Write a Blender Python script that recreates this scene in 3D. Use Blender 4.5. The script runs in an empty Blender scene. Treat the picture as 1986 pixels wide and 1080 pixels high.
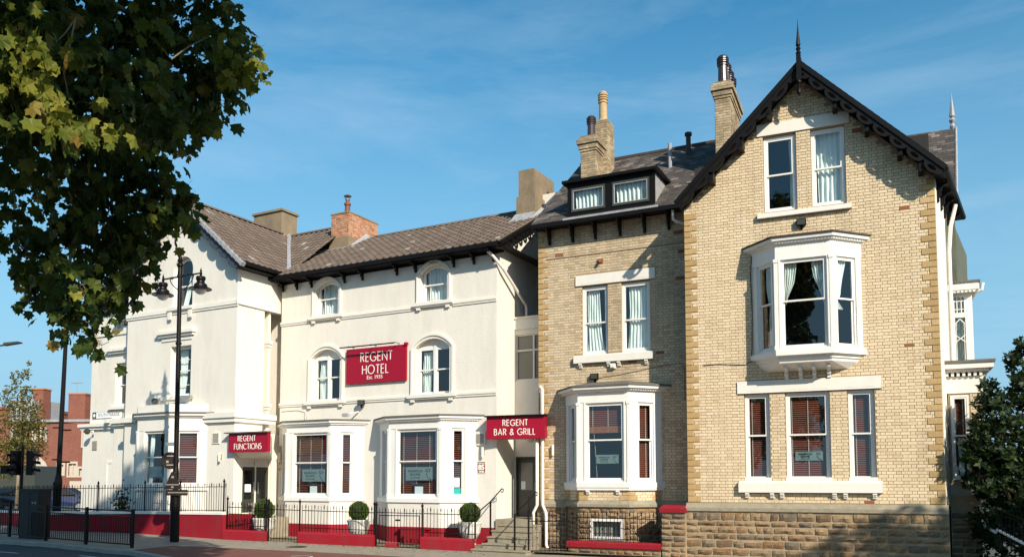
import bpy, math, random
from math import sin, cos, pi, radians, sqrt, atan2
from mathutils import Vector, Matrix, noise
from mathutils.geometry import tessellate_polygon

random.seed(7)
SC = bpy.context.scene
COL = SC.collection

# ------------------------------------------------------------------ camera, sky, sun, exposure
cam_d = bpy.data.cameras.new('camera')
cam_d.sensor_width = 36.0
cam_d.lens = 1620 / 1986 * 36
cam_d.shift_y = 0.1415
cam_d.clip_end = 4000
cam = bpy.data.objects.new('camera', cam_d)
COL.objects.link(cam)
cam.location = (0, 0, 2.0)
cam.rotation_euler = (radians(94.0), 0, 0)
SC.camera = cam

SUN_EL = radians(31)
SUN_AZ = radians(153.5)          # clockwise from +Y
world = bpy.data.worlds.new('World')
SC.world = world
world.use_nodes = True
nt = world.node_tree
nt.nodes.clear()
wo = nt.nodes.new('ShaderNodeOutputWorld')
bg = nt.nodes.new('ShaderNodeBackground')
sky = nt.nodes.new('ShaderNodeTexSky')
sky.sky_type = 'NISHITA'
sky.sun_disc = False
sky.sun_elevation = SUN_EL
sky.sun_rotation = SUN_AZ
sky.altitude = 0
sky.air_density = 1.1
sky.dust_density = 0.6
sky.ozone_density = 2.6
bg.inputs['Strength'].default_value = 0.125
# thin high cloud, all round the sky
tc = nt.nodes.new('ShaderNodeTexCoord')
mp = nt.nodes.new('ShaderNodeMapping'); mp.inputs['Scale'].default_value = (1.4, 1.4, 6.5)
mp.inputs['Rotation'].default_value = (0.06, 0.10, 0.4)
nz = nt.nodes.new('ShaderNodeTexNoise'); nz.inputs['Scale'].default_value = 1.5
nz.inputs['Detail'].default_value = 9; nz.inputs['Roughness'].default_value = 0.62
nz.inputs['Distortion'].default_value = 0.3
cr = nt.nodes.new('ShaderNodeValToRGB')
cr.color_ramp.elements[0].position = 0.50; cr.color_ramp.elements[0].color = (0, 0, 0, 1)
cr.color_ramp.elements[1].position = 0.80; cr.color_ramp.elements[1].color = (0.26, 0.26, 0.26, 1)
hs = nt.nodes.new('ShaderNodeHueSaturation'); hs.inputs['Saturation'].default_value = 1.36
hs.inputs['Hue'].default_value = 0.484
hs.inputs['Value'].default_value = 1.0
mx = nt.nodes.new('ShaderNodeMixRGB'); mx.blend_type = 'MIX'
mx.inputs['Color2'].default_value = (4.6, 5.6, 6.4, 1)
L_ = nt.links.new
L_(tc.outputs['Generated'], mp.inputs['Vector']); L_(mp.outputs[0], nz.inputs['Vector'])
L_(nz.outputs['Fac'], cr.inputs['Fac']); L_(cr.outputs['Color'], mx.inputs['Fac'])
L_(sky.outputs[0], hs.inputs['Color']); 
# paler air towards the horizon, the same all the way round
sp = nt.nodes.new('ShaderNodeSeparateXYZ'); L_(tc.outputs['Generated'], sp.inputs[0])
hz = nt.nodes.new('ShaderNodeMapRange'); hz.inputs['From Min'].default_value = 0.08; hz.inputs['From Max'].default_value = 0.52
hz.inputs['To Min'].default_value = 0.92; hz.inputs['To Max'].default_value = 0.0
L_(sp.outputs['Z'], hz.inputs['Value'])
hm = nt.nodes.new('ShaderNodeMixRGB'); hm.inputs['Color2'].default_value = (2.0, 3.75, 5.1, 1)
L_(hz.outputs[0], hm.inputs['Fac']); L_(hs.outputs[0], hm.inputs['Color1']); L_(hm.outputs[0], mx.inputs['Color1'])
L_(mx.outputs[0], bg.inputs['Color']); L_(bg.outputs[0], wo.inputs['Surface'])

sd = bpy.data.lights.new('sun', 'SUN')
sd.energy = 5.0
sd.angle = radians(0.6)
sd.color = (1.0, 0.93, 0.80)
sun = bpy.data.objects.new('sun', sd)
COL.objects.link(sun)
SV = Vector((sin(SUN_AZ) * cos(SUN_EL), cos(SUN_AZ) * cos(SUN_EL), sin(SUN_EL)))   # towards the sun
sun.rotation_euler = SV.to_track_quat('Z', 'Y').to_euler()
sun.location = SV * 60

vs = SC.view_settings
vs.view_transform = 'Standard'
vs.look = 'None'
vs.exposure = 0.33
vs.gamma = 1.0
vs.use_curve_mapping = False

# ------------------------------------------------------------------ materials
def new_mat(name):
    m = bpy.data.materials.new(name)
    m.use_nodes = True
    t = m.node_tree
    return m, t, t.nodes['Principled BSDF']

def rnd_src(t):
    """a random number per object and per mesh island"""
    oi = t.nodes.new('ShaderNodeObjectInfo'); ge = t.nodes.new('ShaderNodeNewGeometry')
    ad = t.nodes.new('ShaderNodeMath'); ad.operation = 'ADD'
    fr = t.nodes.new('ShaderNodeMath'); fr.operation = 'FRACT'
    t.links.new(oi.outputs['Random'], ad.inputs[0]); t.links.new(ge.outputs['Random Per Island'], ad.inputs[1])
    t.links.new(ad.outputs[0], fr.inputs[0])
    return fr.outputs[0]

def mat(name, col, rough=0.8, col2=None, nscale=3.0, namt=0.5, bump=0.0, bscale=40.0, spec=0.3, metal=0.0,
        ramp=None, dirt=None, dscale=0.7, damt=0.4, stretch=None, coat=0.0):
    """procedural: base colour, a second colour by noise, optional per-piece colour ramp, streaky dirt, bump"""
    m, t, b = new_mat(name)
    b.inputs['Roughness'].default_value = rough
    b.inputs['Specular IOR Level'].default_value = spec
    b.inputs['Metallic'].default_value = metal
    if coat: b.inputs['Coat Weight'].default_value = coat
    tcn = t.nodes.new('ShaderNodeTexCoord')
    src = None
    if ramp:
        rp = t.nodes.new('ShaderNodeValToRGB')
        rp.color_ramp.interpolation = 'LINEAR'
        els = rp.color_ramp.elements
        els[0].position, els[0].color = ramp[0][0], (*ramp[0][1], 1)
        els[1].position, els[1].color = ramp[-1][0], (*ramp[-1][1], 1)
        for p, c in ramp[1:-1]:
            e = els.new(p); e.color = (*c, 1)
        t.links.new(rnd_src(t), rp.inputs['Fac'])
        src = rp.outputs['Color']
    if src is None:
        rg = t.nodes.new('ShaderNodeRGB'); rg.outputs[0].default_value = (*col, 1); src = rg.outputs[0]
    if col2 is not None:
        n = t.nodes.new('ShaderNodeTexNoise'); n.inputs['Scale'].default_value = nscale
        n.inputs['Detail'].default_value = 6; n.inputs['Roughness'].default_value = 0.6
        if stretch:
            mpn = t.nodes.new('ShaderNodeMapping'); mpn.inputs['Scale'].default_value = stretch
            t.links.new(tcn.outputs['Object'], mpn.inputs['Vector']); t.links.new(mpn.outputs[0], n.inputs['Vector'])
        else:
            t.links.new(tcn.outputs['Object'], n.inputs['Vector'])
        mr = t.nodes.new('ShaderNodeMapRange'); mr.inputs['From Min'].default_value = 0.35
        mr.inputs['From Max'].default_value = 0.7; mr.inputs['To Max'].default_value = namt
        t.links.new(n.outputs['Fac'], mr.inputs['Value'])
        mi = t.nodes.new('ShaderNodeMixRGB'); mi.inputs['Color2'].default_value = (*col2, 1)
        t.links.new(mr.outputs[0], mi.inputs['Fac']); t.links.new(src, mi.inputs['Color1'])
        src = mi.outputs[0]
    if dirt is not None:
        n2 = t.nodes.new('ShaderNodeTexNoise'); n2.inputs['Scale'].default_value = dscale
        n2.inputs['Detail'].default_value = 8; n2.inputs['Roughness'].default_value = 0.7
        mp2 = t.nodes.new('ShaderNodeMapping'); mp2.inputs['Scale'].default_value = (1, 1, 0.35)
        mp2.inputs['Location'].default_value = (3.1, 1.7, 9.2)
        ge2 = t.nodes.new('ShaderNodeNewGeometry')
        t.links.new(ge2.outputs['Position'], mp2.inputs['Vector']); t.links.new(mp2.outputs[0], n2.inputs['Vector'])
        mr2 = t.nodes.new('ShaderNodeMapRange'); mr2.inputs['From Min'].default_value = 0.48
        mr2.inputs['From Max'].default_value = 0.75; mr2.inputs['To Max'].default_value = damt
        t.links.new(n2.outputs['Fac'], mr2.inputs['Value'])
        mi2 = t.nodes.new('ShaderNodeMixRGB'); mi2.inputs['Color2'].default_value = (*dirt, 1)
        t.links.new(mr2.outputs[0], mi2.inputs['Fac']); t.links.new(src, mi2.inputs['Color1'])
        src = mi2.outputs[0]
    t.links.new(src, b.inputs['Base Color'])
    if bump:
        nb = t.nodes.new('ShaderNodeTexNoise'); nb.inputs['Scale'].default_value = bscale
        nb.inputs['Detail'].default_value = 5
        t.links.new(tcn.outputs['Object'], nb.inputs['Vector'])
        bp = t.nodes.new('ShaderNodeBump'); bp.inputs['Strength'].default_value = bump
        bp.inputs['Distance'].default_value = 0.02
        t.links.new(nb.outputs['Fac'], bp.inputs['Height']); t.links.new(bp.outputs[0], b.inputs['Normal'])
    return m

M = {}
M['render'] = mat('painted_render', (0.78, 0.725, 0.63), 0.85, (0.69, 0.635, 0.55), 2.2, 0.5, 0.5, 22, 0.2,
                  dirt=(0.46, 0.41, 0.33), dscale=1.1, damt=0.30, stretch=(1.8, 1.8, 0.3))
M['trim'] = mat('cream_paint', (0.80, 0.75, 0.66), 0.6, (0.74, 0.68, 0.58), 3, 0.4, 0.1, 20, 0.3,
                dirt=(0.55, 0.50, 0.42), dscale=2.5, damt=0.25)
M['white'] = mat('white_gloss_paint', (0.82, 0.79, 0.73), 0.42, (0.76, 0.72, 0.64), 4, 0.4, 0.05, 10, 0.4,
                 dirt=(0.50, 0.46, 0.38), dscale=3, damt=0.22)
M['brick'] = mat('yellow_brick', (0.6, 0.45, 0.25), 0.9, (0.62, 0.47, 0.27), 14, 0.3, 0.5, 60, 0.15,
                 ramp=[(0.0, (0.62, 0.475, 0.30)), (0.12, (0.70, 0.55, 0.36)), (0.6, (0.75, 0.60, 0.40)), (0.95, (0.79, 0.645, 0.45)), (1.0, (0.70, 0.51, 0.36))],
                 dirt=(0.34, 0.25, 0.15), dscale=1.1, damt=0.5)
M['odd_brick'] = mat('red_brown_brick', (0.30, 0.12, 0.06), 0.9, (0.22, 0.09, 0.05), 14, 0.5, 0.4, 60, 0.15)
M['mortar'] = mat('old_mortar', (0.33, 0.245, 0.155), 0.95, (0.36, 0.27, 0.16), 6, 0.6, 0.3, 80, 0.1)
M['quoin'] = mat('sandstone_quoin', (0.45, 0.30, 0.14), 0.9, (0.36, 0.23, 0.10), 3, 0.6, 0.5, 30, 0.15,
                 ramp=[(0, (0.44, 0.29, 0.13)), (0.5, (0.52, 0.355, 0.17)), (1, (0.60, 0.42, 0.22))], dirt=(0.2, 0.14, 0.07), dscale=1.2, damt=0.4)
M['brick_dim_lit'] = mat('weathered_dim_lit_buff_brick', (0.6, 0.45, 0.25), 0.9, (0.48, 0.37, 0.24), 14, 0.35, 0.5, 60, 0.15,
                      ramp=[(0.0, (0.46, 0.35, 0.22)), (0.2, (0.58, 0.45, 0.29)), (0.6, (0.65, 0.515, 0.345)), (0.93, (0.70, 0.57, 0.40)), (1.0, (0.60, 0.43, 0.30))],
                      dirt=(0.20, 0.15, 0.09), dscale=0.8, damt=0.6)  # soot, plus this wall's weaker light put into a darker brick colour
M['stone'] = mat('rock_faced_stone', (0.4, 0.28, 0.15), 0.95, (0.20, 0.15, 0.10), 5, 0.7, 1.0, 14, 0.12,
                 ramp=[(0, (0.24, 0.175, 0.11)), (0.2, (0.38, 0.25, 0.13)), (0.4, (0.27, 0.125, 0.045)), (0.6, (0.42, 0.30, 0.17)), (0.8, (0.20, 0.10, 0.045)), (1, (0.15, 0.13, 0.10))],
                 dirt=(0.10, 0.08, 0.06), dscale=1.0, damt=0.65)
M['stone_mortar'] = mat('pale_pointing', (0.42, 0.32, 0.20), 0.95, (0.33, 0.25, 0.16), 4, 0.7, 0.6, 50, 0.1, dirt=(0.15, 0.12, 0.08), dscale=1.0, damt=0.5)
M['step'] = mat('worn_step_stone', (0.34, 0.29, 0.21), 0.9, (0.22, 0.19, 0.13), 6, 0.7, 0.5, 30, 0.15)
M['red'] = mat('crimson_masonry_paint', (0.285, 0.010, 0.020), 0.75, (0.24, 0.011, 0.020), 4, 0.6, 0.25, 25, 0.2, dirt=(0.16, 0.045, 0.04), dscale=2.6, damt=0.55)
M['signred'] = mat('crimson_sign_panel', (0.33, 0.006, 0.026), 0.45, (0.29, 0.007, 0.026), 2, 0.4, spec=0.25)
M['letter'] = mat('cream_lettering', (0.85, 0.78, 0.70), 0.5, (0.8, 0.72, 0.64), 9, 0.3)
M['black'] = mat('black_gloss_paint', (0.006, 0.0055, 0.006), 0.5, (0.011, 0.009, 0.008), 6, 0.5, 0.1, 30, 0.15)
M['iron'] = mat('painted_iron', (0.005, 0.004, 0.004), 0.42, (0.010, 0.006, 0.005), 9, 0.5, 0.1, 40, 0.2)
M['slate'] = mat('roof_slate', (0.1, 0.09, 0.085), 0.8, (0.08, 0.068, 0.06), 5, 0.5, 0.3, 30, 0.2,
                 ramp=[(0, (0.05, 0.043, 0.038)), (0.6, (0.095, 0.08, 0.07)), (0.9, (0.15, 0.125, 0.105)), (1, (0.27, 0.22, 0.18))])
M['tile'] = mat('concrete_roof_tile', (0.15, 0.11, 0.08), 0.9, (0.13, 0.095, 0.075), 8, 0.5, 0.5, 40, 0.15,
                ramp=[(0, (0.13, 0.096, 0.074)), (0.5, (0.165, 0.122, 0.094)), (0.97, (0.195, 0.145, 0.112)), (1, (0.36, 0.32, 0.27))], dirt=(0.10, 0.10, 0.07), dscale=1.5, damt=0.4)
M['roof_under'] = mat('roof_underlay', (0.06, 0.05, 0.045), 0.9, (0.04, 0.035, 0.03), 4, 0.5)
M['lead'] = mat('lead_flashing', (0.36, 0.35, 0.35), 0.55, (0.22, 0.22, 0.23), 5, 0.7, 0.4, 15, 0.4, dirt=(0.5, 0.49, 0.47), dscale=3, damt=0.5)
M['felt'] = mat('grey_felt_roof', (0.13, 0.12, 0.105), 0.85, (0.20, 0.18, 0.15), 4, 0.6, 0.5, 20, 0.2)
M['signback'] = mat('dark_sign_back', (0.022, 0.014, 0.011), 0.55, (0.034, 0.022, 0.017), 5, 0.5, spec=0.2)
M['rearwall'] = mat('green_grey_wall', (0.13, 0.135, 0.10), 0.9, (0.08, 0.09, 0.06), 2, 0.7)  # dark green-grey, with a darker tone by noise
M['darkfelt'] = mat('dark_brown_roof', (0.06, 0.042, 0.036), 0.7, (0.10, 0.075, 0.06), 4, 0.6, 0.5, 20, 0.25)
M['cement'] = mat('weathered_cement_render', (0.30, 0.225, 0.145), 0.95, (0.20, 0.15, 0.10), 1.6, 0.8, 0.6, 12, 0.1, dirt=(0.12, 0.09, 0.06), dscale=1.5, damt=0.6)
M['redbrick'] = mat('weathered_red_brick', (0.4, 0.14, 0.07), 0.95, (0.55, 0.40, 0.28), 5, 0.55, 0.8, 40, 0.1,
                    ramp=[(0, (0.32, 0.10, 0.05)), (0.5, (0.48, 0.17, 0.085)), (1, (0.58, 0.30, 0.18))])
M['pot_dark'] = mat('dark_glazed_pot', (0.055, 0.032, 0.028), 0.3, (0.03, 0.02, 0.02), 8, 0.5, spec=0.6)
M['pot_red'] = mat('terracotta_pot', (0.22, 0.085, 0.05), 0.6, (0.10, 0.05, 0.035), 8, 0.6)
M['pot_buff'] = mat('buff_clay_pot', (0.55, 0.38, 0.20), 0.7, (0.30, 0.20, 0.11), 9, 0.6)
M['curtain'] = mat('pale_curtain', (0.82, 0.84, 0.78), 0.9, (0.74, 0.77, 0.72), 6, 0.4)
M['blind'] = mat('brown_slatted_blind', (0.20, 0.062, 0.040), 0.5, (0.15, 0.045, 0.030), 4, 0.5)
M['blind_end'] = mat('gathered_wooden_blind', (0.34, 0.12, 0.05), 0.55, (0.26, 0.09, 0.04), 4, 0.5)
M['tape'] = mat('blind_tape', (0.46, 0.38, 0.32), 0.8, (0.36, 0.30, 0.25), 9, 0.5)
M['dark'] = mat('dark_room', (0.035, 0.032, 0.028), 0.95, (0.02, 0.018, 0.016), 1, 0.5)  # darkness of unlit rooms put into the colour; also on boards, car windows
M['asphalt'] = mat('asphalt', (0.050, 0.052, 0.056), 0.85, (0.075, 0.073, 0.07), 5, 0.6, 0.8, 90, 0.25, dirt=(0.11, 0.10, 0.09), dscale=0.6, damt=0.4)
M['redtrack'] = mat('red_asphalt', (0.21, 0.085, 0.062), 0.9, (0.16, 0.07, 0.055), 3, 0.6, 0.8, 120, 0.2, dirt=(0.20, 0.13, 0.10), dscale=1.4, damt=0.6)
M['pave'] = mat('pavement_asphalt', (0.34, 0.285, 0.215), 0.9, (0.27, 0.23, 0.18), 2.5, 0.6, 0.7, 90, 0.2, dirt=(0.15, 0.14, 0.11), dscale=1.3, damt=0.5)
M['kerb'] = mat('concrete_kerb', (0.36, 0.33, 0.28), 0.9, (0.24, 0.22, 0.19), 4, 0.6, 0.4, 60, 0.2)
M['line'] = mat('road_paint', (0.62, 0.60, 0.55), 0.8, (0.35, 0.33, 0.30), 9, 0.8, 0.3, 60, 0.2)
M['ground'] = mat('far_ground', (0.11, 0.10, 0.085), 0.95, (0.07, 0.08, 0.05), 0.2, 0.7)
M['soil'] = mat('yard_gravel', (0.26, 0.22, 0.16), 0.95, (0.18, 0.16, 0.10), 12, 0.8, 0.8, 60, 0.1)
M['planter'] = mat('white_stone_planter', (0.70, 0.67, 0.60), 0.8, (0.38, 0.35, 0.28), 9, 0.7, 0.5, 30, 0.2)
M['bark'] = mat('plane_bark', (0.22, 0.17, 0.11), 0.9, (0.36, 0.30, 0.20), 4, 0.8, 0.8, 18, 0.15)
M['bark2'] = mat('dark_bark', (0.07, 0.05, 0.035), 0.95, (0.12, 0.09, 0.06), 5, 0.7, 0.8, 20, 0.1)
M['glassgrey'] = mat('frosted_glass', (0.19, 0.18, 0.15), 0.25, (0.23, 0.22, 0.19), 1.2, 0.6, spec=0.5)
M['doorgrey'] = mat('grey_door_paint', (0.045, 0.048, 0.036), 0.4, (0.06, 0.06, 0.048), 3, 0.5, spec=0.45)
M['paper'] = mat('white_paper', (0.80, 0.82, 0.84), 0.8, (0.70, 0.73, 0.76), 20, 0.3)
M['posterteal'] = mat('teal_panel', (0.02, 0.38, 0.33), 0.6, (0.02, 0.30, 0.27), 9, 0.4)
M['poster'] = mat('grey_green_poster', (0.18, 0.225, 0.21), 0.6, (0.15, 0.19, 0.18), 3, 0.5)
M['ink'] = mat('dark_ink', (0.02, 0.04, 0.045), 0.7, (0.03, 0.05, 0.055), 9, 0.4)
M['grille'] = mat('grey_grille', (0.30, 0.27, 0.22), 0.7, (0.22, 0.20, 0.17), 9, 0.5)
M['pinkpipe'] = mat('cream_drainpipe', (0.80, 0.74, 0.66), 0.5, (0.70, 0.63, 0.54), 5, 0.5)
M['barge_blue'] = mat('slate_blue_painted_board', (0.045, 0.055, 0.075), 0.6, (0.06, 0.07, 0.09), 4, 0.5)
M['cabinet'] = mat('dark_green_cabinet', (0.008, 0.012, 0.011), 0.5, (0.02, 0.03, 0.026), 4, 0.5, 0.1, 20)
M['lampglass'] = mat('opal_lamp_glass', (0.80, 0.74, 0.70), 0.15, (0.72, 0.68, 0.64), 4, 0.4, spec=0.6)
M['plinth_grey'] = mat('grey_painted_sill', (0.34, 0.34, 0.28), 0.8, (0.28, 0.28, 0.23), 3, 0.5)
M['carblue'] = mat('blue_car_paint', (0.008, 0.018, 0.075), 0.3, (0.008, 0.016, 0.06), 2, 0.4, spec=0.6, coat=0.8)
M['cargrey'] = mat('dark_car_paint', (0.02, 0.025, 0.035), 0.25, (0.02, 0.022, 0.03), 2, 0.4, spec=0.6, coat=0.8)
M['tyre'] = mat('tyre_rubber', (0.02, 0.02, 0.02), 0.9, (0.03, 0.03, 0.03), 9, 0.4)
M['alloy'] = mat('alloy_rim', (0.5, 0.5, 0.52), 0.35, (0.4, 0.4, 0.42), 9, 0.4, metal=0.8)
M['farbrick'] = mat('far_red_brick', (0.30, 0.105, 0.068), 0.95, (0.24, 0.085, 0.055), 0.9, 0.6, 0.3, 6, 0.1, dirt=(0.18, 0.085, 0.06), dscale=0.5, damt=0.5)
def far_brick():
    m = M['farbrick']; t = m.node_tree; b = t.nodes['Principled BSDF']
    src = b.inputs['Base Color'].links[0].from_socket
    bt = t.nodes.new('ShaderNodeTexBrick'); bt.inputs['Scale'].default_value = 3.2; bt.inputs['Mortar Size'].default_value = 0.03
    bt.inputs['Color1'].default_value = (1, 1, 1, 1); bt.inputs['Color2'].default_value = (0.72, 0.68, 0.66, 1); bt.inputs['Mortar'].default_value = (0.85, 1.25, 1.5, 1)
    tcn = t.nodes.new('ShaderNodeTexCoord'); mpn = t.nodes.new('ShaderNodeMapping'); mpn.inputs['Rotation'].default_value = (pi / 2, 0, 0)
    mi = t.nodes.new('ShaderNodeMixRGB'); mi.blend_type = 'MULTIPLY'; mi.inputs['Fac'].default_value = 0.9
    t.links.new(tcn.outputs['Object'], mpn.inputs['Vector']); t.links.new(mpn.outputs[0], bt.inputs['Vector'])
    t.links.new(src, mi.inputs['Color1']); t.links.new(bt.outputs['Color'], mi.inputs['Color2']); t.links.new(mi.outputs[0], b.inputs['Base Color'])
far_brick()
M['farstone'] = mat('far_pale_stone', (0.55, 0.47, 0.38), 0.9, (0.42, 0.36, 0.28), 2, 0.5)
M['orange'] = mat('warm_brick_reveal', (0.5, 0.2, 0.1), 0.9, (0.4, 0.16, 0.08), 3, 0.5)
M['rust'] = mat('rusty_cowl', (0.32, 0.28, 0.26), 0.4, (0.2, 0.1, 0.06), 9, 0.6, metal=0.6)
M['siglamp'] = mat('red_signal_lens', (0.25, 0.02, 0.03), 0.3, (0.2, 0.02, 0.02), 9, 0.3)

def leaf_mat(name, ramp, trans=0.35):
    m, t, b = new_mat(name)
    rp = t.nodes.new('ShaderNodeValToRGB')
    els = rp.color_ramp.elements
    els[0].position, els[0].color = ramp[0][0], (*ramp[0][1], 1)
    els[1].position, els[1].color = ramp[-1][0], (*ramp[-1][1], 1)
    for p, c in ramp[1:-1]:
        e = els.new(p); e.color = (*c, 1)
    t.links.new(rnd_src(t), rp.inputs['Fac'])
    tcn = t.nodes.new('ShaderNodeTexCoord')
    n = t.nodes.new('ShaderNodeTexNoise'); n.inputs['Scale'].default_value = 14
    t.links.new(tcn.outputs['Object'], n.inputs['Vector'])
    mi = t.nodes.new('ShaderNodeMixRGB'); mi.blend_type = 'MULTIPLY'; mi.inputs['Fac'].default_value = 0.5
    t.links.new(rp.outputs['Color'], mi.inputs['Color1']); t.links.new(n.outputs['Fac'], mi.inputs['Color2'])
    b.inputs['Roughness'].default_value = 0.5
    b.inputs['Specular IOR Level'].default_value = 0.2
    t.links.new(mi.outputs[0], b.inputs['Base Color'])
    tr = t.nodes.new('ShaderNodeBsdfTranslucent'); t.links.new(rp.outputs['Color'], tr.inputs['Color'])
    ms = t.nodes.new('ShaderNodeMixShader'); ms.inputs[0].default_value = trans
    out = t.nodes['Material Output']
    t.links.new(b.outputs[0], ms.inputs[1]); t.links.new(tr.outputs[0], ms.inputs[2]); t.links.new(ms.outputs[0], out.inputs['Surface'])
    return m
M['leaf'] = leaf_mat('plane_leaf', [(0, (0.045, 0.080, 0.015)), (0.6, (0.085, 0.120, 0.022)), (0.9, (0.14, 0.165, 0.028)), (1, (0.26, 0.20, 0.04))], 0.36)
M['leaf_yellow'] = leaf_mat('yellowing_sunlit_plane_leaf', [(0, (0.12, 0.15, 0.02)), (0.5, (0.22, 0.24, 0.03)), (0.85, (0.36, 0.33, 0.05)), (1, (0.30, 0.16, 0.04))], 0.4)  # autumn yellow; on the hanging sprays it also carries painted sunlight
M['box_leaf'] = leaf_mat('box_leaf', [(0, (0.05, 0.10, 0.012)), (0.5, (0.085, 0.15, 0.02)), (1, (0.14, 0.21, 0.03))], 0.25)
M['shrub_leaf'] = leaf_mat('glossy_shrub_leaf', [(0, (0.014, 0.030, 0.010)), (0.6, (0.026, 0.046, 0.014)), (1, (0.06, 0.085, 0.02))], 0.2)
M['birch_leaf'] = leaf_mat('pale_autumn_leaf', [(0, (0.10, 0.11, 0.025)), (0.5, (0.20, 0.18, 0.04)), (1, (0.30, 0.24, 0.07))], 0.4)

def glass_mat():
    m, t, b = new_mat('window_glass')
    t.nodes.remove(b)
    out = t.nodes['Material Output']
    gl = t.nodes.new('ShaderNodeBsdfGlossy'); gl.inputs['Roughness'].default_value = 0.015
    gl.inputs['Color'].default_value = (0.95, 0.97, 1.0, 1)
    tr = t.nodes.new('ShaderNodeBsdfTransparent'); tr.inputs['Color'].default_value = (0.84, 0.90, 0.90, 1)
    # two-sided Schlick reflectance of a double glazed pane
    ge = t.nodes.new('ShaderNodeNewGeometry')
    dt = t.nodes.new('ShaderNodeVectorMath'); dt.operation = 'DOT_PRODUCT'
    t.links.new(ge.outputs['Incoming'], dt.inputs[0]); t.links.new(ge.outputs['Normal'], dt.inputs[1])
    def mth(op, a, b=None):
        n_ = t.nodes.new('ShaderNodeMath'); n_.operation = op
        if isinstance(a, (int, float)): n_.inputs[0].default_value = a
        else: t.links.new(a, n_.inputs[0])
        if b is not None:
            if isinstance(b, (int, float)): n_.inputs[1].default_value = b
            else: t.links.new(b, n_.inputs[1])
        return n_.outputs[0]
    fac = mth('ADD', mth('MULTIPLY', mth('POWER', mth('SUBTRACT', 1.0, mth('ABSOLUTE', dt.outputs['Value'])), 5.0), 0.90), 0.085)
    tcn = t.nodes.new('ShaderNodeTexCoord'); n = t.nodes.new('ShaderNodeTexNoise'); n.inputs['Scale'].default_value = 1.6
    bp = t.nodes.new('ShaderNodeBump'); bp.inputs['Strength'].default_value = 0.06; bp.inputs['Distance'].default_value = 0.05
    t.links.new(tcn.outputs['Object'], n.inputs['Vector']); t.links.new(n.outputs['Fac'], bp.inputs['Height'])
    t.links.new(bp.outputs[0], gl.inputs['Normal'])
    ms = t.nodes.new('ShaderNodeMixShader')
    t.links.new(fac, ms.inputs[0]); t.links.new(tr.outputs[0], ms.inputs[1]); t.links.new(gl.outputs[0], ms.inputs[2])
    t.links.new(ms.outputs[0], out.inputs['Surface'])
    return m
M['glass'] = glass_mat()
M['sootbrick'] = mat('sooty_chimney_brick', (0.5, 0.4, 0.25), 0.95, (0.16, 0.12, 0.075), 2.2, 0.75, 0.6, 60, 0.1,
                      ramp=[(0, (0.36, 0.27, 0.16)), (0.5, (0.52, 0.40, 0.25)), (1, (0.64, 0.51, 0.33))], dirt=(0.10, 0.08, 0.055), dscale=1.6, damt=0.7)

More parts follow.
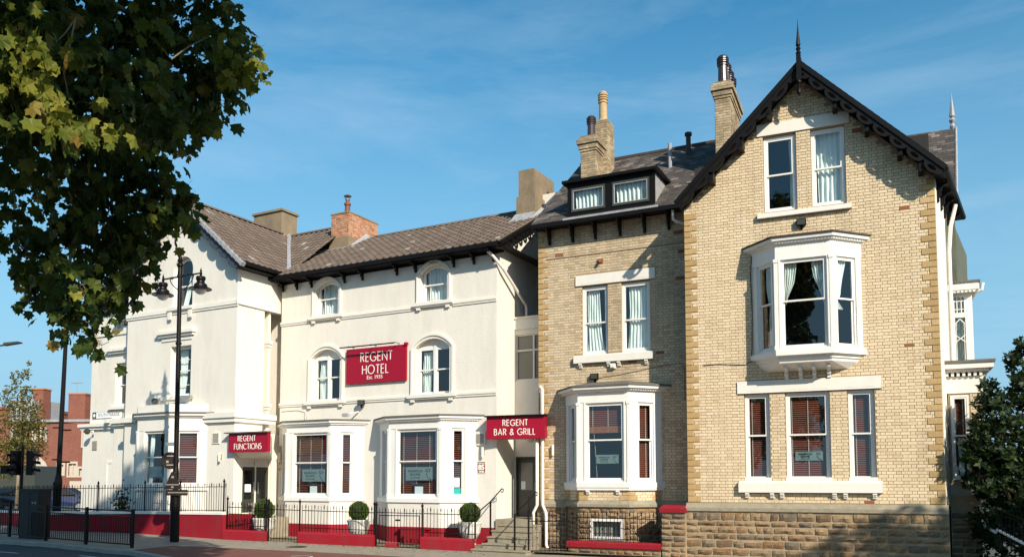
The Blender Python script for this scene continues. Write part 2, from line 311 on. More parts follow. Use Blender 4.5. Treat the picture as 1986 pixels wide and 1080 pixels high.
# ------------------------------------------------------------------ mesh helpers
class MB:
    """collects faces; build() links them as one mesh object"""
    def __init__(s, T=None):
        s.v = []; s.f = []; s.mi = []; s.T = T
    def add(s, vs_, fs, m=0):
        o = len(s.v)
        if s.T is not None: vs_ = [tuple(s.T @ Vector(p)) for p in vs_]
        s.v.extend(vs_); s.f.extend([tuple(i + o for i in f) for f in fs]); s.mi.extend([m] * len(fs))
        return s
    def box(s, x0, x1, y0, y1, z0, z1, m=0):
        return s.add([(x0, y0, z0), (x1, y0, z0), (x1, y1, z0), (x0, y1, z0), (x0, y0, z1), (x1, y0, z1), (x1, y1, z1), (x0, y1, z1)],
                     [(0, 3, 2, 1), (4, 5, 6, 7), (0, 1, 5, 4), (1, 2, 6, 5), (2, 3, 7, 6), (3, 0, 4, 7)], m)
    def slab(s, outer, holes, y0, y1, m=0):
        """polygon in the x-z plane with holes, thick from y0 to y1 (outline counter-clockwise)"""
        loops = [outer] + list(holes)
        tess = tessellate_polygon([[Vector((p[0], p[1], 0)) for p in lp] for lp in loops])
        flat = [p for lp in loops for p in lp]
        n = len(flat)
        V = [(p[0], y0, p[1]) for p in flat] + [(p[0], y1, p[1]) for p in flat]
        F = []
        for a, b, c in tess:
            A, B, C = flat[a], flat[b], flat[c]
            if (B[0]-A[0])*(C[1]-A[1]) - (B[1]-A[1])*(C[0]-A[0]) < 0: b, c = c, b
            F.append((a, b, c)); F.append((a + n, c + n, b + n))
        i = 0
        for k, lp in enumerate(loops):
            m_ = len(lp)
            for j in range(m_):
                a, b = i + j, i + (j + 1) % m_
                F.append((a, a + n, b + n, b) if k == 0 else (a, b, b + n, a + n))
            i += m_
        return s.add(V, F, m)
    def tube(s, path, r, n=6, m=0, caps=True):
        path = [Vector(p) for p in path]
        rs = r if isinstance(r, (list, tuple)) else [r] * len(path)
        V = []; F = []
        up = Vector((0.3, 0.2, 1)).normalized()
        for i, p in enumerate(path):
            d = (path[min(i + 1, len(path) - 1)] - path[max(i - 1, 0)]).normalized()
            a = d.cross(up)
            if a.length < 0.05: a = d.cross(Vector((1, 0, 0)))
            a.normalize(); b = d.cross(a)
            for k in range(n):
                t = 2 * pi * k / n
                V.append(tuple(p + (a * cos(t) + b * sin(t)) * rs[i]))
        for i in range(len(path) - 1):
            for k in range(n):
                k2 = (k + 1) % n
                F.append((i * n + k, i * n + k2, (i + 1) * n + k2, (i + 1) * n + k))
        if caps:
            F.append(tuple(range(n))[::-1]); F.append(tuple((len(path) - 1) * n + k for k in range(n)))
        return s.add(V, F, m)
    def lathe(s, prof, c, n=12, m=0):
        V = []; F = []
        for r, z in prof:
            for k in range(n):
                t = 2 * pi * k / n
                V.append((c[0] + r * cos(t), c[1] + r * sin(t), c[2] + z))
        for i in range(len(prof) - 1):
            for k in range(n):
                k2 = (k + 1) % n
                F.append((i * n + k, i * n + k2, (i + 1) * n + k2, (i + 1) * n + k))
        F.append(tuple(range(n))[::-1]); F.append(tuple((len(prof) - 1) * n + k for k in range(n)))
        return s.add(V, F, m)
    def quad(s, a, b, c, d, m=0): return s.add([a, b, c, d], [(0, 1, 2, 3)], m)
    def loft(s, la, lb, m=0, closed=True):
        n = len(la)
        return s.add(list(la) + list(lb), [(i, (i + 1) % n, n + (i + 1) % n, n + i) for i in range(n if closed else n - 1)], m)
    def mesh(s, name, mats):
        me = bpy.data.meshes.new(name)
        me.from_pydata(s.v, [], s.f)
        for x in mats: me.materials.append(x)
        if len(mats) > 1: me.polygons.foreach_set('material_index', s.mi)
        me.update()
        return me
    def build(s, name, mats, parent=None, loc=None, rot=None, smooth=False, kind=None):
        if not isinstance(mats, (list, tuple)): mats = [mats]
        me = s.mesh(name, mats)
        if smooth: me.polygons.foreach_set('use_smooth', [True] * len(me.polygons))
        return link(name, me, parent, loc, rot, kind)

def link(name, me, parent=None, loc=None, rot=None, kind=None, scale=None):
    o = bpy.data.objects.new(name, me); COL.objects.link(o)
    if parent is not None: o.parent = parent
    if loc is not None: o.location = loc
    if rot is not None: o.rotation_euler = rot
    if scale is not None: o.scale = scale
    if kind: o['kind'] = kind
    return o

def tag(o, label=None, cat=None, group=None, kind=None):
    if label: o['label'] = label
    if cat: o['category'] = cat
    if group: o['group'] = group
    if kind: o['kind'] = kind
    return o

def thing(name, label, cat, loc=(0, 0, 0), rz=0.0, group=None):
    o = bpy.data.objects.new(name, None); COL.objects.link(o)
    o.empty_display_size = 0.3
    o.location = loc; o.rotation_euler = (0, 0, rz)
    return tag(o, label, cat, group)

def zg(x):
    """the pavement falls gently to the right"""
    return -0.193 - 0.019 * max(-22.0, min(14.0, x))

def face_T(p0, p1):
    """frame with x along p0->p1 (seen from outside, left to right), y inwards"""
    d = Vector((p1[0] - p0[0], p1[1] - p0[1], 0)); w = d.length; d.normalize()
    n = Vector((-d.y, d.x, 0))
    T = Matrix(((d.x, n.x, 0, p0[0]), (d.y, n.y, 0, p0[1]), (0, 0, 1, 0), (0, 0, 0, 1)))
    return T, w

def rect(x0, x1, z0, z1): return [(x0, z0), (x1, z0), (x1, z1), (x0, z1)]

def arch(x0, x1, z0, zs, zt, n=12):
    """rectangle with a segmental or round head: springing zs, crown zt"""
    w = (x1 - x0) / 2; h = zt - zs; cx = (x0 + x1) / 2
    R = (w * w + h * h) / (2 * h); cz = zt - R; a = math.asin(min(1, w / R))
    if h >= w - 1e-6: R = w; cz = zs; a = pi / 2
    pts = [(x0, z0), (x1, z0)]
    for i in range(n + 1):
        t = a - 2 * a * i / n
        pts.append((cx + R * sin(t), cz + R * cos(t)))
    return pts

def inset_arch(x0, x1, z0, zs, zt, d, n=12): return arch(x0 + d, x1 - d, z0 + d, zs, zt - d, n)
# ------------------------------------------------------------------ windows, blinds, curtains
def curtain_mesh(keys, y, folds=9, amp=0.035, T=None, nz=14):
    """keys: (z, x0, x1) from top to bottom; a pleated sheet with thickness from its folds"""
    b = MB(T); n = folds * 6
    V = []; F = []
    for i in range(nz + 1):
        f = i / nz * (len(keys) - 1); k = min(int(f), len(keys) - 2); t = f - k
        z = keys[k][0] * (1 - t) + keys[k + 1][0] * t
        a = keys[k][1] * (1 - t) + keys[k + 1][1] * t; c = keys[k][2] * (1 - t) + keys[k + 1][2] * t
        for j in range(n + 1):
            u = j / n
            V.append((a + (c - a) * u, y + amp * sin(u * folds * 2 * pi + 0.7 * sin(z * 2.1)) + 0.01 * sin(z * 5 + u * 9), z))
    for i in range(nz):
        for j in range(n):
            q = i * (n + 1) + j
            F.append((q, q + n + 1, q + n + 2, q + 1))
    b.add(V, F)
    return b

def make_blind(parent, x0, x1, z0, z1, y, tapes, T=None, stack=None, pitch=0.060, tilt=0.80):
    b = MB(T); z = z0 + 0.02
    if stack: z = z0 + stack
    while z < z1 - 0.01:
        b.quad((x0, y, z - 0.024 * tilt), (x1, y, z - 0.024 * tilt), (x1, y + 0.03, z + 0.024 * tilt), (x0, y + 0.03, z + 0.024 * tilt))
        b.quad((x0, y + 0.03, z + 0.020 * tilt), (x1, y + 0.03, z + 0.020 * tilt), (x1, y, z - 0.028 * tilt), (x0, y, z - 0.028 * tilt))
        z += pitch
    b.build('blind', M['blind'], parent)
    if stack:
        s = MB(T)
        for k in range(6): s.box(x0, x1, y - 0.01, y + 0.04, z0 + k * stack / 6, z0 + (k + 0.8) * stack / 6)
        s.build('blind_bottom', M['blind_end'], parent)
    t = MB(T)
    for u in tapes: t.box(u - 0.012, u + 0.012, y - 0.008, y - 0.003, z0, z1)
    if tapes: t.build('blind_tape', M['tape'], parent)

def make_window(parent, name, x0, x1, z0, z1, y=0.10, fw=0.07, arch_h=0.0, zm=None, bars=(), sashes=1, T=None,
                mat_='white', low_horn=True, split=None, part='window', hbars=()):
    """a vertical sliding sash window; x0..x1, z0..z1 is the outside of its box frame"""
    mt = M[mat_]
    zm = zm if zm is not None else (z0 + z1) / 2
    zs = z1 - arch_h
    # box frame
    fr = MB(T)
    outer = arch(x0, x1, z0, zs, z1) if arch_h else rect(x0, x1, z0, z1)
    inner = arch(x0 + fw, x1 - fw, z0 + fw * 0.8, zs, z1 - fw) if arch_h else rect(x0 + fw, x1 - fw, z0 + fw * 0.8, z1 - fw)
    fr.slab(outer, [inner], y, y + 0.11)
    win = fr.build(part, mt, parent)
    s = 0.045
    cols = [(x0 + fw, x1 - fw)]
    if sashes == 2:
        c = (x0 + x1) / 2
        cols = [(x0 + fw, c - 0.05), (c + 0.05, x1 - fw)]
        MB(T).box(c - 0.05, c + 0.05, y - 0.005, y + 0.105, z0 + fw * 0.8, z1 - (arch_h * 0.55 if arch_h else fw)).build('mullion', mt, win)
        if arch_h:   # head panel above the twin sashes
            hb = MB(T)
            zt = zs - 0.02
            hb.slab(arch(x0 + fw, x1 - fw, zt, zt + 0.03, z1 - fw), [], y + 0.02, y + 0.06); hb.build('head_panel', mt, win)
            z1e = zt
        else: z1e = z1 - fw
    else: z1e = z1 - fw
    for a, c in cols:
        top_arch = arch_h and sashes == 1
        # lower sash sits behind, upper in front
        lo = MB(T); lo.slab(rect(a, c, z0 + fw * 0.8, zm + 0.02), [rect(a + s, c - s, z0 + fw * 0.8 + 0.07, zm - 0.02)], y + 0.055, y + 0.095)
        if top_arch:
            up = MB(T); up.slab(arch(a, c, zm - 0.02, zs, z1 - fw), [arch(a + s, c - s, zm + 0.025, zs, z1 - fw - s)], y + 0.012, y + 0.05)
        else:
            up = MB(T); up.slab(rect(a, c, zm - 0.02, z1e), [rect(a + s, c - s, zm + 0.025, z1e - s)], y + 0.012, y + 0.05)
        for u in bars:
            bx = a + (c - a) * u
            up.box(bx - 0.011, bx + 0.011, y + 0.018, y + 0.046, zm + 0.03, (z1 - fw - s) if not top_arch else z1 - fw - s - 0.05)
            lo.box(bx - 0.011, bx + 0.011, y + 0.062, y + 0.09, z0 + fw * 0.8 + 0.06, zm - 0.02)
        for h in hbars:
            zz = z0 + (z1e - z0) * h
            (up if zz > zm else lo).box(a + s, c - s, (y + 0.02) if zz > zm else (y + 0.064), (y + 0.044) if zz > zm else (y + 0.088), zz - 0.012, zz + 0.012)
        lo.build('lower_sash', mt, win); up.build('upper_sash', mt, win)
        MB(T).quad((a + s - .01, y + 0.075, z0 + fw * 0.8 + .06), (c - s + .01, y + 0.075, z0 + fw * 0.8 + .06), (c - s + .01, y + 0.075, zm - 0.01), (a + s - .01, y + 0.075, zm - 0.01)).build('pane', M['glass'], win)
        g = MB(T)
        if top_arch:
            pts = arch(a + s - .01, c - s + .01, zm + .02, zs, z1 - fw - s + .01)
            g.add([(p[0], y + 0.03, p[1]) for p in pts], [tuple(range(len(pts)))])
        else:
            g.quad((a + s - .01, y + 0.03, zm + .02), (c - s + .01, y + 0.03, zm + .02), (c - s + .01, y + 0.03, z1e - s + .01), (a + s - .01, y + 0.03, z1e - s + .01))
        g.build('pane', M['glass'], win)
    return win

def curtain(win, keys, y, folds=7, T=None, amp=0.03):
    curtain_mesh(keys, y, folds, amp, T).build('curtain', M['curtain'], win, smooth=True)

# ------------------------------------------------------------------ roofs
def clip_poly_x(poly, t0):
    """x-range of a convex polygon (s, t) at height t"""
    xs = []
    n = len(poly)
    for i in range(n):
        (a, b), (c, d) = poly[i], poly[(i + 1) % n]
        if (b - t0) * (d - t0) <= 0 and abs(d - b) > 1e-9:
            xs.append(a + (c - a) * (t0 - b) / (d - b))
    return (min(xs), max(xs)) if len(xs) >= 2 else None

def tiled_plane(O, S, U, poly, tw, th, wave=0.0, lip=0.02, stagger=0.0, irr=0.0):
    """tiles on a roof plane: origin O, unit vector S along the eave, U up the slope; poly in (s, t)"""
    b = MB(); O = Vector(O); S = Vector(S).normalized(); U = Vector(U).normalized(); N = S.cross(U).normalized()
    if N.z < 0: N = -N
    tmax = max(p[1] for p in poly); tmin = min(p[1] for p in poly)
    r = 0; t = tmin
    while t < tmax - th * 0.3:
        tm = min(t + th * 0.5, tmax - 0.01)
        rg = clip_poly_x(poly, tm)
        if rg:
            s0, s1 = rg
            k = math.floor((s0 - (r % 2) * stagger * tw) / tw)
            s = k * tw + (r % 2) * stagger * tw
            while s < s1:
                a = max(s, s0); c = min(s + tw - 0.006, s1)
                if c - a > 0.03:
                    dz = random.uniform(-irr, irr); t2 = min(t + th + 0.02, tmax + .02)
                    if wave:
                        prof = [(0, 0.0), (0.18, wave), (0.38, wave * 0.9), (0.55, 0.0), (0.8, -wave * .15), (1.0, 0.0)]
                    else:
                        prof = [(0, 0.0), (1, 0.0)]
                    V = []
                    for f, h in prof:
                        p = O + S * (a + (c - a) * f)
                        V.append(tuple(p + U * (t + dz * 2) + N * (lip + h - 0.004)))
                        V.append(tuple(p + U * (t + dz * 2) + N * (h - 0.012)))
                        V.append(tuple(p + U * t2 + N * (h + 0.002)))
                    F = []
                    for j in range(len(prof) - 1):
                        q = j * 3
                        F.append((q, q + 3, q + 5, q + 2)); F.append((q + 1, q + 4, q + 3, q))
                    b.add(V, F)
                s += tw
        t += th; r += 1
    return b

# ------------------------------------------------------------------ brickwork
class Wall:
    """Flemish bond on the plane y = 0: bricks proud of the mortar"""
    SL, HL, J, CH = 0.232, 0.112, 0.012, 0.0873
    def __init__(s, x0, x1, z0, z1, holes, top=None, y=0.0, phase=0.0):
        s.bricks = []
        row = 0; z = z0
        while z < z1 - 0.04:
            x = x0 - (0.17 if row % 2 else 0) - 0.02 - phase; k = 0
            while x < x1:
                w = s.SL if k % 2 == 0 else s.HL
                a, b = max(x, x0), min(x + w, x1); k += 1; x += w + s.J
                segs = [(a, b)]
                zt = min(z + s.CH - s.J, z1)
                for (hx0, hx1, hz0, hz1) in holes:
                    if z + s.CH * 0.75 <= hz0 or z + s.CH * 0.25 >= hz1: continue
                    ns = []
                    for (p, q) in segs:
                        if q <= hx0 or p >= hx1: ns.append((p, q)); continue
                        if p < hx0: ns.append((p, hx0 - 0.004))
                        if q > hx1: ns.append((hx1 + 0.004, q))
                    segs = ns
                for (p, q) in segs:
                    if q - p < 0.035: continue
                    if top and (top(p) < zt or top(q) < zt): continue
                    s.bricks.append((p, q, z, zt, y))
            z += s.CH; row += 1

_mesh_cache = {}
def block_mesh(name, w, h, d, ch, m, rough=0.0, seed=0):
    """a block front: chamfered face of size w x h standing d proud (origin at its lower left back)"""
    key = (name, round(w, 3), round(h, 3), m, seed)
    if key in _mesh_cache: return _mesh_cache[key]
    rg = random.Random(hash(key) & 0xffff)
    b = MB()
    V = [(0, 0, 0), (w, 0, 0), (w, 0, h), (0, 0, h), (ch, -d, ch), (w - ch, -d, ch), (w - ch, -d, h - ch), (ch, -d, h - ch)]
    F = [(0, 1, 5, 4), (1, 2, 6, 5), (2, 3, 7, 6), (3, 0, 4, 7)]
    if rough:
        # subdivided bulging face
        nx = max(2, int(w / 0.09)); nz_ = 2
        V = V[:4]; F = []
        idx = {}
        for j in range(nz_ + 1):
            for i in range(nx + 1):
                u, v = i / nx, j / nz_
                edge = (i in (0, nx)) or (j in (0, nz_))
                jx = 0 if i in (0, nx) else rg.uniform(-.3, .3) / nx * w
                e = rg.uniform(0.0, ch * 1.4) if edge else 0
                x = u * w + jx * .5 + (e if i == 0 else -e if i == nx else 0)
                z = v * h + (e if j == 0 else -e if j == nz_ else 0)
                y = -(d * 0.45 if edge else d * rg.uniform(0.7, 1.0 + rough))
                idx[(i, j)] = len(V); V.append((x, y, z))
        for j in range(nz_):
            for i in range(nx):
                F.append((idx[(i, j)], idx[(i + 1, j)], idx[(i + 1, j + 1)], idx[(i, j + 1)]))
        n0 = len(V)
        # sides down to the bed
        ring = [(i, 0) for i in range(nx)] + [(nx, j) for j in range(nz_)] + [(i, nz_) for i in range(nx, 0, -1)] + [(0, j) for j in range(nz_, 0, -1)]
        for q, r_ in enumerate(ring):
            x, y, z = V[idx[r_]]; V.append((x + (-.004 if r_[0] == 0 else .004 if r_[0] == nx else 0), 0.0, z))
        L = len(ring)
        for q in range(L):
            F.append((idx[ring[q]], n0 + q, n0 + (q + 1) % L, idx[ring[(q + 1) % L]]))
    else:
        F.append((4, 5, 6, 7))
    b.add(V, F)
    me = b.mesh(name, [M[m]])
    _mesh_cache[key] = me
    return me

def lay_bricks(parent, bricks, limit, odd=0.0, m='brick', score=None, name='brick'):
    """the largest-looking ones as parts, the rest joined"""
    if score is None: score = lambda b: (b[1] - b[0])
    order = sorted(range(len(bricks)), key=lambda i: -score(bricks[i]))
    parts = set(order[:limit])
    rest = MB(); d = 0.009; c = 0.004
    rg = random.Random(5)
    for i, (p, q, z0, z1, y) in enumerate(bricks):
        dd = d + rg.uniform(-0.002, 0.002)
        if i in parts:
            w = q - p; h = z1 - z0
            mm = 'odd_brick' if rg.random() < odd else m
            me = block_mesh(name, Wall.SL if w > 0.2 else (Wall.HL if w > .09 else 0.06), 0.075, d, c, mm)
            sw = Wall.SL if w > 0.2 else (Wall.HL if w > .09 else 0.06)
            link(name, me, parent, (p, y, z0), None, None, (w / sw, dd / d, h / 0.075))
        else:
            rest.add([(p, y, z0), (q, y, z0), (q, y, z1), (p, y, z1), (p + c, y - dd, z0 + c), (q - c, y - dd, z0 + c), (q - c, y - dd, z1 - c), (p + c, y - dd, z1 - c)],
                     [(0, 1, 5, 4), (1, 2, 6, 5), (2, 3, 7, 6), (3, 0, 4, 7), (4, 5, 6, 7)])
    if rest.f: rest.build('brickwork', M[m], parent, kind='stuff')

def lay_quoins(parent, x, z0, z1, side, long_=0.37, short=0.19, y=0.0, holes=()):
    z = z0; k = 0; h = 2 * Wall.CH
    while z < z1 - 0.05:
        w = long_ if k % 2 == 0 else short
        hh = min(h, z1 - z) - 0.008
        me = block_mesh('quoin_stone', w, 0.1666, 0.022, 0.010, 'quoin')
        link('quoin_stone', me, parent, (x if side > 0 else x - w, y, z + 0.004), None, None, (1, 1, hh / 0.1666))
        z += h; k += 1

def quoin_holes(x, z0, z1, side, long_=0.37, short=0.19):
    out = []; z = z0; k = 0; h = 2 * Wall.CH
    while z < z1 - 0.05:
        w = long_ if k % 2 == 0 else short
        out.append((x if side > 0 else x - w, x + w if side > 0 else x, z, z + h)); z += h; k += 1
    return out

def lay_stones(parent, x0, x1, z0, z1, y=0.0, seed=1, T=None, hmin=0.14, hmax=0.21, wmin=0.22, wmax=0.62, holes=(), depth=0.035):
    rg = random.Random(seed); z = z0; k = 0
    while z < z1 - 0.06:
        h = rg.uniform(hmin, hmax)
        if z1 - (z + h) < 0.10: h = z1 - z
        x = x0
        while x < x1 - 0.03:
            w = rg.uniform(wmin, wmax)
            if x1 - (x + w) < wmin * .7: w = x1 - x
            dz = rg.uniform(-.015, .015)
            a, b, c, d = x + .011, x + w - .011, z + .011 + rg.uniform(0, .012), z + h - .011 - rg.uniform(0, .012)
            ok = True
            if rg.random() < .12 and d - c > .15: d -= rg.uniform(.02, .05)
            for (hx0, hx1, hz0, hz1) in holes:
                if b > hx0 and a < hx1 and d > hz0 and c < hz1:
                    if a < hx0 - .06: b = hx0 - .01
                    elif b > hx1 + .06: a = hx1 + .01
                    else: ok = False
            if ok and b - a > 0.05:
                ww = min([.18, .28, .40, .55], key=lambda v: abs(v - (b - a)))
                me = block_mesh('stone', ww, 0.16, depth, 0.018, 'stone', 0.6, rg.randrange(4))
                loc = Vector((a, y, c)); rot = None
                if T is not None:
                    loc = T @ loc; rot = (0, 0, atan2(T[1][0], T[0][0]))
                link('stone', me, parent, loc, rot, None, ((b - a) / ww, rg.uniform(.8, 1.3), (d - c) / 0.16))
                k += 1
            x += w
        z += h
    return k

def text_mesh(s, size, m, align='CENTER', extr=0.004, bold=0.0):
    cu = bpy.data.curves.new('lettering', 'FONT')
    cu.body = s; cu.size = size; cu.align_x = align; cu.align_y = 'CENTER'; cu.extrude = extr; cu.offset = bold
    cu.resolution_u = 2
    o = bpy.data.objects.new('tmp_text', cu); COL.objects.link(o)
    me = bpy.data.meshes.new_from_object(o)
    bpy.data.objects.remove(o); me.materials.clear(); me.materials.append(M[m]); me.name = 'lettering'
    return me

# thin geometric capitals drawn as strokes on a 1-high grid (x, z)
def arcp(cx, cz, rx, rz, a0, a1, n=10):
    return [(cx + rx * cos(radians(a0 + (a1 - a0) * i / n)), cz + rz * sin(radians(a0 + (a1 - a0) * i / n))) for i in range(n + 1)]
GL = {
 'R': (.50, [[(0, 0), (0, 1), (.22, 1)] + arcp(.22, .76, .22, .24, 90, -90)[1:] + [(0, .52)], [(.2, .52), (.48, 0)]]),
 'E': (.42, [[(.42, 0), (0, 0), (0, 1), (.42, 1)], [(0, .53), (.38, .53)]]),
 'G': (.84, [arcp(.46, .5, .46, .5, 42, 318, 18) + [(.84, .45), (.50, .45)]]),
 'N': (.66, [[(0, 0), (0, 1), (.66, 0), (.66, 1)]]),
 'T': (.50, [[(0, 1), (.50, 1)], [(.25, 1), (.25, 0)]]),
 'H': (.58, [[(0, 0), (0, 1)], [(.58, 0), (.58, 1)], [(0, .53), (.58, .53)]]),
 'O': (.92, [arcp(.46, .5, .46, .5, 0, 360, 22)]),
 'L': (.38, [[(0, 1), (0, 0), (.38, 0)]]),
 'F': (.40, [[(0, 0), (0, 1), (.40, 1)], [(0, .53), (.36, .53)]]),
 'U': (.54, [[(0, 1)] + arcp(.27, .27, .27, .27, 180, 360) + [(.54, 1)]]),
 'C': (.74, [arcp(.46, .5, .46, .5, 48, 312, 18)]),
 'I': (.0, [[(0, 0), (0, 1)]]),
 'S': (.42, [arcp(.21, .75, .19, .25, 50, 270, 10) + arcp(.21, .26, .21, .26, 90, -140, 10)[1:]]),
 'B': (.46, [[(0, 0), (0, 1), (.2, 1)] + arcp(.2, .77, .2, .23, 90, -90)[1:] + [(0, .54)], [(.2, .54)] + arcp(.2, .27, .25, .27, 90, -90)[1:] + [(0, 0)]]),
 'A': (.68, [[(0, 0), (.34, 1), (.68, 0)], [(.12, .34), (.56, .34)]]),
 '&': (.62, [[(.62, 0), (.16, .68)] + arcp(.29, .80, .15, .18, 215, -45, 10) + [(.12, .40)] + arcp(.22, .23, .22, .23, 130, 300, 8) + [(.60, .40)]]),
}
def stroke_line(b, text, cx, z, h, y, sw, gap=0.24, space=0.45):
    """adds one centred line of stroke lettering to mesh builder b"""
    tot = 0
    for ch in text: tot += (space if ch == ' ' else GL[ch][0] + gap) * h
    x = cx - (tot - gap * h) / 2
    for ch in text:
        if ch == ' ': x += space * h; continue
        w, strokes = GL[ch]
        for st in strokes:
            P = [Vector((x + p[0] * h, 0, z + p[1] * h)) for p in st]
            closed = (P[0] - P[-1]).length < 1e-4
            n = len(P); L = []; R = []
            for i in range(n):
                if closed: d = (P[(i + 1) % (n - 1)] - P[(i - 1) % (n - 1)]) if i not in (0, n - 1) else (P[1] - P[n - 2])
                else: d = P[min(i + 1, n - 1)] - P[max(i - 1, 0)]
                # mitre
                if 0 < i < n - 1:
                    d1 = (P[i] - P[i - 1]).normalized(); d2 = (P[i + 1] - P[i]).normalized()
                    d = d1 + d2; k = max(0.45, sqrt(max(0.0, (1 + d1.dot(d2)) / 2)))
                    if d.length < 1e-4: d = d1
                else: k = 1
                d = d.normalized(); q = Vector((-d.z, 0, d.x)) * (sw / 2 / k)
                L.append(P[i] + q); R.append(P[i] - q)
            V = []; F = []
            for i in range(n):
                for p in (L[i], R[i]): V.append((p.x, y, p.z)); V.append((p.x, y + 0.008, p.z))
            for i in range(n - 1):
                a = i * 4; c = a + 4
                F += [(a, a + 2, c + 2, c), (a, c, c + 1, a + 1), (a + 2, a + 3, c + 3, c + 2)]
            b.add(V, F)
        x += (w + gap) * h
# ------------------------------------------------------------------ bay windows
def offset_poly(pts, d):
    """push an open bay outline (wall -> front -> wall) outwards by d"""
    (a, b, c, e) = [Vector((p[0], p[1])) for p in pts]
    def line(p, q):
        t = (q - p).normalized(); n = Vector((t.y, -t.x)); return p + n * d, t
    def isect(l1, l2):
        p, t = l1; q, u = l2
        den = t.x * u.y - t.y * u.x
        k = ((q - p).x * u.y - (q - p).y * u.x) / den
        return p + t * k
    l1, l2, l3 = line(a, b), line(b, c), line(c, e)
    p1 = isect(l1, l2); p2 = isect(l2, l3)
    def toy0(l):
        p, t = l; k = (0.0 - p.y) / t.y; return p + t * k
    return [tuple(toy0(l1)), tuple(p1), tuple(p2), tuple(toy0(l3))]

def ring_band(b, pts, d0, z0, d1, z1, m=0, cap_top=False, cap_bot=False):
    """a moulding round the bay from offset d0 at z0 to offset d1 at z1"""
    A = offset_poly(pts, d0) if abs(d0) > 1e-6 else pts
    B = offset_poly(pts, d1) if abs(d1) > 1e-6 else pts
    V = [(p[0], p[1], z0) for p in A] + [(p[0], p[1], z1) for p in B]
    F = [(i, i + 1, i + 5, i + 4) for i in range(3)]
    if cap_top: F.append((4, 5, 6, 7))
    if cap_bot: F.append((3, 2, 1, 0))
    b.add(V, F, m)

def make_bay(parent, wx0, wx1, fx0, fx1, off, z0, zh, zt, front, side_in, fm='white', cornice=0.10, dent=0.075,
             roof='felt', roof_h=0.12, zm=None, win_kw=None, post=0.12, below=None, roof_flat=True, name='bay_window', sidew=True):
    """canted bay: sill at z0, heads at zh, cornice top at zt; front = (x0, x1) of the front window"""
    pts = [(wx0, 0.0), (fx0, -off), (fx1, -off), (wx1, 0.0)]
    mt = M[fm]
    shell = MB()
    wins = []
    # wall panels with openings on the three faces
    faces = [(pts[0], pts[1]), (pts[1], pts[2]), (pts[2], pts[3])]
    oz0 = z0 + 0.03
    for i, (p, q) in enumerate(faces):
        T, w = face_T(p, q)
        if i == 1: a, c = front[0] - fx0, front[1] - fx0
        else: a, c = w * side_in[0], w * side_in[1]
        if i == 0: a, c = w - c, w - a
        s = MB(T); s.slab(rect(0, w, z0 - 0.1, zh + 0.02), [rect(a, c, oz0, zh)] , 0.0, 0.09)
        # architrave round the opening
        s.slab(rect(a - 0.055, c + 0.055, oz0 - 0.02, zh + 0.055), [rect(a - .004, c + .004, oz0 - .001, zh + .004)], -0.02, -0.001)
        o = len(shell.v); shell.v += s.v; shell.f += [tuple(k + o for k in f) for f in s.f]; shell.mi += s.mi
        wins.append((T, a, c, oz0, zh))
    root = shell.build(name, mt, parent)
    # corner pilasters
    for p in (pts[1], pts[2]):
        pil = MB(); pil.box(p[0] - .045, p[0] + .045, p[1] - .03, p[1] + .06, z0, zh + .02)
        pil.box(p[0] - .06, p[0] + .06, p[1] - .045, p[1] + .06, zh - .06, zh + .03)
        pil.box(p[0] - .06, p[0] + .06, p[1] - .045, p[1] + .06, z0, z0 + .12)
        pil.build('pilaster', mt, root)
    # frieze, dentils, cornice
    c = MB()
    ring_band(c, pts, .015, zh + .02, .015, zt - .16)
    ring_band(c, pts, .015, zt - .16, cornice * .55, zt - .14, cap_bot=False)
    ring_band(c, pts, cornice * .55, zt - .14, cornice * .7, zt - .09)
    ring_band(c, pts, cornice, zt - .085, cornice + .015, zt, cap_top=True, cap_bot=True)
    c.build('cornice', mt, root)
    if dent:
        d = MB()
        P = offset_poly(pts, .02)
        for p, q in ((P[0], P[1]), (P[1], P[2]), (P[2], P[3])):
            T, w = face_T(p, q); n = int(w / dent)
            dd = MB(T)
            for k in range(n):
                x = (k + .25) * w / n; dd.box(x, x + dent * .5, -cornice * .55, 0.0, zt - .145, zt - .095)
            o = len(d.v); d.v += dd.v; d.f += [tuple(k + o for k in f) for f in dd.f]; d.mi += dd.mi
        d.build('dentil_band', mt, root)
    # roof
    r = MB(); E_ = offset_poly(pts, cornice + .05)
    V = [(p[0], p[1], zt + .004) for p in E_] + [(p[0], p[1], zt + .05) for p in E_]
    I = offset_poly(pts, -min(off * .55, .4))
    V += [(p[0], min(p[1], -0.02), zt + .05 + roof_h) for p in I]
    r.add(V, [(0, 1, 5, 4), (1, 2, 6, 5), (2, 3, 7, 6), (4, 5, 9, 8), (5, 6, 10, 9), (6, 7, 11, 10), (8, 9, 10, 11), (3, 2, 1, 0)])
    r.build('bay_roof', M[roof], root)
    # sill
    s = MB()
    ring_band(s, pts, .07, z0 - .16, .07, z0 - .02, cap_bot=True); ring_band(s, pts, .07, z0 - .02, .0, z0 + .02)
    s.build('sill', mt, root)
    out = []
    for i, (T, a, cc, b0, b1) in enumerate(wins):
        kw = dict(fw=.045, zm=zm, y=.03); kw.update((win_kw or [{}, {}, {}])[i])
        w = make_window(root, 'window', a, cc, b0, b1, T=T, mat_=fm, part='sash_frame', **kw)
        # keep the window's own pieces on the third level
        for ch in list(w.children): ch.parent = root
        out.append((root, T, a, cc, b0, b1))
    return root, out, pts

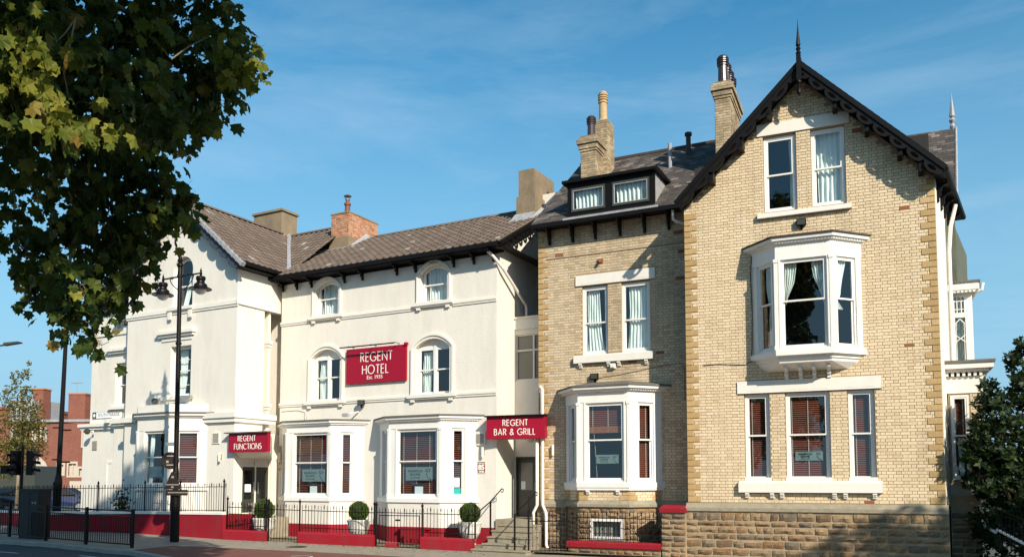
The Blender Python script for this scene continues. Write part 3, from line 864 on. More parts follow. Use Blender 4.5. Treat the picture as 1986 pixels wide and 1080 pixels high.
def bracket(mb, x, y0, z1, d, h, w=.07):
    """scrolled eaves bracket: top at z1, reaching d out from y0, h tall"""
    prof = [(0, 0), (-d, 0), (-d, -.05), (-d * .82, -.09), (-d * .55, -.10), (-d * .40, -h * .45), (-d * .42, -h * .62), (-d * .2, -h * .75), (-d * .22, -h * .92), (-d * .08, -h), (0, -h)]
    V = [(x - w / 2, y0 + p[0], z1 + p[1]) for p in prof] + [(x + w / 2, y0 + p[0], z1 + p[1]) for p in prof]
    n = len(prof)
    mb.add(V, [tuple(range(n))[::-1], tuple(range(n, 2 * n))] + [(i, (i + 1) % n, n + (i + 1) % n, n + i) for i in range(n)])
    return mb

def console(mb, x, y0, z1, d=.10, h=.15, w=.11):
    mb.box(x - w / 2, x + w / 2, y0 - d, y0, z1 - h * .38, z1)
    mb.box(x - w / 2, x + w / 2, y0 - d * .72, y0, z1 - h * .70, z1 - h * .42)
    mb.box(x - w / 2, x + w / 2, y0 - d * .5, y0, z1 - h, z1 - h * .74)

def chimney_pot(parent, loc, h, r, m='pot_dark', bands=2, louvre=False):
    b = MB()
    pr = [(r * 1.12, 0), (r * 1.12, h * .07), (r * .96, h * .10), (r * .9, h * .62), (r * 1.08, h * .64), (r * 1.08, h * .68), (r * .92, h * .70)]
    z = .72
    for k in range(3):
        pr += [(r * .92, h * z), (r * 1.15, h * (z + .01)), (r * 1.15, h * (z + .045)), (r * .92, h * (z + .055))]; z += .075
    pr += [(r * 1.0, h * .96), (r * .8, h * 1.0), (r * .3, h * 1.03)]
    b.lathe(pr, (0, 0, 0), 14)
    return b.build('chimney_pot', M[m], parent, loc, smooth=False)

def brick_stack(parent, x0, x1, y0, y1, z0, z1, cap=True, m='brick', name='chimney', corb=.06, capm=None):
    """brick chimney with recessed joints on its four sides, corbelled head"""
    core = MB(); core.box(x0, x1, y0, y1, z0, z1)
    ch = core.build(name, M['mortar'], parent)
    b = MB(); d = .008
    def side(T, w, za, zb):
        row = 0; z = za
        while z < zb - .03:
            x = -(.12 if row % 2 else 0); k = 0
            while x < w:
                L = .232 if k % 2 == 0 else .112
                a, c = max(0, x), min(w, x + L); x += L + .012; k += 1
                if c - a > .03:
                    q = MB(T); zz = min(z + .0753, zb); e = .004
                    q.add([(a, 0, z), (c, 0, z), (c, 0, zz), (a, 0, zz), (a + e, -d, z + e), (c - e, -d, z + e), (c - e, -d, zz - e), (a + e, -d, zz - e)],
                          [(0, 1, 5, 4), (1, 2, 6, 5), (2, 3, 7, 6), (3, 0, 4, 7), (4, 5, 6, 7)])
                    o = len(b.v); b.v += q.v; b.f += [tuple(i + o for i in f) for f in q.f]; b.mi += q.mi
            z += .0873; row += 1
    def four(a0, a1, b0, b1, za, zb):
        for p, q in (((a0, b0), (a1, b0)), ((a1, b0), (a1, b1)), ((a1, b1), (a0, b1)), ((a0, b1), (a0, b0))):
            T, w = face_T(p, q); side(T, w, za, zb)
    zc = z1 - .52 if cap else z1
    four(x0, x1, y0, y1, z0, zc)
    if cap:
        cc = MB()
        steps = [(corb * .5, zc, zc + .087), (corb, zc + .087, zc + .26), (corb * 1.9, zc + .26, zc + .44), (corb * .8, zc + .44, z1)]
        for k, (e, za, zb) in enumerate(steps):
            cc.box(x0 - e, x1 + e, y0 - e, y1 + e, za, zb - .001)
            four(x0 - e, x1 + e, y0 - e, y1 + e, za, zb)
        cc.build('corbelled_head', M['mortar'], ch)
        fl = MB(); fl.box(x0 - .02, x1 + .02, y0 - .02, y1 + .02, z1, z1 + .05); fl.build('flaunching', M['cement'], ch)
    b.build('brickwork', M[m], ch, kind='stuff')
    return ch

# ================================================================== the gabled brick house (right)
ZR = radians(-23.7)
R_ = thing('brick_house', 'tall yellow brick house with a steep black-trimmed gable and a projecting upstairs bay', 'house', (5.159, 24.57, 0), ZR)
XR = 6.72
def gtop(x): return 13.52 - abs(x - 3.38)
Rholes = [(2.32, 3.23, 9.74, 11.97), (3.62, 4.53, 9.74, 11.97), (1.65, 2.35, 2.02, 4.52), (2.77, 3.95, 2.02, 4.52), (4.41, 5.09, 2.02, 4.52), (2.05, 4.75, 5.72, 8.4)]
w_ = MB()
w_.slab([(0, -0.8), (XR, -0.8), (XR, gtop(XR)), (3.38, 13.52), (0, gtop(0))], [rect(*h) for h in Rholes], 0.0, 0.34)
w_.build('front_wall', M['mortar'], R_)
w_ = MB()   # side and back walls
w_.quad((0, .34, -.8), (0, .34, gtop(0)), (0, 9, gtop(0)), (0, 9, -.8)); w_.quad((XR, .0, -.8), (XR + .0, .0, 10.15), (XR + 1.51, 9, 10.15), (XR + 1.51, 9, -.8))
w_.quad((0, 9, -.8), (XR + 1.5, 9, -.8), (XR + 1.5, 9, 10.15), (0, 9, 10.15)); w_.quad((0, 1.7, -.8), (XR, 1.7, -.8), (XR, 1.7, 12), (0, 1.7, 12))
w_.build('inner_wall', M['dark'], R_)
# brick right return wall, turned a few degrees outwards
Ts, ws = face_T((XR, 0), (XR + 1.51, 9))
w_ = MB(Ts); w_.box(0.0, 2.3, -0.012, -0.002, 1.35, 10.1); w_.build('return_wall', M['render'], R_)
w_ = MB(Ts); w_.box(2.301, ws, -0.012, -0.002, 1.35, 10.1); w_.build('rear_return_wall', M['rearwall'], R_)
exq = quoin_holes(0, 1.42, gtop(0) - .15, 1) + quoin_holes(XR, 1.42, gtop(XR) - .1, -1)
ex = [(a, b, c, d) for (a, b, c, d) in Rholes]
ex[0:2] = [(2.32, 3.23, 9.70, 12.0), (3.62, 4.53, 9.70, 12.0)]
ex += [(2.14, 4.66, 9.56, 9.72), (2.16, 4.65, 11.99, 12.34), (1.47, 5.27, 4.53, 4.88), (1.47, 5.23, 1.70, 2.02), (1.98, 4.82, 5.5, 8.6)]
walls = Wall(0, XR, 1.42, 13.5, ex + exq, top=gtop)
def sc_R(b):
    # size as seen: nearer (right) and lower bricks are larger, full stretchers first
    return (b[1] - b[0]) * (1 + .03 * b[0]) - .002 * abs(b[2] - 3)
lay_bricks(R_, walls.bricks, 300, odd=0.004, score=sc_R)
lay_quoins(R_, 0, 1.42, gtop(0) - .15, 1); lay_quoins(R_, XR, 1.42, gtop(XR) - .1, -1)
# odd red-brown bricks seen in the gable
for (x, z) in ((5.85, 9.35), (4.72, 11.68)):
    link('brick', block_mesh('brick', .232, .075, .012, .004, 'odd_brick'), R_, (x, -.011, z), None, None, (1.1, 1, 1.7 if z > 11 else 1.3))
# plinth
pl = MB(); pl.box(-0.05, XR + .06, -0.07, -0.001, -0.8, 1.24); pl.build('plinth', M['stone_mortar'], R_)
Tp = Matrix.Translation((0, -.07, 0))
lay_stones(R_, -0.05, XR + .06, -0.62, 1.16, T=Tp, seed=11, hmin=.15, hmax=.25, wmin=.18, wmax=.60, depth=.045)
cp = MB(); cp.add([(-.05, -.125, 1.17), (XR + .06, -.125, 1.17), (XR + .06, -.125, 1.27), (-.05, -.125, 1.27), (-.05, -.001, 1.17), (XR + .06, -.001, 1.17), (XR + .06, -.001, 1.40), (-.05, -.001, 1.40)],
                  [(0, 1, 2, 3), (3, 2, 6, 7), (1, 0, 4, 5), (0, 3, 7, 4), (1, 5, 6, 2)])
cp.build('plinth_course', M['step'], R_)
# lintels and sills
def lintel(parent, x0, x1, z0, z1, openings=(), d=.045, m='trim', name='lintel'):
    b = MB(); b.box(x0, x1, -d, -.001, z0, z1)
    for a, c in openings:   # chamfered soffit strip
        b.add([(a - .02, -d - .004, z0 + .07), (c + .02, -d - .004, z0 + .07), (c + .02, -.01, z0 - .005), (a - .02, -.01, z0 - .005), (a - .02, -d - .004, z0 + .06), (c + .02, -d - .004, z0 + .06)],
              [(0, 3, 2, 1), (0, 1, 5, 4)])
    return b.build(name, M[m], parent)
def sillbox(parent, x0, x1, z0, z1, d=.12, m='trim', cons=(), name='sill', ch=.15):
    b = MB()
    b.add([(x0, -d, z0), (x1, -d, z0), (x1, -d, z1 - .05), (x0, -d, z1 - .05), (x0, -.001, z0), (x1, -.001, z0), (x1, -.001, z1), (x0, -.001, z1)],
          [(0, 1, 2, 3), (3, 2, 6, 7), (1, 0, 4, 5), (0, 3, 7, 4), (1, 5, 6, 2)])
    s = b.build(name, M[m], parent)
    for x in cons:
        c = MB(); console(c, x, -.001, z0 - .002, d * .85, ch); c.build('console_bracket', M[m], s)
    return s
lintel(R_, 2.16, 4.65, 12.0, 12.34); sillbox(R_, 2.14, 4.66, 9.56, 9.72)
lintel(R_, 1.47, 5.27, 4.53, 4.88, [(1.7, 2.33), (2.80, 3.92), (4.44, 5.07)])
sillbox(R_, 1.47, 5.23, 1.71, 2.03, d=.14, cons=(1.70, 2.38, 2.65, 4.02, 4.30, 5.03))
for i, (x0, x1) in enumerate(((2.33, 3.22), (3.63, 4.52))):
    w = make_window(R_, 'window', x0, x1, 9.74, 11.96, y=.07, fw=.08, zm=10.83)
    if i == 0: curtain(w, [(11.9, 3.0, 3.14), (11, 3.04, 3.14), (9.8, 3.02, 3.14)], .24, 2)
    else: curtain(w, [(11.9, 3.75, 4.44), (10.8, 3.78, 4.44), (9.8, 3.80, 4.44)], .26, 5)
for i, (x0, x1) in enumerate(((1.66, 2.34), (2.78, 3.94), (4.42, 5.08))):
    w = make_window(R_, 'window', x0, x1, 2.03, 4.51, y=.08, fw=.075, zm=3.32)
    sb = MB(); sb.box(x0 - .03, x1 + .03, -.02, .1, 2.0, 2.13); sb.build('inner_sill', M['trim'], w)
    tp = {0: (1.84,), 1: (2.93, 3.36, 3.84), 2: (4.60, 4.93)}[i]
    make_blind(w, x0 + .09, x1 - .09, 2.16, 4.42, .21, tp)
# bay on corbels
Rb, fr, pts = make_bay(R_, 1.95, 4.85, 2.67, 4.11, .72, 5.62, 8.12, 8.72, (2.80, 4.00), (.17, .80), roof='darkfelt', roof_h=.16, zm=6.97, cornice=.16, dent=.085)
for (root, T, a, c, b0, b1), k in zip(fr, (0, 1, 2)):
    if k == 1:
        curtain(root, [(8.05, a + .06, a + .42), (7.5, a + .06, a + .34), (7.1, a + .06, a + .16), (6.9, a + .06, a + .12)], .2, 5, T)
        curtain(root, [(8.05, c - .42, c - .05), (7.6, c - .34, c - .05), (7.1, c - .16, c - .04), (6.9, c - .12, c - .04)], .2, 4, T)
    elif k == 0:
        curtain(root, [(8.05, a + .22, c - .04), (7.5, a + .20, c - .04), (6.9, a + .34, c - .02), (6.5, a + .30, a + .44), (5.8, a + .34, a + .62)], .16, 4, T, .02)
    else:
        curtain(root, [(8.05, a + .08, c - .2), (7.6, a + .08, c - .3), (7.1, a + .05, a + .26), (6.9, a + .05, a + .16), (6.7, a + .12, a + .34)], .16, 4, T, .02)
cb = MB()
prof = [(.05, 5.60), (.02, 5.52), (.02, 5.46), (-.04, 5.42), (-.04, 5.36), (-.09, 5.33), (-.10, 5.27)]
for (d0, z0), (d1, z1) in zip(prof[:-1], prof[1:]): ring_band(cb, pts, d0, z0, d1, z1)
P = offset_poly(pts, -.10); P = [(max(min(p[0], 4.8), 2.0), p[1]) for p in P]
cb.add([(p[0], p[1], 5.27) for p in P] + [(2.35, -.001, 5.10), (4.45, -.001, 5.10)], [(0, 4, 1), (1, 4, 5, 2), (2, 5, 3), (3, 5, 4, 0)])
cb.build('corbelled_base', M['white'], Rb)
for x in (2.84, 3.22, 3.58, 3.96):
    c = MB(); c.box(x - .05, x + .05, -.46, -.001, 5.14, 5.27); bracket(c, x, -.001, 5.20, .40, .34, .10); c.build('console_bracket', M['white'], Rb)
# bargeboards
def barge(parent, x0, z0, x1, z1, y, depth=.24, n=8, m='black', amp=.10, name='bargeboard', th=.05, band=.14):
    """raking board with a scalloped, pierced lower edge"""
    dx, dz = x1 - x0, z1 - z0; L = sqrt(dx * dx + dz * dz); t = Vector((dx / L, dz / L)); nn = Vector((t.y, -t.x))
    if nn.y > 0: nn = -nn
    def P(s, d): return (x0 + t.x * s + nn.x * d, z0 + t.y * s + nn.y * d)
    up = [P(0, 0), P(L, 0)]; lo = []; holes = []
    per = L / n
    for k in range(n):
        for j in range(8):
            f = j / 8; s = (k + f) * per
            lo.append(P(s, depth + amp * (abs(sin(pi * f)) ** .7 - .35 * (1 if j == 0 else 0))))
        if band > 0:
            hc = (k + .5) * per
            holes.append([P(hc + cos(a) * per * .24, depth - .02 + sin(a) * amp * .42 + amp * .18) for a in [i * pi / 4 for i in range(8)]])
    lo.append(P(L, depth))
    poly = up + lo[::-1]
    area = sum(poly[i][0] * poly[(i + 1) % len(poly)][1] - poly[(i + 1) % len(poly)][0] * poly[i][1] for i in range(len(poly)))
    if area < 0: poly = poly[::-1]
    b = MB(); b.slab(poly, holes, y, y + th)
    # capping board
    A, B = P(0, -.02), P(L, -.02); C, D = P(L, .10), P(0, .10)
    q = [A, B, C, D]
    if dx > 0: q = q[::-1]
    ar = sum(q[i][0] * q[(i + 1) % 4][1] - q[(i + 1) % 4][0] * q[i][1] for i in range(4))
    if ar < 0: q = q[::-1]
    b.slab(q, [], y - .035, y - .002)
    return b.build(name, M[m], parent)
roofR = MB()
yo = -.50
for sx, x1, z1 in ((-1, -.16, 10.27), (1, 6.98, 10.25)):
    nx, nz_ = sx * .12 * .7071, .12 * .7071
    a = (3.4, yo, 13.83); b_ = (x1, yo, z1); c = (x1, 9, z1); d = (3.4, 9, 13.83)
    roofR.add([a, b_, c, d] + [(p[0] - nx * .9, p[1], p[2] - nz_ * .9) for p in (a, b_, c, d)], [(0, 3, 2, 1) if sx > 0 else (0, 1, 2, 3), (4, 5, 6, 7) if sx > 0 else (7, 6, 5, 4), (0, 1, 5, 4), (1, 2, 6, 5), (2, 3, 7, 6)])
rf = roofR.build('roof', M['roof_under'], R_)
for sx, x1, z1 in ((-1, -.17, 10.26), (1, 6.99, 10.24)):
    Ln = sqrt((x1 - 3.4) ** 2 + (13.83 - z1) ** 2)
    U = Vector((3.4 - x1, 0, 13.83 - z1)).normalized()
    S = Vector((0, 1, 0)) if sx > 0 else Vector((0, -1, 0))
    O = (x1, yo - .02, z1 + .02) if sx > 0 else (x1, 9, z1 + .02)
    tiled_plane(O, S, U, [(0, 0), (9.5, 0), (9.5, Ln), (0, Ln)], .28, .22, 0, .012, .5, .004).build('slates', M['slate'], rf, kind='stuff')
barge(rf, 3.4, 13.80, -.18, 10.22, yo - .03, depth=.22, n=8, amp=.12)
barge(rf, 3.4, 13.80, 7.0, 10.20, yo - .03, depth=.22, n=9, amp=.12)
rc = MB(); rc.tube([(3.4, yo, 13.9), (3.4, 9, 13.9)], .07, 6); rc.build('ridge', M['slate'], rf)
fi = MB()
fi.lathe([(.02, 12.78), (.055, 12.84), (.06, 12.93), (.03, 13.0), (.05, 13.06), (.03, 13.1), (.06, 13.14), (.06, 13.2)], (3.4, yo - .09, 0), 8)
fi.box(3.4 - .06, 3.4 + .06, yo - .15, yo - .035, 13.2, 13.95)
fi.lathe([(.05, 13.95), (.075, 14.0), (.04, 14.05), (.07, 14.12), (.04, 14.18), (.065, 14.22), (.035, 14.5), (.012, 14.8), (.004, 14.98)], (3.4, yo - .09, 0), 8)
fi.build('finial', M['black'], rf)
for x in (.9, 1.75, 2.55, 4.3, 5.1, 5.9, 6.4):
    z = gtop(x) + .12; pb = MB(); pb.box(x - .06, x + .06, yo + .03, -.001, z - .42, z - .10); pb.build('purlin_end', M['black'], rf)
gu = MB(Ts); gu.tube([(-.45, -.32, 10.16), (4.4, -.32, 10.16)], .075, 6); gu.box(-.4, 4.4, -.30, -.02, 10.10, 10.16); gu.build('gutter', M['black'], rf)
for k in range(5):
    bk = MB(Ts); bk.T = Ts @ Matrix.Translation((.35 + k * .8, 0, 0)); bracket(bk, 0, -.012, 10.08, .28, .55, .07); bk.build('eaves_bracket', M['black'], R_)
# cream downpipe on the return wall
dp = MB(Ts); dp.tube([(2.2, -.30, 9.95), (2.1, -.16, 9.3), (2.1, -.10, 8.6), (2.1, -.10, 5.3)], .055, 8); dp.build('downpipe', M['pinkpipe'], R_)
dp = MB(Ts); dp.tube([(4.6, -.75, 8.1), (4.6, -.72, 7.9), (4.6, -.35, 7.75), (4.6, -.2, 7.4)], .06, 8); dp.build('downpipe', M['white'], R_)
# rear cross gable facing right
cg = MB(); cg.add([(4.4, 6, 13.66), (7.75, 6, 13.66), (7.45, 2.9, 10.3), (4.4, 2.9, 10.3), (4.4, 9, 10.3), (7.75, 9, 10.3)], [(0, 3, 2, 1), (0, 1, 5, 4), (1, 2, 5)])
cgo = cg.build('rear_roof', M['roof_under'], R_)
U = Vector((0, 3.1, 3.36)).normalized()
tiled_plane((6.0, 2.88, 10.31), (1, 0, 0), U, [(0, 0), (1.46, 0), (1.76, 4.57), (0, 4.57)], .26, .16, 0, .014, .5, .01).build('slates', M['slate'], cgo, kind='stuff')
cg = MB(); cg.tube([(7.80, 6, 13.70), (7.48, 2.85, 10.28)], .04, 6); cg.build('verge', M['lead'], cgo)
cg = MB(); cg.lathe([(.05, 13.65), (.09, 13.75), (.05, 13.85), (.11, 13.95), (.05, 14.05), (.09, 14.1), (.02, 14.7), (.005, 14.9)], (7.70, 6, 0), 8); cg.build('finial', M['lead'], cgo)
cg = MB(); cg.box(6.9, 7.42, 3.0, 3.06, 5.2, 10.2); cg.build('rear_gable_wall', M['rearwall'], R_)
# upper side bay, white timber with lattice lights
x0, x1, y0 = 7.16, 7.74, 2.5
def side_bay():
    b = MB(); b.slab(rect(x0, x1, 5.35, 7.45), [rect(7.285, 7.53, 6.88, 7.33), rect(7.275, 7.55, 5.5, 6.74)], y0, y0 + .08)
    b.box(x1 - .06, x1 - .001, y0 + .081, 4.6, 5.35, 7.45); b.box(6.9, x1, y0 + .5, y0 + .55, 5.3, 7.4)
    o = b.build('side_bay', M['white'], R_)
    c = MB(); c.box(7.0, x1 + .16, y0 - .22, 4.8, 7.50, 7.70); c.add([(7.0, y0 - .12, 7.42), (x1 + .08, y0 - .12, 7.42), (x1 + .16, y0 - .22, 7.499), (7.0, y0 - .22, 7.499), (x1 + .08, 4.8, 7.42), (x1 + .16, 4.8, 7.499)], [(0, 1, 2, 3), (1, 4, 5, 2)])
    for k in range(8): c.box(7.05 + k * .1, 7.11 + k * .1, y0 - .20, y0 - .13, 7.43, 7.495)
    c.build('cornice', M['trim'], o)
    r = MB(); r.box(6.98, x1 + .2, y0 - .26, 4.85, 7.703, 7.76); r.build('bay_roof', M['felt'], o)
    g = MB(); g.quad((7.2, y0 + .05, 5.45), (7.6, y0 + .05, 5.45), (7.6, y0 + .05, 7.4), (7.2, y0 + .05, 7.4)); g.build('pane', M['glass'], o)
    l = MB(); t = .012
    for x in (7.35, 7.46): l.box(x - t, x + t, y0 + .01, y0 + .045, 6.88, 7.33)
    for z in (6.98, 7.22): l.box(7.285, 7.53, y0 + .012, y0 + .043, z - t, z + t)
    for (p, q) in (((7.275, 6.55), (7.41, 6.70)), ((7.41, 6.70), (7.55, 6.55)), ((7.275, 6.02), (7.55, 6.24)), ((7.275, 6.24), (7.55, 6.02)), ((7.275, 5.5), (7.275, 6.74))):
        d = Vector((q[0] - p[0], q[1] - p[1])).normalized(); nn = Vector((-d.y, d.x)) * t
        l.slab([(p[0] - nn.x, p[1] - nn.y), (p[0] + nn.x, p[1] + nn.y), (q[0] + nn.x, q[1] + nn.y), (q[0] - nn.x, q[1] - nn.y)][::-1], [], y0 + .015, y0 + .04)
    for s in (7.31, 7.515): l.box(s - .008, s + .008, y0 + .016, y0 + .04, 5.5, 6.6)
    l.build('glazing_bars', M['white'], o)
    curtain_mesh([(7.4, 7.2, 7.6), (5.5, 7.2, 7.6)], y0 + .2, 5, .03).build('curtain', M['curtain'], o)
side_bay()
# lower side bay
def side_porch():
    y = 1.0; a, c = 6.93, 7.76
    b = MB(); b.slab(rect(a, c, 1.9, 4.4), [rect(6.99, 7.41, 2.08, 4.34)], y, y + .1); b.box(c - .12, c, y + .101, 5.0, 1.9, 4.4)
    b.box(6.9, c, y + .9, y + .95, 1.5, 4.4)
    o = b.build('side_bay', M['mortar'], R_)
    bw = Wall(7.46, c, 1.95, 4.38, [], y=y - .001)
    lay_bricks(o, bw.bricks, 0)
    f = MB(); f.box(6.86, c + .03, y - .03, 5.0, 4.401, 4.86); f.build('frieze', M['trim'], o)
    cc = MB(); cc.box(6.8, c + .16, y - .16, 5.0, 4.97, 5.05); cc.box(6.8, c + .26, y - .26, 5.0, 5.051, 5.20)
    for k in range(7): cc.box(6.88 + k * .135, 6.95 + k * .135, y - .12, y - .031, 4.86, 4.968)
    for k in range(8): cc.box(c + .031, c + .12, y + .1 + k * .3, y + .18 + k * .3, 4.86, 4.968)
    cc.build('cornice', M['trim'], o)
    r = MB(); r.box(6.78, c + .30, y - .30, 5.0, 5.201, 5.27); r.build('bay_roof', M['felt'], o)
    s = MB(); s.box(6.84, c + .08, y - .09, 1.6, 1.64, 1.93); s.build('sill', M['plinth_grey'], o)
    st = MB(); st.box(6.9, 7.62, y - .02, 5.0, -.8, 1.639); st.build('plinth', M['stone_mortar'], o)
    lay_stones(o, 6.9, 7.62, -.6, 1.2, T=Matrix.Translation((0, y - .02, 0)), seed=4)
    w = make_window(o, 'sash_frame', 6.98, 7.42, 2.07, 4.35, y=y - .02, fw=.05, zm=3.25, part='sash_frame')
    for ch in list(w.children): ch.parent = o
    make_blind(o, 7.03, 7.37, 3.2, 4.28, y + .12, (7.1, 7.28))
    curtain_mesh([(3.2, 7.14, 7.3), (2.1, 7.16, 7.27)], y + .16, 3, .02).build('curtain', M['curtain'], o)
side_porch()
# chimney
rc_ = brick_stack(R_, .60, 1.08, 2.2, 4.2, 11.0, 14.9, m='sootbrick')
for k, y in enumerate((2.40, 2.95, 3.50, 4.0)): chimney_pot(rc_, (.84, y, 14.95), .92, .17)
cable = MB(); cable.tube([(1.95, -.03, 8.5), (1.90, -.02, 8.0), (1.93, -.02, 6.9), (1.91, -.02, 5.9), (1.88, -.02, 5.45), (1.7, -.02, 5.36), (.9, -.02, 5.42), (.5, -.02, 5.41)], .010, 4); cable.build('cable', M['black'], R_)
# yard cameras and lights on this house
def floodlight(name, label, loc, rz, cat='floodlight'):
    t = thing(name, label, cat, loc, rz)
    b = MB(); b.box(-.13, .13, -.12, -.02, -.10, .09); b.build('housing', M['black'], t)
    b = MB(); b.box(-.11, .11, -.128, -.121, -.08, .07); b.build('lens', M['doorgrey'], t)
    b = MB(); b.box(-.03, .03, -.02, 0.0, -.2, .02); b.tube([(0, -.02, -.18), (0, -.06, -.11)], .02, 5); b.build('bracket', M['black'], t)
    return t
def on(T0, x, y, z): 
    v = T0.matrix_world @ Vector((x, y, z)) if False else Vector((T0.location.x + x * cos(T0.rotation_euler.z) - y * sin(T0.rotation_euler.z), T0.location.y + x * sin(T0.rotation_euler.z) + y * cos(T0.rotation_euler.z), T0.location.z + z)); return tuple(v)
floodlight('floodlight', 'small black floodlight on the gable wall above the upstairs bay roof', on(R_, 3.33, -.012, 9.32), ZR)
# ================================================================== the middle brick house
ZM = radians(-25.9)
M_ = thing('brick_house', 'lower yellow brick house with a black dormer, left of the gabled brick house', 'house', (0.893, 27.90, 0), ZM)
M_.scale = (1.011, 1.011, 1.011)
XM = 5.95
Mh = [(1.56, 2.44, 6.07, 8.33), (2.90, 3.84, 6.07, 8.33), (1.1, 4.05, 1.9, 4.5), (2.12, 3.16, 0.28, 0.80)]
w_ = MB(); w_.slab(rect(0, XM, -0.8, 10.44), [rect(*h) for h in Mh], 0.0, .34); w_.build('front_wall', M['mortar'], M_)
w_ = MB(); w_.quad((0, .34, -.8), (0, .34, 10), (0, 8, 10), (0, 8, -.8)); w_.quad((0, 1.6, -.8), (XM, 1.6, -.8), (XM, 1.6, 10), (0, 1.6, 10)); w_.quad((0, 8, -.8), (XM, 8, -.8), (XM, 8, 10), (0, 8, 10))
w_.build('inner_wall', M['dark'], M_)
ex = [(1.56, 2.44, 6.0, 8.36), (2.90, 3.84, 6.0, 8.36), (1.35, 4.01, 8.36, 8.70), (1.30, 3.95, 5.80, 6.09), (1.0, 4.15, 1.7, 4.7)] + quoin_holes(0, 1.42, 10.35, 1)
wm = Wall(0, XM, 1.42, 10.42, ex)
lay_bricks(M_, wm.bricks, 300, odd=0.004, m='brick_dim_lit', score=lambda b: (b[1] - b[0]) * (1 + .03 * b[0]) * (1 if b[0] < 4.9 else .2))
lay_quoins(M_, 0, 1.42, 10.35, 1)
for (x, z) in ((.62, 9.42), (4.68, 8.22), (4.62, 9.66), (4.75, 9.05), (3.1, 5.72)):
    link('brick', block_mesh('brick', .232, .075, .012, .004, 'odd_brick'), M_, (x, -.011, z), None, None, (1.25, 1, 1.5))
st = MB(); st.box(.30, XM, -.03, -.010, 9.36, 9.40); st.build('string_course', M['mortar'], M_)
lintel(M_, 1.35, 2.66, 8.36, 8.70, [(1.58, 2.42)]); lintel(M_, 2.664, 4.01, 8.36, 8.70, [(2.92, 3.82)])
sillbox(M_, 1.30, 3.95, 5.81, 6.08, d=.14, cons=(1.52, 2.48, 2.82, 3.72))
for i, (x0, x1) in enumerate(((1.56, 2.44), (2.90, 3.84))):
    w = make_window(M_, 'window', x0, x1, 6.09, 8.31, y=.07, fw=.07, zm=7.12)
    if i == 0: curtain(w, [(8.2, 1.68, 2.10), (7.4, 1.68, 2.12), (6.8, 1.68, 2.16), (6.15, 1.68, 2.28)], .22, 5)
    else: curtain(w, [(8.2, 3.10, 3.72), (7.4, 3.12, 3.74), (6.15, 3.04, 3.74)], .22, 6)
# plinth
pl = MB()
pl.slab(rect(-.03, XM, -.8, 1.24), [rect(2.05, 3.22, .22, .86)], -.06, -.001); pl.build('plinth', M['stone_mortar'], M_)
lay_stones(M_, -.03, XM, -.5, 1.16, T=Matrix.Translation((0, -.06, 0)), seed=21, holes=((1.0, 4.3, -1, 3),))
cp = MB(); cp.add([(-.03, -.11, 1.17), (XM, -.11, 1.17), (XM, -.11, 1.27), (-.03, -.11, 1.27), (-.03, -.001, 1.17), (XM, -.001, 1.17), (XM, -.001, 1.40), (-.03, -.001, 1.40)],
                  [(0, 1, 2, 3), (3, 2, 6, 7), (1, 0, 4, 5), (0, 3, 7, 4), (1, 5, 6, 2)]); cp.build('plinth_course', M['step'], M_)
# bay
Mb, fr, pts = make_bay(M_, .98, 4.17, 1.73, 3.37, .85, 1.97, 4.42, 4.92, (1.98, 3.22), (.27, .74), roof='felt', roof_h=.14, zm=3.27, cornice=.20, dent=.085)
s = MB(); ring_band(s, pts, .05, 1.73, .05, 1.97, cap_bot=True); s.build('apron', M['white'], Mb)
for (root, T, a, c, b0, b1), k in zip(fr, (0, 1, 2)):
    if k == 1:
        make_blind(root, a + .05, c - .05, 3.50, b1 - .05, .17, (a + .18, (a + c) / 2 + .06), T, stack=.20)
        cd = MB(T); cd.tube([(a + .2, .2, 3.5), (a + .24, .2, 3.0), (a + .30, .2, 2.05)], .008, 4); cd.build('blind_cord', M['tape'], root)
        po = MB(T); po.box(a + .30, c - .22, .13, .14, 2.55, 2.82); po = po.build('poster', M['poster'], root)
        POSTER_M = (T, (a + .30 + c - .22) / 2, 2.685, c - .22 - a - .30, .27)
    elif k == 2: make_blind(root, a + .05, c - .05, b0 + .05, b1 - .05, .17, (a + .10, c - .18,), T)
    else: curtain(root, [(4.3, c - .35, c - .1), (3.4, c - .22, c - .08), (2.8, c - .30, c - .1), (2.1, c - .42, c - .1)], .2, 4, T)
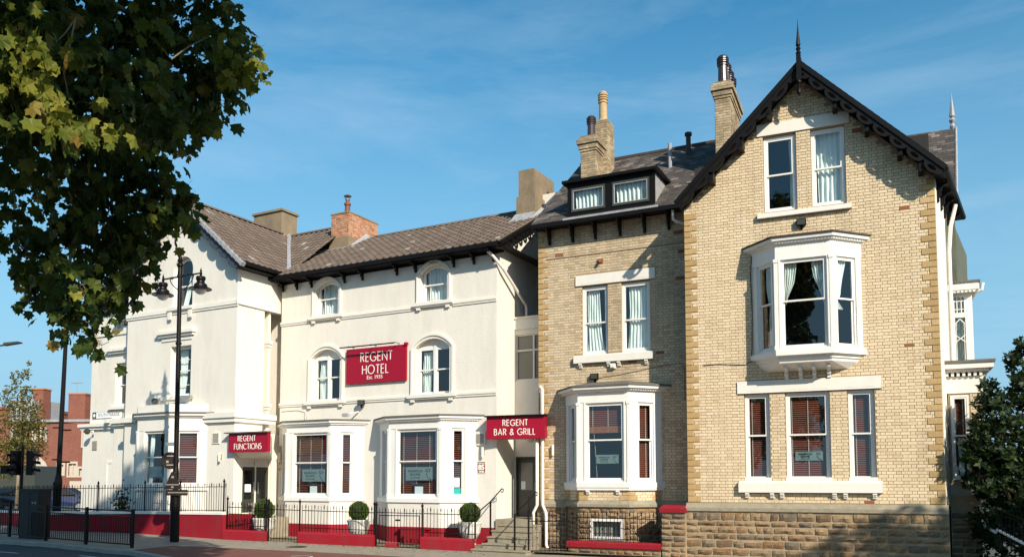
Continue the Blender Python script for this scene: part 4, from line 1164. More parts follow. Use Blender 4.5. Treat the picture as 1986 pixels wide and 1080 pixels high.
# brick and stone base under the bay
for q in (0, 2):
    pq = offset_poly(pts, -.03)[q:q + 2]; bb_ = MB(); bb_.quad((pq[0][0], pq[0][1], -.6), (pq[1][0], pq[1][1], -.6), (pq[1][0], pq[1][1], 1.73), (pq[0][0], pq[0][1], 1.73)); bb_.build('bay_base_wall', M['mortar'], Mb)
PI = offset_poly(pts, -.03)
ff = MB(); ff.slab(rect(PI[1][0], PI[2][0], -.6, 1.73), [rect(2.14, 3.12, .28, .80)], PI[1][1], PI[1][1] + .2); ff.build('bay_base_front', M['mortar'], Mb)
rb = MB(); ring_band(rb, pts, .06, 1.22, .06, 1.30, cap_bot=True); ring_band(rb, pts, .06, 1.30, -.028, 1.42); rb.build('plinth_course', M['step'], Mb)
for (p, q) in ((PI[0], PI[1]), (PI[1], PI[2]), (PI[2], PI[3])):
    T, w = face_T(p, q)
    Wb = Wall(.22, w - .22, 1.42, 1.73, [])
    for bk in Wb.bricks:
        a, c, z0, z1, y = bk; sw = Wall.SL if c - a > .2 else (Wall.HL if c - a > .09 else .06)
        link('brick', block_mesh('brick', sw, .075, .009, .004, 'brick'), Mb, T @ Vector((a, 0, z0)), (0, 0, atan2(T[1][0], T[0][0])), None, ((c - a) / sw, 1, 1))
    for k in range(2):
        for x in (0.0, w - (.20 if k else .30)):
            ww = .20 if k else .30
            link('quoin_stone', block_mesh('quoin_stone', ww, .15, .015, .008, 'quoin'), Mb, T @ Vector((x, 0, 1.425 + k * .155)), (0, 0, atan2(T[1][0], T[0][0])))
    lay_stones(Mb, 0.0, w, -.4, 1.2, T=T, seed=int(w * 100), hmin=.13, hmax=.18, wmin=.2, wmax=.4, holes=((.43, 1.5, .22, .86),) if abs(w - (PI[2][0] - PI[1][0])) < .01 else ())
for x in (2.05, 3.02): c = MB(); console(c, x, PI[1][1] - .005, 1.725, .09, .12); c.build('console_bracket', M['white'], Mb)
bw = MB(); bw.slab(rect(2.10, 3.16, .22, .86), [rect(2.18, 3.08, .32, .78)], PI[1][1] - .03, PI[1][1] + .06)
o = bw.build('cellar_window', M['white'], Mb)
for k in range(6):
    g = MB(); g.tube([(2.25 + k * .15, PI[1][1] + .0, .32), (2.25 + k * .15, PI[1][1] + .0, .78)], .012, 5); g.build('window_bar', M['iron'], Mb)
g = MB(); g.quad((2.15, PI[1][1] + .05, .3), (3.1, PI[1][1] + .05, .3), (3.1, PI[1][1] + .05, .8), (2.15, PI[1][1] + .05, .8)); g.build('pane', M['glass'], Mb)
g = MB(); g.quad((2.15, PI[1][1] + .16, .3), (3.1, PI[1][1] + .16, .3), (3.1, PI[1][1] + .16, .8), (2.15, PI[1][1] + .16, .8)); g.build('cellar_shutter', M['plinth_grey'], Mb)
# roof
eY, eZ, rY, rZ = -.48, 10.45, 4.0, 14.0
rb = MB(); rb.add([(-.05, eY, eZ), (XM, eY, eZ), (XM, rY, rZ), (-.05, rY, rZ), (-.05, 8.4, eZ), (XM, 8.4, eZ)], [(0, 1, 2, 3), (3, 2, 5, 4), (0, 3, 4), (1, 5, 2), (0, 4, 5, 1)])
mroof = rb.build('roof', M['roof_under'], M_)
LS = sqrt((rY - eY) ** 2 + (rZ - eZ) ** 2); U = Vector((0, rY - eY, rZ - eZ)).normalized()
tiled_plane((-.05, eY - .02, eZ + .015), (1, 0, 0), U, [(0, 0), (XM, 0), (XM, LS), (0, LS)], .25, .19, 0, .013, .5, .006).build('slates', M['slate'], mroof, kind='stuff')
rg_ = MB(); rg_.box(0, XM, rY - .08, rY + .08, rZ + .0, rZ + .09); rg_.build('ridge', M['darkfelt'], mroof)
gu = MB(); gu.box(-.02, XM, eY - .10, eY + .02, eZ - .14, eZ - .02); gu.box(0, XM, eY + .021, -.001, eZ - .10, eZ - .05); gu.build('gutter', M['black'], mroof)
for x in (.45, 1.27, 2.06, 2.90, 3.71, 4.49):
    bk = MB(); bracket(bk, x, -.012, eZ - .10, .44, .52, .075); bk.build('eaves_bracket', M['black'], M_)
dp = MB(); dp.tube([(4.72, -.42, 10.30), (4.72, -.40, 10.02), (4.84, -.36, 9.94), (5.55, -.10, 9.72)], .045, 8); dp.build('downpipe', M['pinkpipe'], M_)
vp = MB(); vp.tube([(4.35, 3.2, 13.2), (4.35, 3.2, 14.15)], .09, 8); vp.lathe([(.13, 0), (.13, .1)], (4.35, 3.2, 14.1), 8); vp.build('vent_pipe', M['darkfelt'], mroof)
vp = MB(); vp.tube([(3.9, 2.4, 12.5), (3.9, 2.4, 13.6)], .07, 8); vp.build('vent_pipe', M['lead'], mroof)
# dormer
dx0, dx1, dz0, dz1, dy = 1.20, 4.12, 10.80, 11.68, -.34
dm = MB(); dm.slab(rect(dx0, dx1, dz0 - .3, dz1), [rect(1.32, 2.52, 10.72, 11.52), rect(2.72, 3.98, 10.72, 11.52)], dy, dy + .12)
dor = dm.build('dormer', M['black'], mroof)
dor.parent = M_
ck = MB()
for x, xx in ((dx0, dx0 + .05), (dx1 - .05, dx1)):
    ck.add([(x, dy + .121, 10.5), (xx, dy + .121, 10.5), (xx, dy + .121, dz1 - .01), (x, dy + .121, dz1 - .01), (x, 1.4, dz1 - .01), (xx, 1.4, dz1 - .01)], [(0, 3, 4), (1, 5, 2), (0, 4, 5, 1), (2, 5, 4, 3), (0, 1, 2, 3)])
ck.build('dormer_cheek', M['lead'], dor)
dr = MB(); dr.add([(dx0 - .14, dy - .16, dz1), (dx1 + .14, dy - .16, dz1), (dx1 + .14, dy - .16, dz1 + .09), (dx0 - .14, dy - .16, dz1 + .09), (dx0 - .14, 1.6, dz1 + .12), (dx1 + .14, 1.6, dz1 + .12), (dx0 - .14, 1.6, dz1 + .04), (dx1 + .14, 1.6, dz1 + .04)],
      [(0, 1, 2, 3), (3, 2, 5, 4), (0, 6, 7, 1), (1, 7, 5, 2), (0, 3, 4, 6)]); dr.build('dormer_roof', M['black'], dor)
ap = MB(); ap.box(dx0 - .1, dx1 + .15, -.515, -.36, 10.455, 10.52)
ap.build('dormer_apron', M['lead'], dor)
for x0, x1 in ((1.34, 2.50), (2.74, 3.96)):
    f = MB(); f.slab(rect(x0, x1, 10.73, 11.51), [rect(x0 + .06, x1 - .06, 10.80, 11.44)], dy - .03, dy + .04); f.build('casement', M['cabinet'] if False else M['doorgrey'], dor)
    f = MB(); f.slab(rect(x0 + .059, x1 - .059, 10.799, 11.441), [rect(x0 + .08, x1 - .08, 10.82, 11.42)], dy - .035, dy + .03); f.build('casement_bead', M['lead'], dor)
    g = MB(); g.quad((x0 + .07, dy + .01, 10.80), (x1 - .07, dy + .01, 10.80), (x1 - .07, dy + .01, 11.45), (x0 + .07, dy + .01, 11.45)); g.build('pane', M['glass'], dor)
    curtain_mesh([(11.44, x0 + .10, x1 - .12), (10.8, x0 + .14, x1 - .10)], dy + .16, 7, .05).build('curtain', M['curtain'], dor, smooth=True)
# chimneys of this house
c1 = brick_stack(M_, .95, 1.50, 1.55, 2.25, 11.4, 14.02, m='sootbrick')
chimney_pot(c1, (1.22, 1.9, 14.07), .80, .15)
c2 = brick_stack(M_, 1.12, 1.62, 2.45, 3.2, 12.2, 14.95, cap=False, m='sootbrick')
chimney_pot(c2, (1.36, 2.75, 14.95), 1.15, .16, 'pot_buff')
fl = MB(); fl.add([(.85, 1.0, 11.5), (1.6, 1.0, 11.5), (1.52, 1.54, 12.3), (.93, 1.54, 12.3)], [(0, 1, 2, 3)]); fl.build('flashing', M['cement'], c1)
floodlight('floodlight', 'small black floodlight on the brick wall just above the ground floor bay roof', on(M_, 2.02, -.012, 5.42), ZM)
t = thing('wall_light', 'small pale alarm bell box under the paired upstairs windows of the brick house', 'alarm box', on(M_, 2.65, -.012, 5.72), ZM)
b = MB(); b.box(-.09, .09, -.10, 0, -.08, .08); b.box(-.06, .06, -.13, -.101, -.05, .05); b.build('housing', M['trim'], t)
t = thing('wall_vent', 'small terracotta nozzle light sticking out high on the brick wall under the dormer', 'wall light', on(M_, 2.25, -.012, 9.2), ZM)
b = MB(); b.tube([(-.05, 0, .02), (.02, -.16, -.02)], .05, 8); b.box(-.12, .08, -.03, 0, -.05, .07); b.build('housing', M['odd_brick'], t)
cable = MB(); cable.tube([(2.1, -.02, 5.3), (3.0, -.02, 5.40), (4.0, -.02, 5.55), (4.85, -.02, 5.62), (4.9, -.02, 5.4), (4.9, -.02, 4.5), (5.1, -.02, 4.42)], .010, 4); cable.build('cable', M['cement'], M_)

# ================================================================== the white rendered building (centre)
ZW = radians(-28.6)
W_ = thing('rendered_building', 'cream rendered three storey building carrying the large crimson name board', 'hotel', (-9.233, 33.10, 0), ZW)
XW = 9.92
AW = [(1.78, 2.92, 8.42, 9.50, 9.78), (6.74, 7.90, 8.44, 9.52, 9.80)]
BW = [(1.66, 3.06, 5.10, 6.78, 7.10), (6.55, 8.02, 5.12, 6.80, 7.12)]
w_ = MB(); w_.slab(rect(0, XW, -.3, 10.12), [arch(*a) for a in AW] + [arch(*a) for a in BW] + [rect(.6, 3.9, 1.5, 3.9), rect(5.4, 8.8, 1.5, 3.9)], 0, .32)
w_.build('front_wall', M['render'], W_)
w_ = MB(); w_.quad((XW, .32, -.3), (XW, 7.6, -.3), (XW, 7.6, 10.12), (XW, .32, 10.12)); w_.add([(XW, .0, 10.12), (XW, 8.4, 10.12), (XW, 3.98, 12.5)], [(0, 1, 2)])
w_.quad((0, .32, -.3), (0, .32, 10.12), (0, 7.6, 10.12), (0, 7.6, -.3)); w_.quad((0, 7.6, -.3), (XW, 7.6, -.3), (XW, 7.6, 10.1), (0, 7.6, 10.1)); w_.build('side_wall', M['render'], W_)
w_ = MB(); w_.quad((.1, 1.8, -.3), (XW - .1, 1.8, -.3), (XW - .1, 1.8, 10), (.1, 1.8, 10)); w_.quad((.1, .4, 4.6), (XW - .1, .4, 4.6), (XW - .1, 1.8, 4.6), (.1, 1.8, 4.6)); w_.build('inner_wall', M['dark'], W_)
# string courses
for zc, segs in ((8.30, ((-.02, 1.50), (3.10, 6.50), (8.14, XW))), (5.06, ((-.02, 1.38), (3.30, 6.28), (8.26, XW)))):
    for a, c in segs:
        s = MB(); s.box(a, c, -.06, -.001, zc - .03, zc + .05); s.box(a, c, -.035, -.001, zc - .10, zc - .031); s.build('string_course', M['trim'], W_)
def hood(parent, x0, x1, z0, zs, zt, sill_z, w=.15, d=.05, m='trim'):
    """moulded architrave round an arched opening plus its sill"""
    b = MB()
    def ring(e0, e1, y0, y1):
        o = arch(x0 - e1, x1 + e1, z0, zs, zt + e1); i = arch(x0 - e0, x1 + e0, z0 - .0, zs, zt + e0)
        # open-bottomed band
        n = len(o); V = [(p[0], y0, p[1]) for p in o[1:] + o[:1]] + [(p[0], y0, p[1]) for p in i[1:] + i[:1]] + [(p[0], y1, p[1]) for p in o[1:] + o[:1]] + [(p[0], y1, p[1]) for p in i[1:] + i[:1]]
        F = []
        for k in range(n - 1):
            F += [(k, k + 1, n + k + 1, n + k), (2 * n + k, k, 0 + k + 1, 2 * n + k + 1)[::-1], (n + k, n + k + 1, 3 * n + k + 1, 3 * n + k)]
        b.add(V, F)
    ring(.0, w * .55, -d * .6, .0); ring(w * .56, w, -d * 1.4, .0)
    o = b.build('architrave', M[m], parent)
    s = MB(); s.box(x0 - w - .12, x1 + w + .12, -.14, -.001, sill_z - .12, sill_z); s.box(x0 - w - .06, x1 + w + .06, -.10, -.001, sill_z - .17, sill_z - .121)
    for x in (x0 - w + .1, x1 + w - .1): s.box(x - .08, x + .08, -.09, -.001, sill_z - .26, sill_z - .171)
    s.build('sill', M[m], parent)
for i, (x0, x1, z0, zs, zt) in enumerate(AW):
    hood(W_, x0, x1, z0, zs, zt, z0)
    w = make_window(W_, 'window', x0 + .02, x1 - .02, z0, zt - .01, y=.16, fw=.05, arch_h=zt - zs - .01, zm=9.10, bars=(.22,))
    curtain(w, [(9.7, x0 + .1, x0 + .42), (8.5, x0 + .1, x0 + .45)], .34, 3)
    curtain(w, [(9.75, x1 - .75, x1 - .1), (8.5, x1 - .72, x1 - .1)], .36, 4)
for i, (x0, x1, z0, zs, zt) in enumerate(BW):
    hood(W_, x0, x1, z0, zs, zt, z0, w=.18)
    w = make_window(W_, 'window', x0 + .02, x1 - .02, z0, zt - .01, y=.16, fw=.05, arch_h=zt - zs - .01, zm=6.02, sashes=2)
    curtain(w, [(6.7, x0 + .10, x0 + .52), (5.8, x0 + .12, x0 + .50), (5.2, x0 + .14, x0 + .48)], .34, 4)
# ground floor bays
bays = []
for wx0, wx1, fx0, fx1, fr0 in ((.14, 4.25, 1.22, 3.36, (1.55, 3.23)), (4.98, 9.15, 6.03, 8.20, (6.38, 8.08))):
    Wb, fr, pts = make_bay(W_, wx0, wx1, fx0, fx1, .85, 1.46, 3.84, 4.26, fr0, (.30, .66), fm='white', cornice=.15, dent=.055, roof='felt', roof_h=.05, zm=2.72)
    lw = MB(); ring_band(lw, pts, .02, .46, .02, 1.32); ring_band(lw, pts, .02, 1.32, .05, 1.36); lw.build('apron', M['render'], Wb)
    lw = MB(); ring_band(lw, pts, .028, -.3, .028, .46, cap_top=True); lw.build('base', M['red'], Wb)
    bays.append((Wb, fr, pts))
POST = []
for bi, (Wb, fr, pts) in enumerate(bays):
    for (root, T, a, c, b0, b1), k in zip(fr, (0, 1, 2)):
        if k == 1:
            ta = [a + .16, a + (c - a) * .42, a + (c - a) * .74]
            make_blind(root, a + .05, c - .05, b0 + .05, b1 - .05, .20, ta, T, pitch=.065, tilt=.55)
            pz = 2.02 if bi == 0 else 2.06
            x0, x1 = (a + .36, a + 1.46) if bi == 0 else (a + .30, a + 1.42)
            po = MB(T); po.box(x0, x1, .12, .13, pz, pz + .46); po.build('poster', M['poster'], root); POST.append((root, T, (x0 + x1) / 2, pz + .23, x1 - x0, .46))
            po = MB(T); po.box(x0 + .40, x0 + .74, .11, .118, b0 + .04, b0 + .36); po.build('notice', M['paper'], root)
            po = MB(T); po.box(x0 + .34, x0 + .80, .119, .125, b0 + .04, b0 + .46); po.build('notice_board', M['dark'], root)
        elif k == 2:
            make_blind(root, a + .04, c - .05, b0 + .05, b1 - .05, .18, (c - .10,), T, pitch=.065, tilt=.6)
            if bi == 1:
                po = MB(T); po.box(a + .08, c - .16, .09, .10, b0 + .34, b0 + .66); po.build('notice', M['paper'], root)
                po = MB(T); po.box(a + .06, c - .12, .09, .10, b0 + .06, b0 + .31); po.build('notice', M['posterteal'], root)
        else: make_blind(root, a + .05, c - .05, b0 + .05, b1 - .05, .18, (), T, pitch=.06)
# red painted wall base
for a, c in ((.0, .14), (4.25, 4.98), (9.15, XW)): rb = MB(); rb.box(a, c, -.03, -.001, -.3, .46); rb.build('base', M['red'], W_)
ce = MB(); ce.box(6.75, 7.75, -1.10, -.89, -.3, .40); ce.box(6.65, 7.85, -1.12, -.89, .401, .47); ce.build('cellar_hatch', M['red'], W_)
# roof
eY, eZ, rY, rZ, xa, xb = -.50, 10.10, 4.0, 12.62, -.30, 10.36
rb = MB(); rb.add([(xa, eY, eZ), (xb, eY, eZ), (xb, rY, rZ), (xa, rY, rZ), (xa, 8.5, eZ), (xb, 8.5, eZ)], [(0, 1, 2, 3), (3, 2, 5, 4), (0, 4, 5, 1)])
rb.add([(xa, eY, eZ - .12), (xb, eY, eZ - .12), (xb, rY, rZ - .12), (xa, rY, rZ - .12), (xb, 8.5, eZ - .12)], [(3, 2, 1, 0)])
wroof = rb.build('roof', M['roof_under'], W_)
LS = sqrt((rY - eY) ** 2 + (rZ - eZ) ** 2); U = Vector((0, rY - eY, rZ - eZ)).normalized()
tiled_plane((xa, eY - .05, eZ + .01), (1, 0, 0), U, [(0, 0), (xb - xa, 0), (xb - xa, LS), (0, LS)], .30, .33, .030, .03, 0, .005).build('roof_tiles', M['tile'], wroof, kind='stuff')
for k in range(22):
    x = xa + .9 + k * .45
    if x + .45 > xb: break
    r = MB()
    V = []
    for s in (0, .44):
        for j in range(7):
            a = pi * j / 6; V.append((s, -cos(a) * .13, sin(a) * .11 - .02))
    r.add(V, [(j, j + 1, j + 8, j + 7) for j in range(6)] + [tuple(range(7))[::-1], tuple(range(7, 14))])
    if k == 0: rt = r.mesh('ridge_tile', [M['tile']])
    link('ridge_tile', rt, wroof, (x, rY, rZ + .03), (0, radians(random.uniform(-.5, .5)), 0))
gu = MB(); gu.box(xa, xb - .1, eY - .11, eY + .0, eZ - .13, eZ - .01); gu.box(xa + .05, xb - .12, eY + .001, -.001, eZ - .16, eZ - .11); gu.box(xa + .05, xb - .15, -.05, -.001, eZ - .24, eZ - .161); gu.build('gutter', M['black'], wroof)
for x in (.14, .87, 1.63, 3.28, 4.14, 5.74, 6.58, 8.22, 9.05, 9.84):
    bk = MB(); bracket(bk, x, -.052, eZ - .17, .34, .36, .075); bk.build('eaves_bracket', M['black'], W_)
# right verge with pierced bargeboard (in the plane of the side wall)
bb2 = MB()
Tq = Matrix(((0, 1, 0, xb - .06), (-1, 0, 0, 0), (0, 0, 1, 0), (0, 0, 0, 1)))
def barge_side(x, ya, za, yb, zb, m, parent, depth=.16, n=12, amp=.12):
    """bargeboard in a plane x = const, from (ya, za) to (yb, zb)"""
    T = Matrix(((0, -1, 0, x), (1, 0, 0, 0), (0, 0, 1, 0), (0, 0, 0, 1)))
    b0 = len(bpy.data.objects)
    o = barge(parent, ya, za, yb, zb, 0, depth=depth, n=n, amp=amp, m=m)
    o.data.transform(T)
    return o
barge_side(xb - .02, rY, rZ - .02, eY - .02, eZ - .03, 'black', wroof, .12, 13, .18)
fl = MB()
for k in range(9):
    t0, t1 = k / 9, (k + 1) / 9; y0, y1 = eY + .5 + (rY - eY - .5) * t0, eY + .5 + (rY - eY - .5) * t1
    z0, z1 = eZ + (rZ - eZ) * (y0 - eY) / (rY - eY), eZ + (rZ - eZ) * (y1 - eY) / (rY - eY)
    fl.add([(xa - .16, y0, z0 + .10), (xa + .22, y0, z0 + .07), (xa + .22, y1 + .05, z1 + .12), (xa - .16, y1 + .05, z1 + .15)], [(0, 1, 2, 3)])
fl.build('verge_flashing', M['lead'], wroof)
# chimneys
cc = MB(); cc.box(9.30, 9.96, 2.75, 4.5, 12.1, 13.80); ch = cc.build('chimney', M['cement'], W_)
cc = MB(); cc.box(9.24, 10.04, 2.68, 4.56, 11.6, 12.76); cc.build('chimney_base', M['cement'], ch)
cc = MB(); cc.add([(9.15, 2.2, 11.66), (10.1, 2.2, 11.66), (10.06, 2.67, 12.1), (9.2, 2.67, 12.1)], [(0, 1, 2, 3)]); cc.add([(10.05, 2.2, 11.70), (10.3, 2.2, 11.68), (10.3, 3.98, 12.68), (10.05, 3.98, 12.95)], [(0, 1, 2, 3)]); cc.build('flashing', M['lead'], ch)
ck = brick_stack(W_, -.02, .95, 2.9, 4.9, 12.35, 13.55, cap=False, m='redbrick')
cc = MB(); cc.box(-.08, 1.0, 2.84, 4.95, 11.3, 12.5); cc.build('chimney_base', M['cement'], ck)
cc = MB(); cc.box(-.05, .98, 2.87, 4.93, 13.55, 13.61); cc.build('flaunching', M['cement'], ck)
cc = MB(); cc.add([(-.12, 2.3, 11.60), (1.05, 2.3, 11.60), (1.05, 2.83, 12.05), (-.12, 2.83, 12.05)], [(0, 1, 2, 3)]); cc.add([(1.001, 2.4, 11.70), (1.4, 2.4, 11.68), (1.4, 4.0, 12.68), (1.001, 4.0, 12.9)], [(0, 1, 2, 3)]); cc.build('flashing', M['lead'], ck)
pt = MB(); pt.lathe([(.15, 0), (.15, .08), (.12, .12), (.115, .45), (.15, .48), (.15, .56), (.09, .58), (.08, .72)], (0, 0, 0), 12); pt.build('chimney_pot', M['pot_red'], ck, (.45, 3.4, 13.61))
pt = MB(); pt.lathe([(.10, .70), (.10, .74)], (0, 0, 0), 10); pt.lathe([(.16, .86), (.18, .88), (.05, .95)], (0, 0, 0), 10)
for k in range(4): a = k * pi / 2; pt.tube([(.09 * cos(a), .09 * sin(a), .72), (.15 * cos(a), .15 * sin(a), .88)], .012, 4)
pt.build('cowl', M['rust'], ck, (.45, 3.4, 13.61))
# down pipe on the right corner and stub of the gutter outlet
dp = MB(); dp.tube([(9.84, -.5, 9.98), (9.84, -.46, 9.82)], .05, 8); dp.build('gutter_outlet', M['black'], W_)
dp = MB(); dp.tube([(9.80, -.42, 9.86), (9.92, -.30, 9.72), (10.10, .10, 9.35), (10.16, 1.7, 8.35), (10.16, 1.75, 8.2), (10.16, 1.75, 7.6)], .055, 8); dp.build('downpipe', M['pinkpipe'], W_)
for x0, z0, m_ in ((9.08, 3.26, 'trim'),):
    v = MB(); v.box(x0, x0 + .42, -.05, -.001, z0, z0 + .46); o = v.build('wall_vent', M[m_], W_)
    v = MB()
    for k in range(9): v.box(x0 + .06, x0 + .36, -.062, -.051, z0 + .06 + k * .038, z0 + .082 + k * .038)
    v.build('grille', M['grille'], o)
v = MB(); v.box(-.0 + .02, .30, -.05, -.031, 3.0, 3.42); o = v.build('wall_vent', M['grille'], W_)
# link block with the grill entrance
y = 1.30
w_ = MB(); w_.slab(rect(9.92, 11.2, -.3, 7.76), [rect(9.97, 10.98, .80, 2.88), rect(9.95, 11.1, 5.58, 7.22)], y, y + .2)
lk = w_.build('link_wall', M['trim'], W_)
w_ = MB(); w_.box(9.921, 11.2, y - .05, y - .001, 7.40, 7.78); w_.box(9.921, 11.2, y - .10, 4.5, 7.781, 7.84); w_.build('parapet', M['trim'], lk)
w_ = MB(); w_.quad((9.93, 3.5, 7.8), (11.6, 3.5, 7.8), (11.6, 3.5, 13), (9.93, 3.5, 13)); w_.build('rear_wall', M['render'], lk)
w_ = MB(); w_.slab(rect(9.95, 11.1, 5.58, 7.22), [rect(10.0, 10.62, 5.63, 6.62), rect(10.0, 10.62, 6.68, 7.17), rect(10.68, 11.05, 5.63, 6.62), rect(10.68, 11.05, 6.68, 7.17)], y + .05, y + .12); o = w_.build('landing_window', M['trim'], W_)
g = MB(); g.quad((9.97, y + .10, 5.6), (11.09, y + .10, 5.6), (11.09, y + .10, 7.2), (9.97, y + .10, 7.2)); g.build('pane', M['glassgrey'], o)
d = MB(); d.slab(rect(9.97, 10.98, .80, 2.88), [rect(10.02, 10.93, .82, 2.83)], y - .02, y + .15); dr_ = d.build('door', M['doorgrey'], W_)
d = MB(); d.slab(rect(10.03, 10.92, .83, 2.82), [rect(10.13, 10.60, 1.72, 2.68)], y + .05, y + .09); d.box(10.13, 10.45, y + .03, y + .049, .95, 1.5); d.build('door_leaf', M['doorgrey'], dr_)
g = MB(); g.box(10.13, 10.60, y + .06, y + .07, 1.72, 2.68); g.build('pane', M['glassgrey'], dr_)
g = MB(); g.box(10.15, 10.32, y + .045, y + .052, 1.75, 2.03); g.build('notice', M['paper'], dr_)
g = MB(); g.tube([(10.72, y + .0, 1.7), (10.72, y + .0, 1.98)], .015, 6); g.build('door_handle', M['alloy'], dr_)
d = MB(); d.box(9.98, 10.97, y - .03, y + .16, .58, .79); d.build('threshold', M['trim'], dr_)
# twin cream downpipes at the corner of the brick house
for k, (xx, bend) in enumerate(((11.42, -.14), (11.62, .12))):
    dp = MB(); yy = .08
    dp.tube(([(xx - .18, yy + .1, 5.10), (xx - .06, yy, 5.16), (xx, yy, 5.06), (xx, yy, 4.5)] if k == 1 else [(xx, yy, 3.5)]) + [(xx, yy, 1.25), (xx + bend, yy, 1.0), (xx + bend, yy, -.05)] + ([(xx + bend + .10, yy - .05, -.18), (xx + bend + .22, yy - .1, -.2)] if k else []), .055, 8)
    dp.build('downpipe', M['pinkpipe'], W_, smooth=True)
# ================================================================== the gabled white building (left)
L0 = thing('rendered_building', 'cream rendered building with a front gable and arched attic window at the far left', 'hotel', (-10.24, 31.20, 0), ZW)
xl, xr, apx, apz = -6.5, -.2, -3.35, 13.10
def ltop(x): return apz - abs(x - apx) * .845
LA = (-3.80, -2.68, 8.90, 10.40, 10.96); LB = (-3.84, -2.66, 5.36, 7.37)
w_ = MB(); w_.slab([(xl, -.3), (xr, -.3), (xr, ltop(xr)), (apx, apz), (xl, ltop(xl))], [arch(*LA), rect(*LB), rect(-5.3, -2.0, 1.8, 3.98)], 0, .34)
w_.build('front_wall', M['render'], L0)
w_ = MB()
w_.box(xr - .30, xr, .341, 1.40, 3.901, 10.46); w_.box(xr - .30, xr, 1.401, 5.0, 8.75, 10.46)
w_.box(xr - 1.3, xr - 1.0, 1.401, 5.0, 3.9, 8.749); w_.box(xr - 1.0, xr - .301, 1.10, 1.40, 3.9, 8.749)
w_.box(xl, xl + .3, .341, 5, -.3, 9.9); w_.box(xl, xr + .4, 7.5, 7.8, -.3, 10.1); w_.box(xr - .3, xr, 5.0, 7.499, 3.901, 10.15)
w_.box(xr - 1.5, xr + .30, 2.6, 2.8, 3.9, 10.10); w_.build('side_wall', M['render'], L0)
w_ = MB(); w_.quad((xl + .3, 1.3, -.3), (xr - .35, 1.3, -.3), (xr - .35, 1.3, 11), (xl + .3, 1.3, 11)); w_.build('inner_wall', M['dark'], L0)
# pilaster caps in the shaded slot between the two buildings
for z in (4.95, 7.45):
    c = MB(); c.box(xr - .45, xr + .02, 1.66, 1.86, z, z + .14); c.box(xr - .45, xr - .03, 1.68, 1.84, z - .12, z - .001); c.build('pilaster_cap', M['trim'], L0)
c = MB(); c.box(xr - .5, xr - .08, 1.70, 1.82, 3.9, 8.70); c.build('pilaster', M['trim'], L0)
for a, c in ((xl - .05, xr + .05),):
    s = MB(); s.box(a, c, -.07, -.001, 8.74, 8.90); s.box(a, c, -.04, -.001, 8.66, 8.739); s.box(xr + .001, xr + .07, -.07, 2.0, 8.74, 8.90); s.build('string_course', M['trim'], L0)
s = MB()
for x in (-3.85, -2.68): s.box(x - .09, x + .09, -.13, -.071, 8.45, 8.74)
s.box(-3.98, -2.55, -.14, -.071, 8.80, 8.92); s.build('sill', M['trim'], L0)
x0, x1, z0, zs, zt = LA
w = make_window(L0, 'window', x0 + .03, x1 - .03, z0, zt - .03, y=.20, fw=.06, arch_h=zt - zs - .03, zm=9.80)
curtain(w, [(10.8, x1 - .30, x1 - .1), (9.9, x1 - .65, x1 - .4), (9.0, x1 - .95, x1 - .62)], .34, 3)
w = make_window(L0, 'window', -3.82, -2.68, 5.38, 7.36, y=.20, fw=.06, zm=6.40, hbars=(.24, .76))
curtain(w, [(7.25, -3.7, -3.25), (6.2, -3.7, -3.3), (5.5, -3.7, -3.35)], .38, 4)
h = MB(); h.box(-4.55, -2.42, -.20, -.001, 7.86, 7.98); h.box(-4.48, -2.49, -.12, -.001, 7.76, 7.859); h.box(-4.35, -2.62, -.04, -.001, 7.60, 7.75); h.build('hood_mould', M['trim'], L0)
h = MB(); h.box(-4.15, -2.50, -.16, -.001, 5.24, 5.36); h.box(-4.05, -2.60, -.08, -.001, 5.12, 5.239)
for x in (-3.95, -2.68): h.box(x - .09, x + .09, -.12, -.001, 4.98, 5.119)
h.build('sill', M['trim'], L0)
Lb, fr, pts = make_bay(L0, -5.7, -1.66, -4.62, -2.86, .80, 1.84, 3.96, 4.62, (-4.22, -3.02), (.22, .80), fm='trim', cornice=.16, dent=0, roof='felt', roof_h=.05, zm=2.95)
bl = MB(); ring_band(bl, pts, .0, -.3, .0, 1.75); bl.build('apron', M['render'], Lb)
bl = MB(); ring_band(bl, pts, .02, 4.63, .02, 4.98, cap_top=True); bl.build('parapet', M['trim'], Lb)
for (root, T, a, c, b0, b1), k in zip(fr, (0, 1, 2)):
    if k == 2: make_blind(root, a + .05, c - .05, b0 + .05, b1 - .05, .16, (c - .08,), T, pitch=.07)
    if k == 1:
        curtain(root, [(3.85, a + .12, a + .34), (1.95, a + .12, a + .32)], .2, 3, T); curtain(root, [(3.85, c - .3, c - .1), (1.95, c - .3, c - .1)], .2, 3, T)
        po = MB(T); po.box(a + .15, c - .12, .13, .14, 2.2, 2.6); po.build('poster', M['poster'], root)
s = MB(); s.box(-1.75, xr + .16, -.16, -.001, 4.42, 4.62); s.box(-1.75, xr + .10, -.10, -.001, 4.26, 4.419); s.box(xr + .001, xr + .16, 0, 2.0, 4.42, 4.62); s.box(xr + .001, xr + .10, 0, 2.0, 4.26, 4.419)
s.build('cornice', M['trim'], L0)
s = MB(); s.box(xl - .1, -5.65, -.16, -.001, 4.42, 4.62); s.build('cornice', M['trim'], L0)
v = MB(); v.box(-1.34, -.95, -.04, -.001, 3.46, 3.88); o = v.build('wall_vent', M['trim'], L0)
v = MB()
for k in range(8): v.box(-1.29, -1.00, -.052, -.041, 3.50 + k * .045, 3.525 + k * .045)
v.build('grille', M['grille'], o)
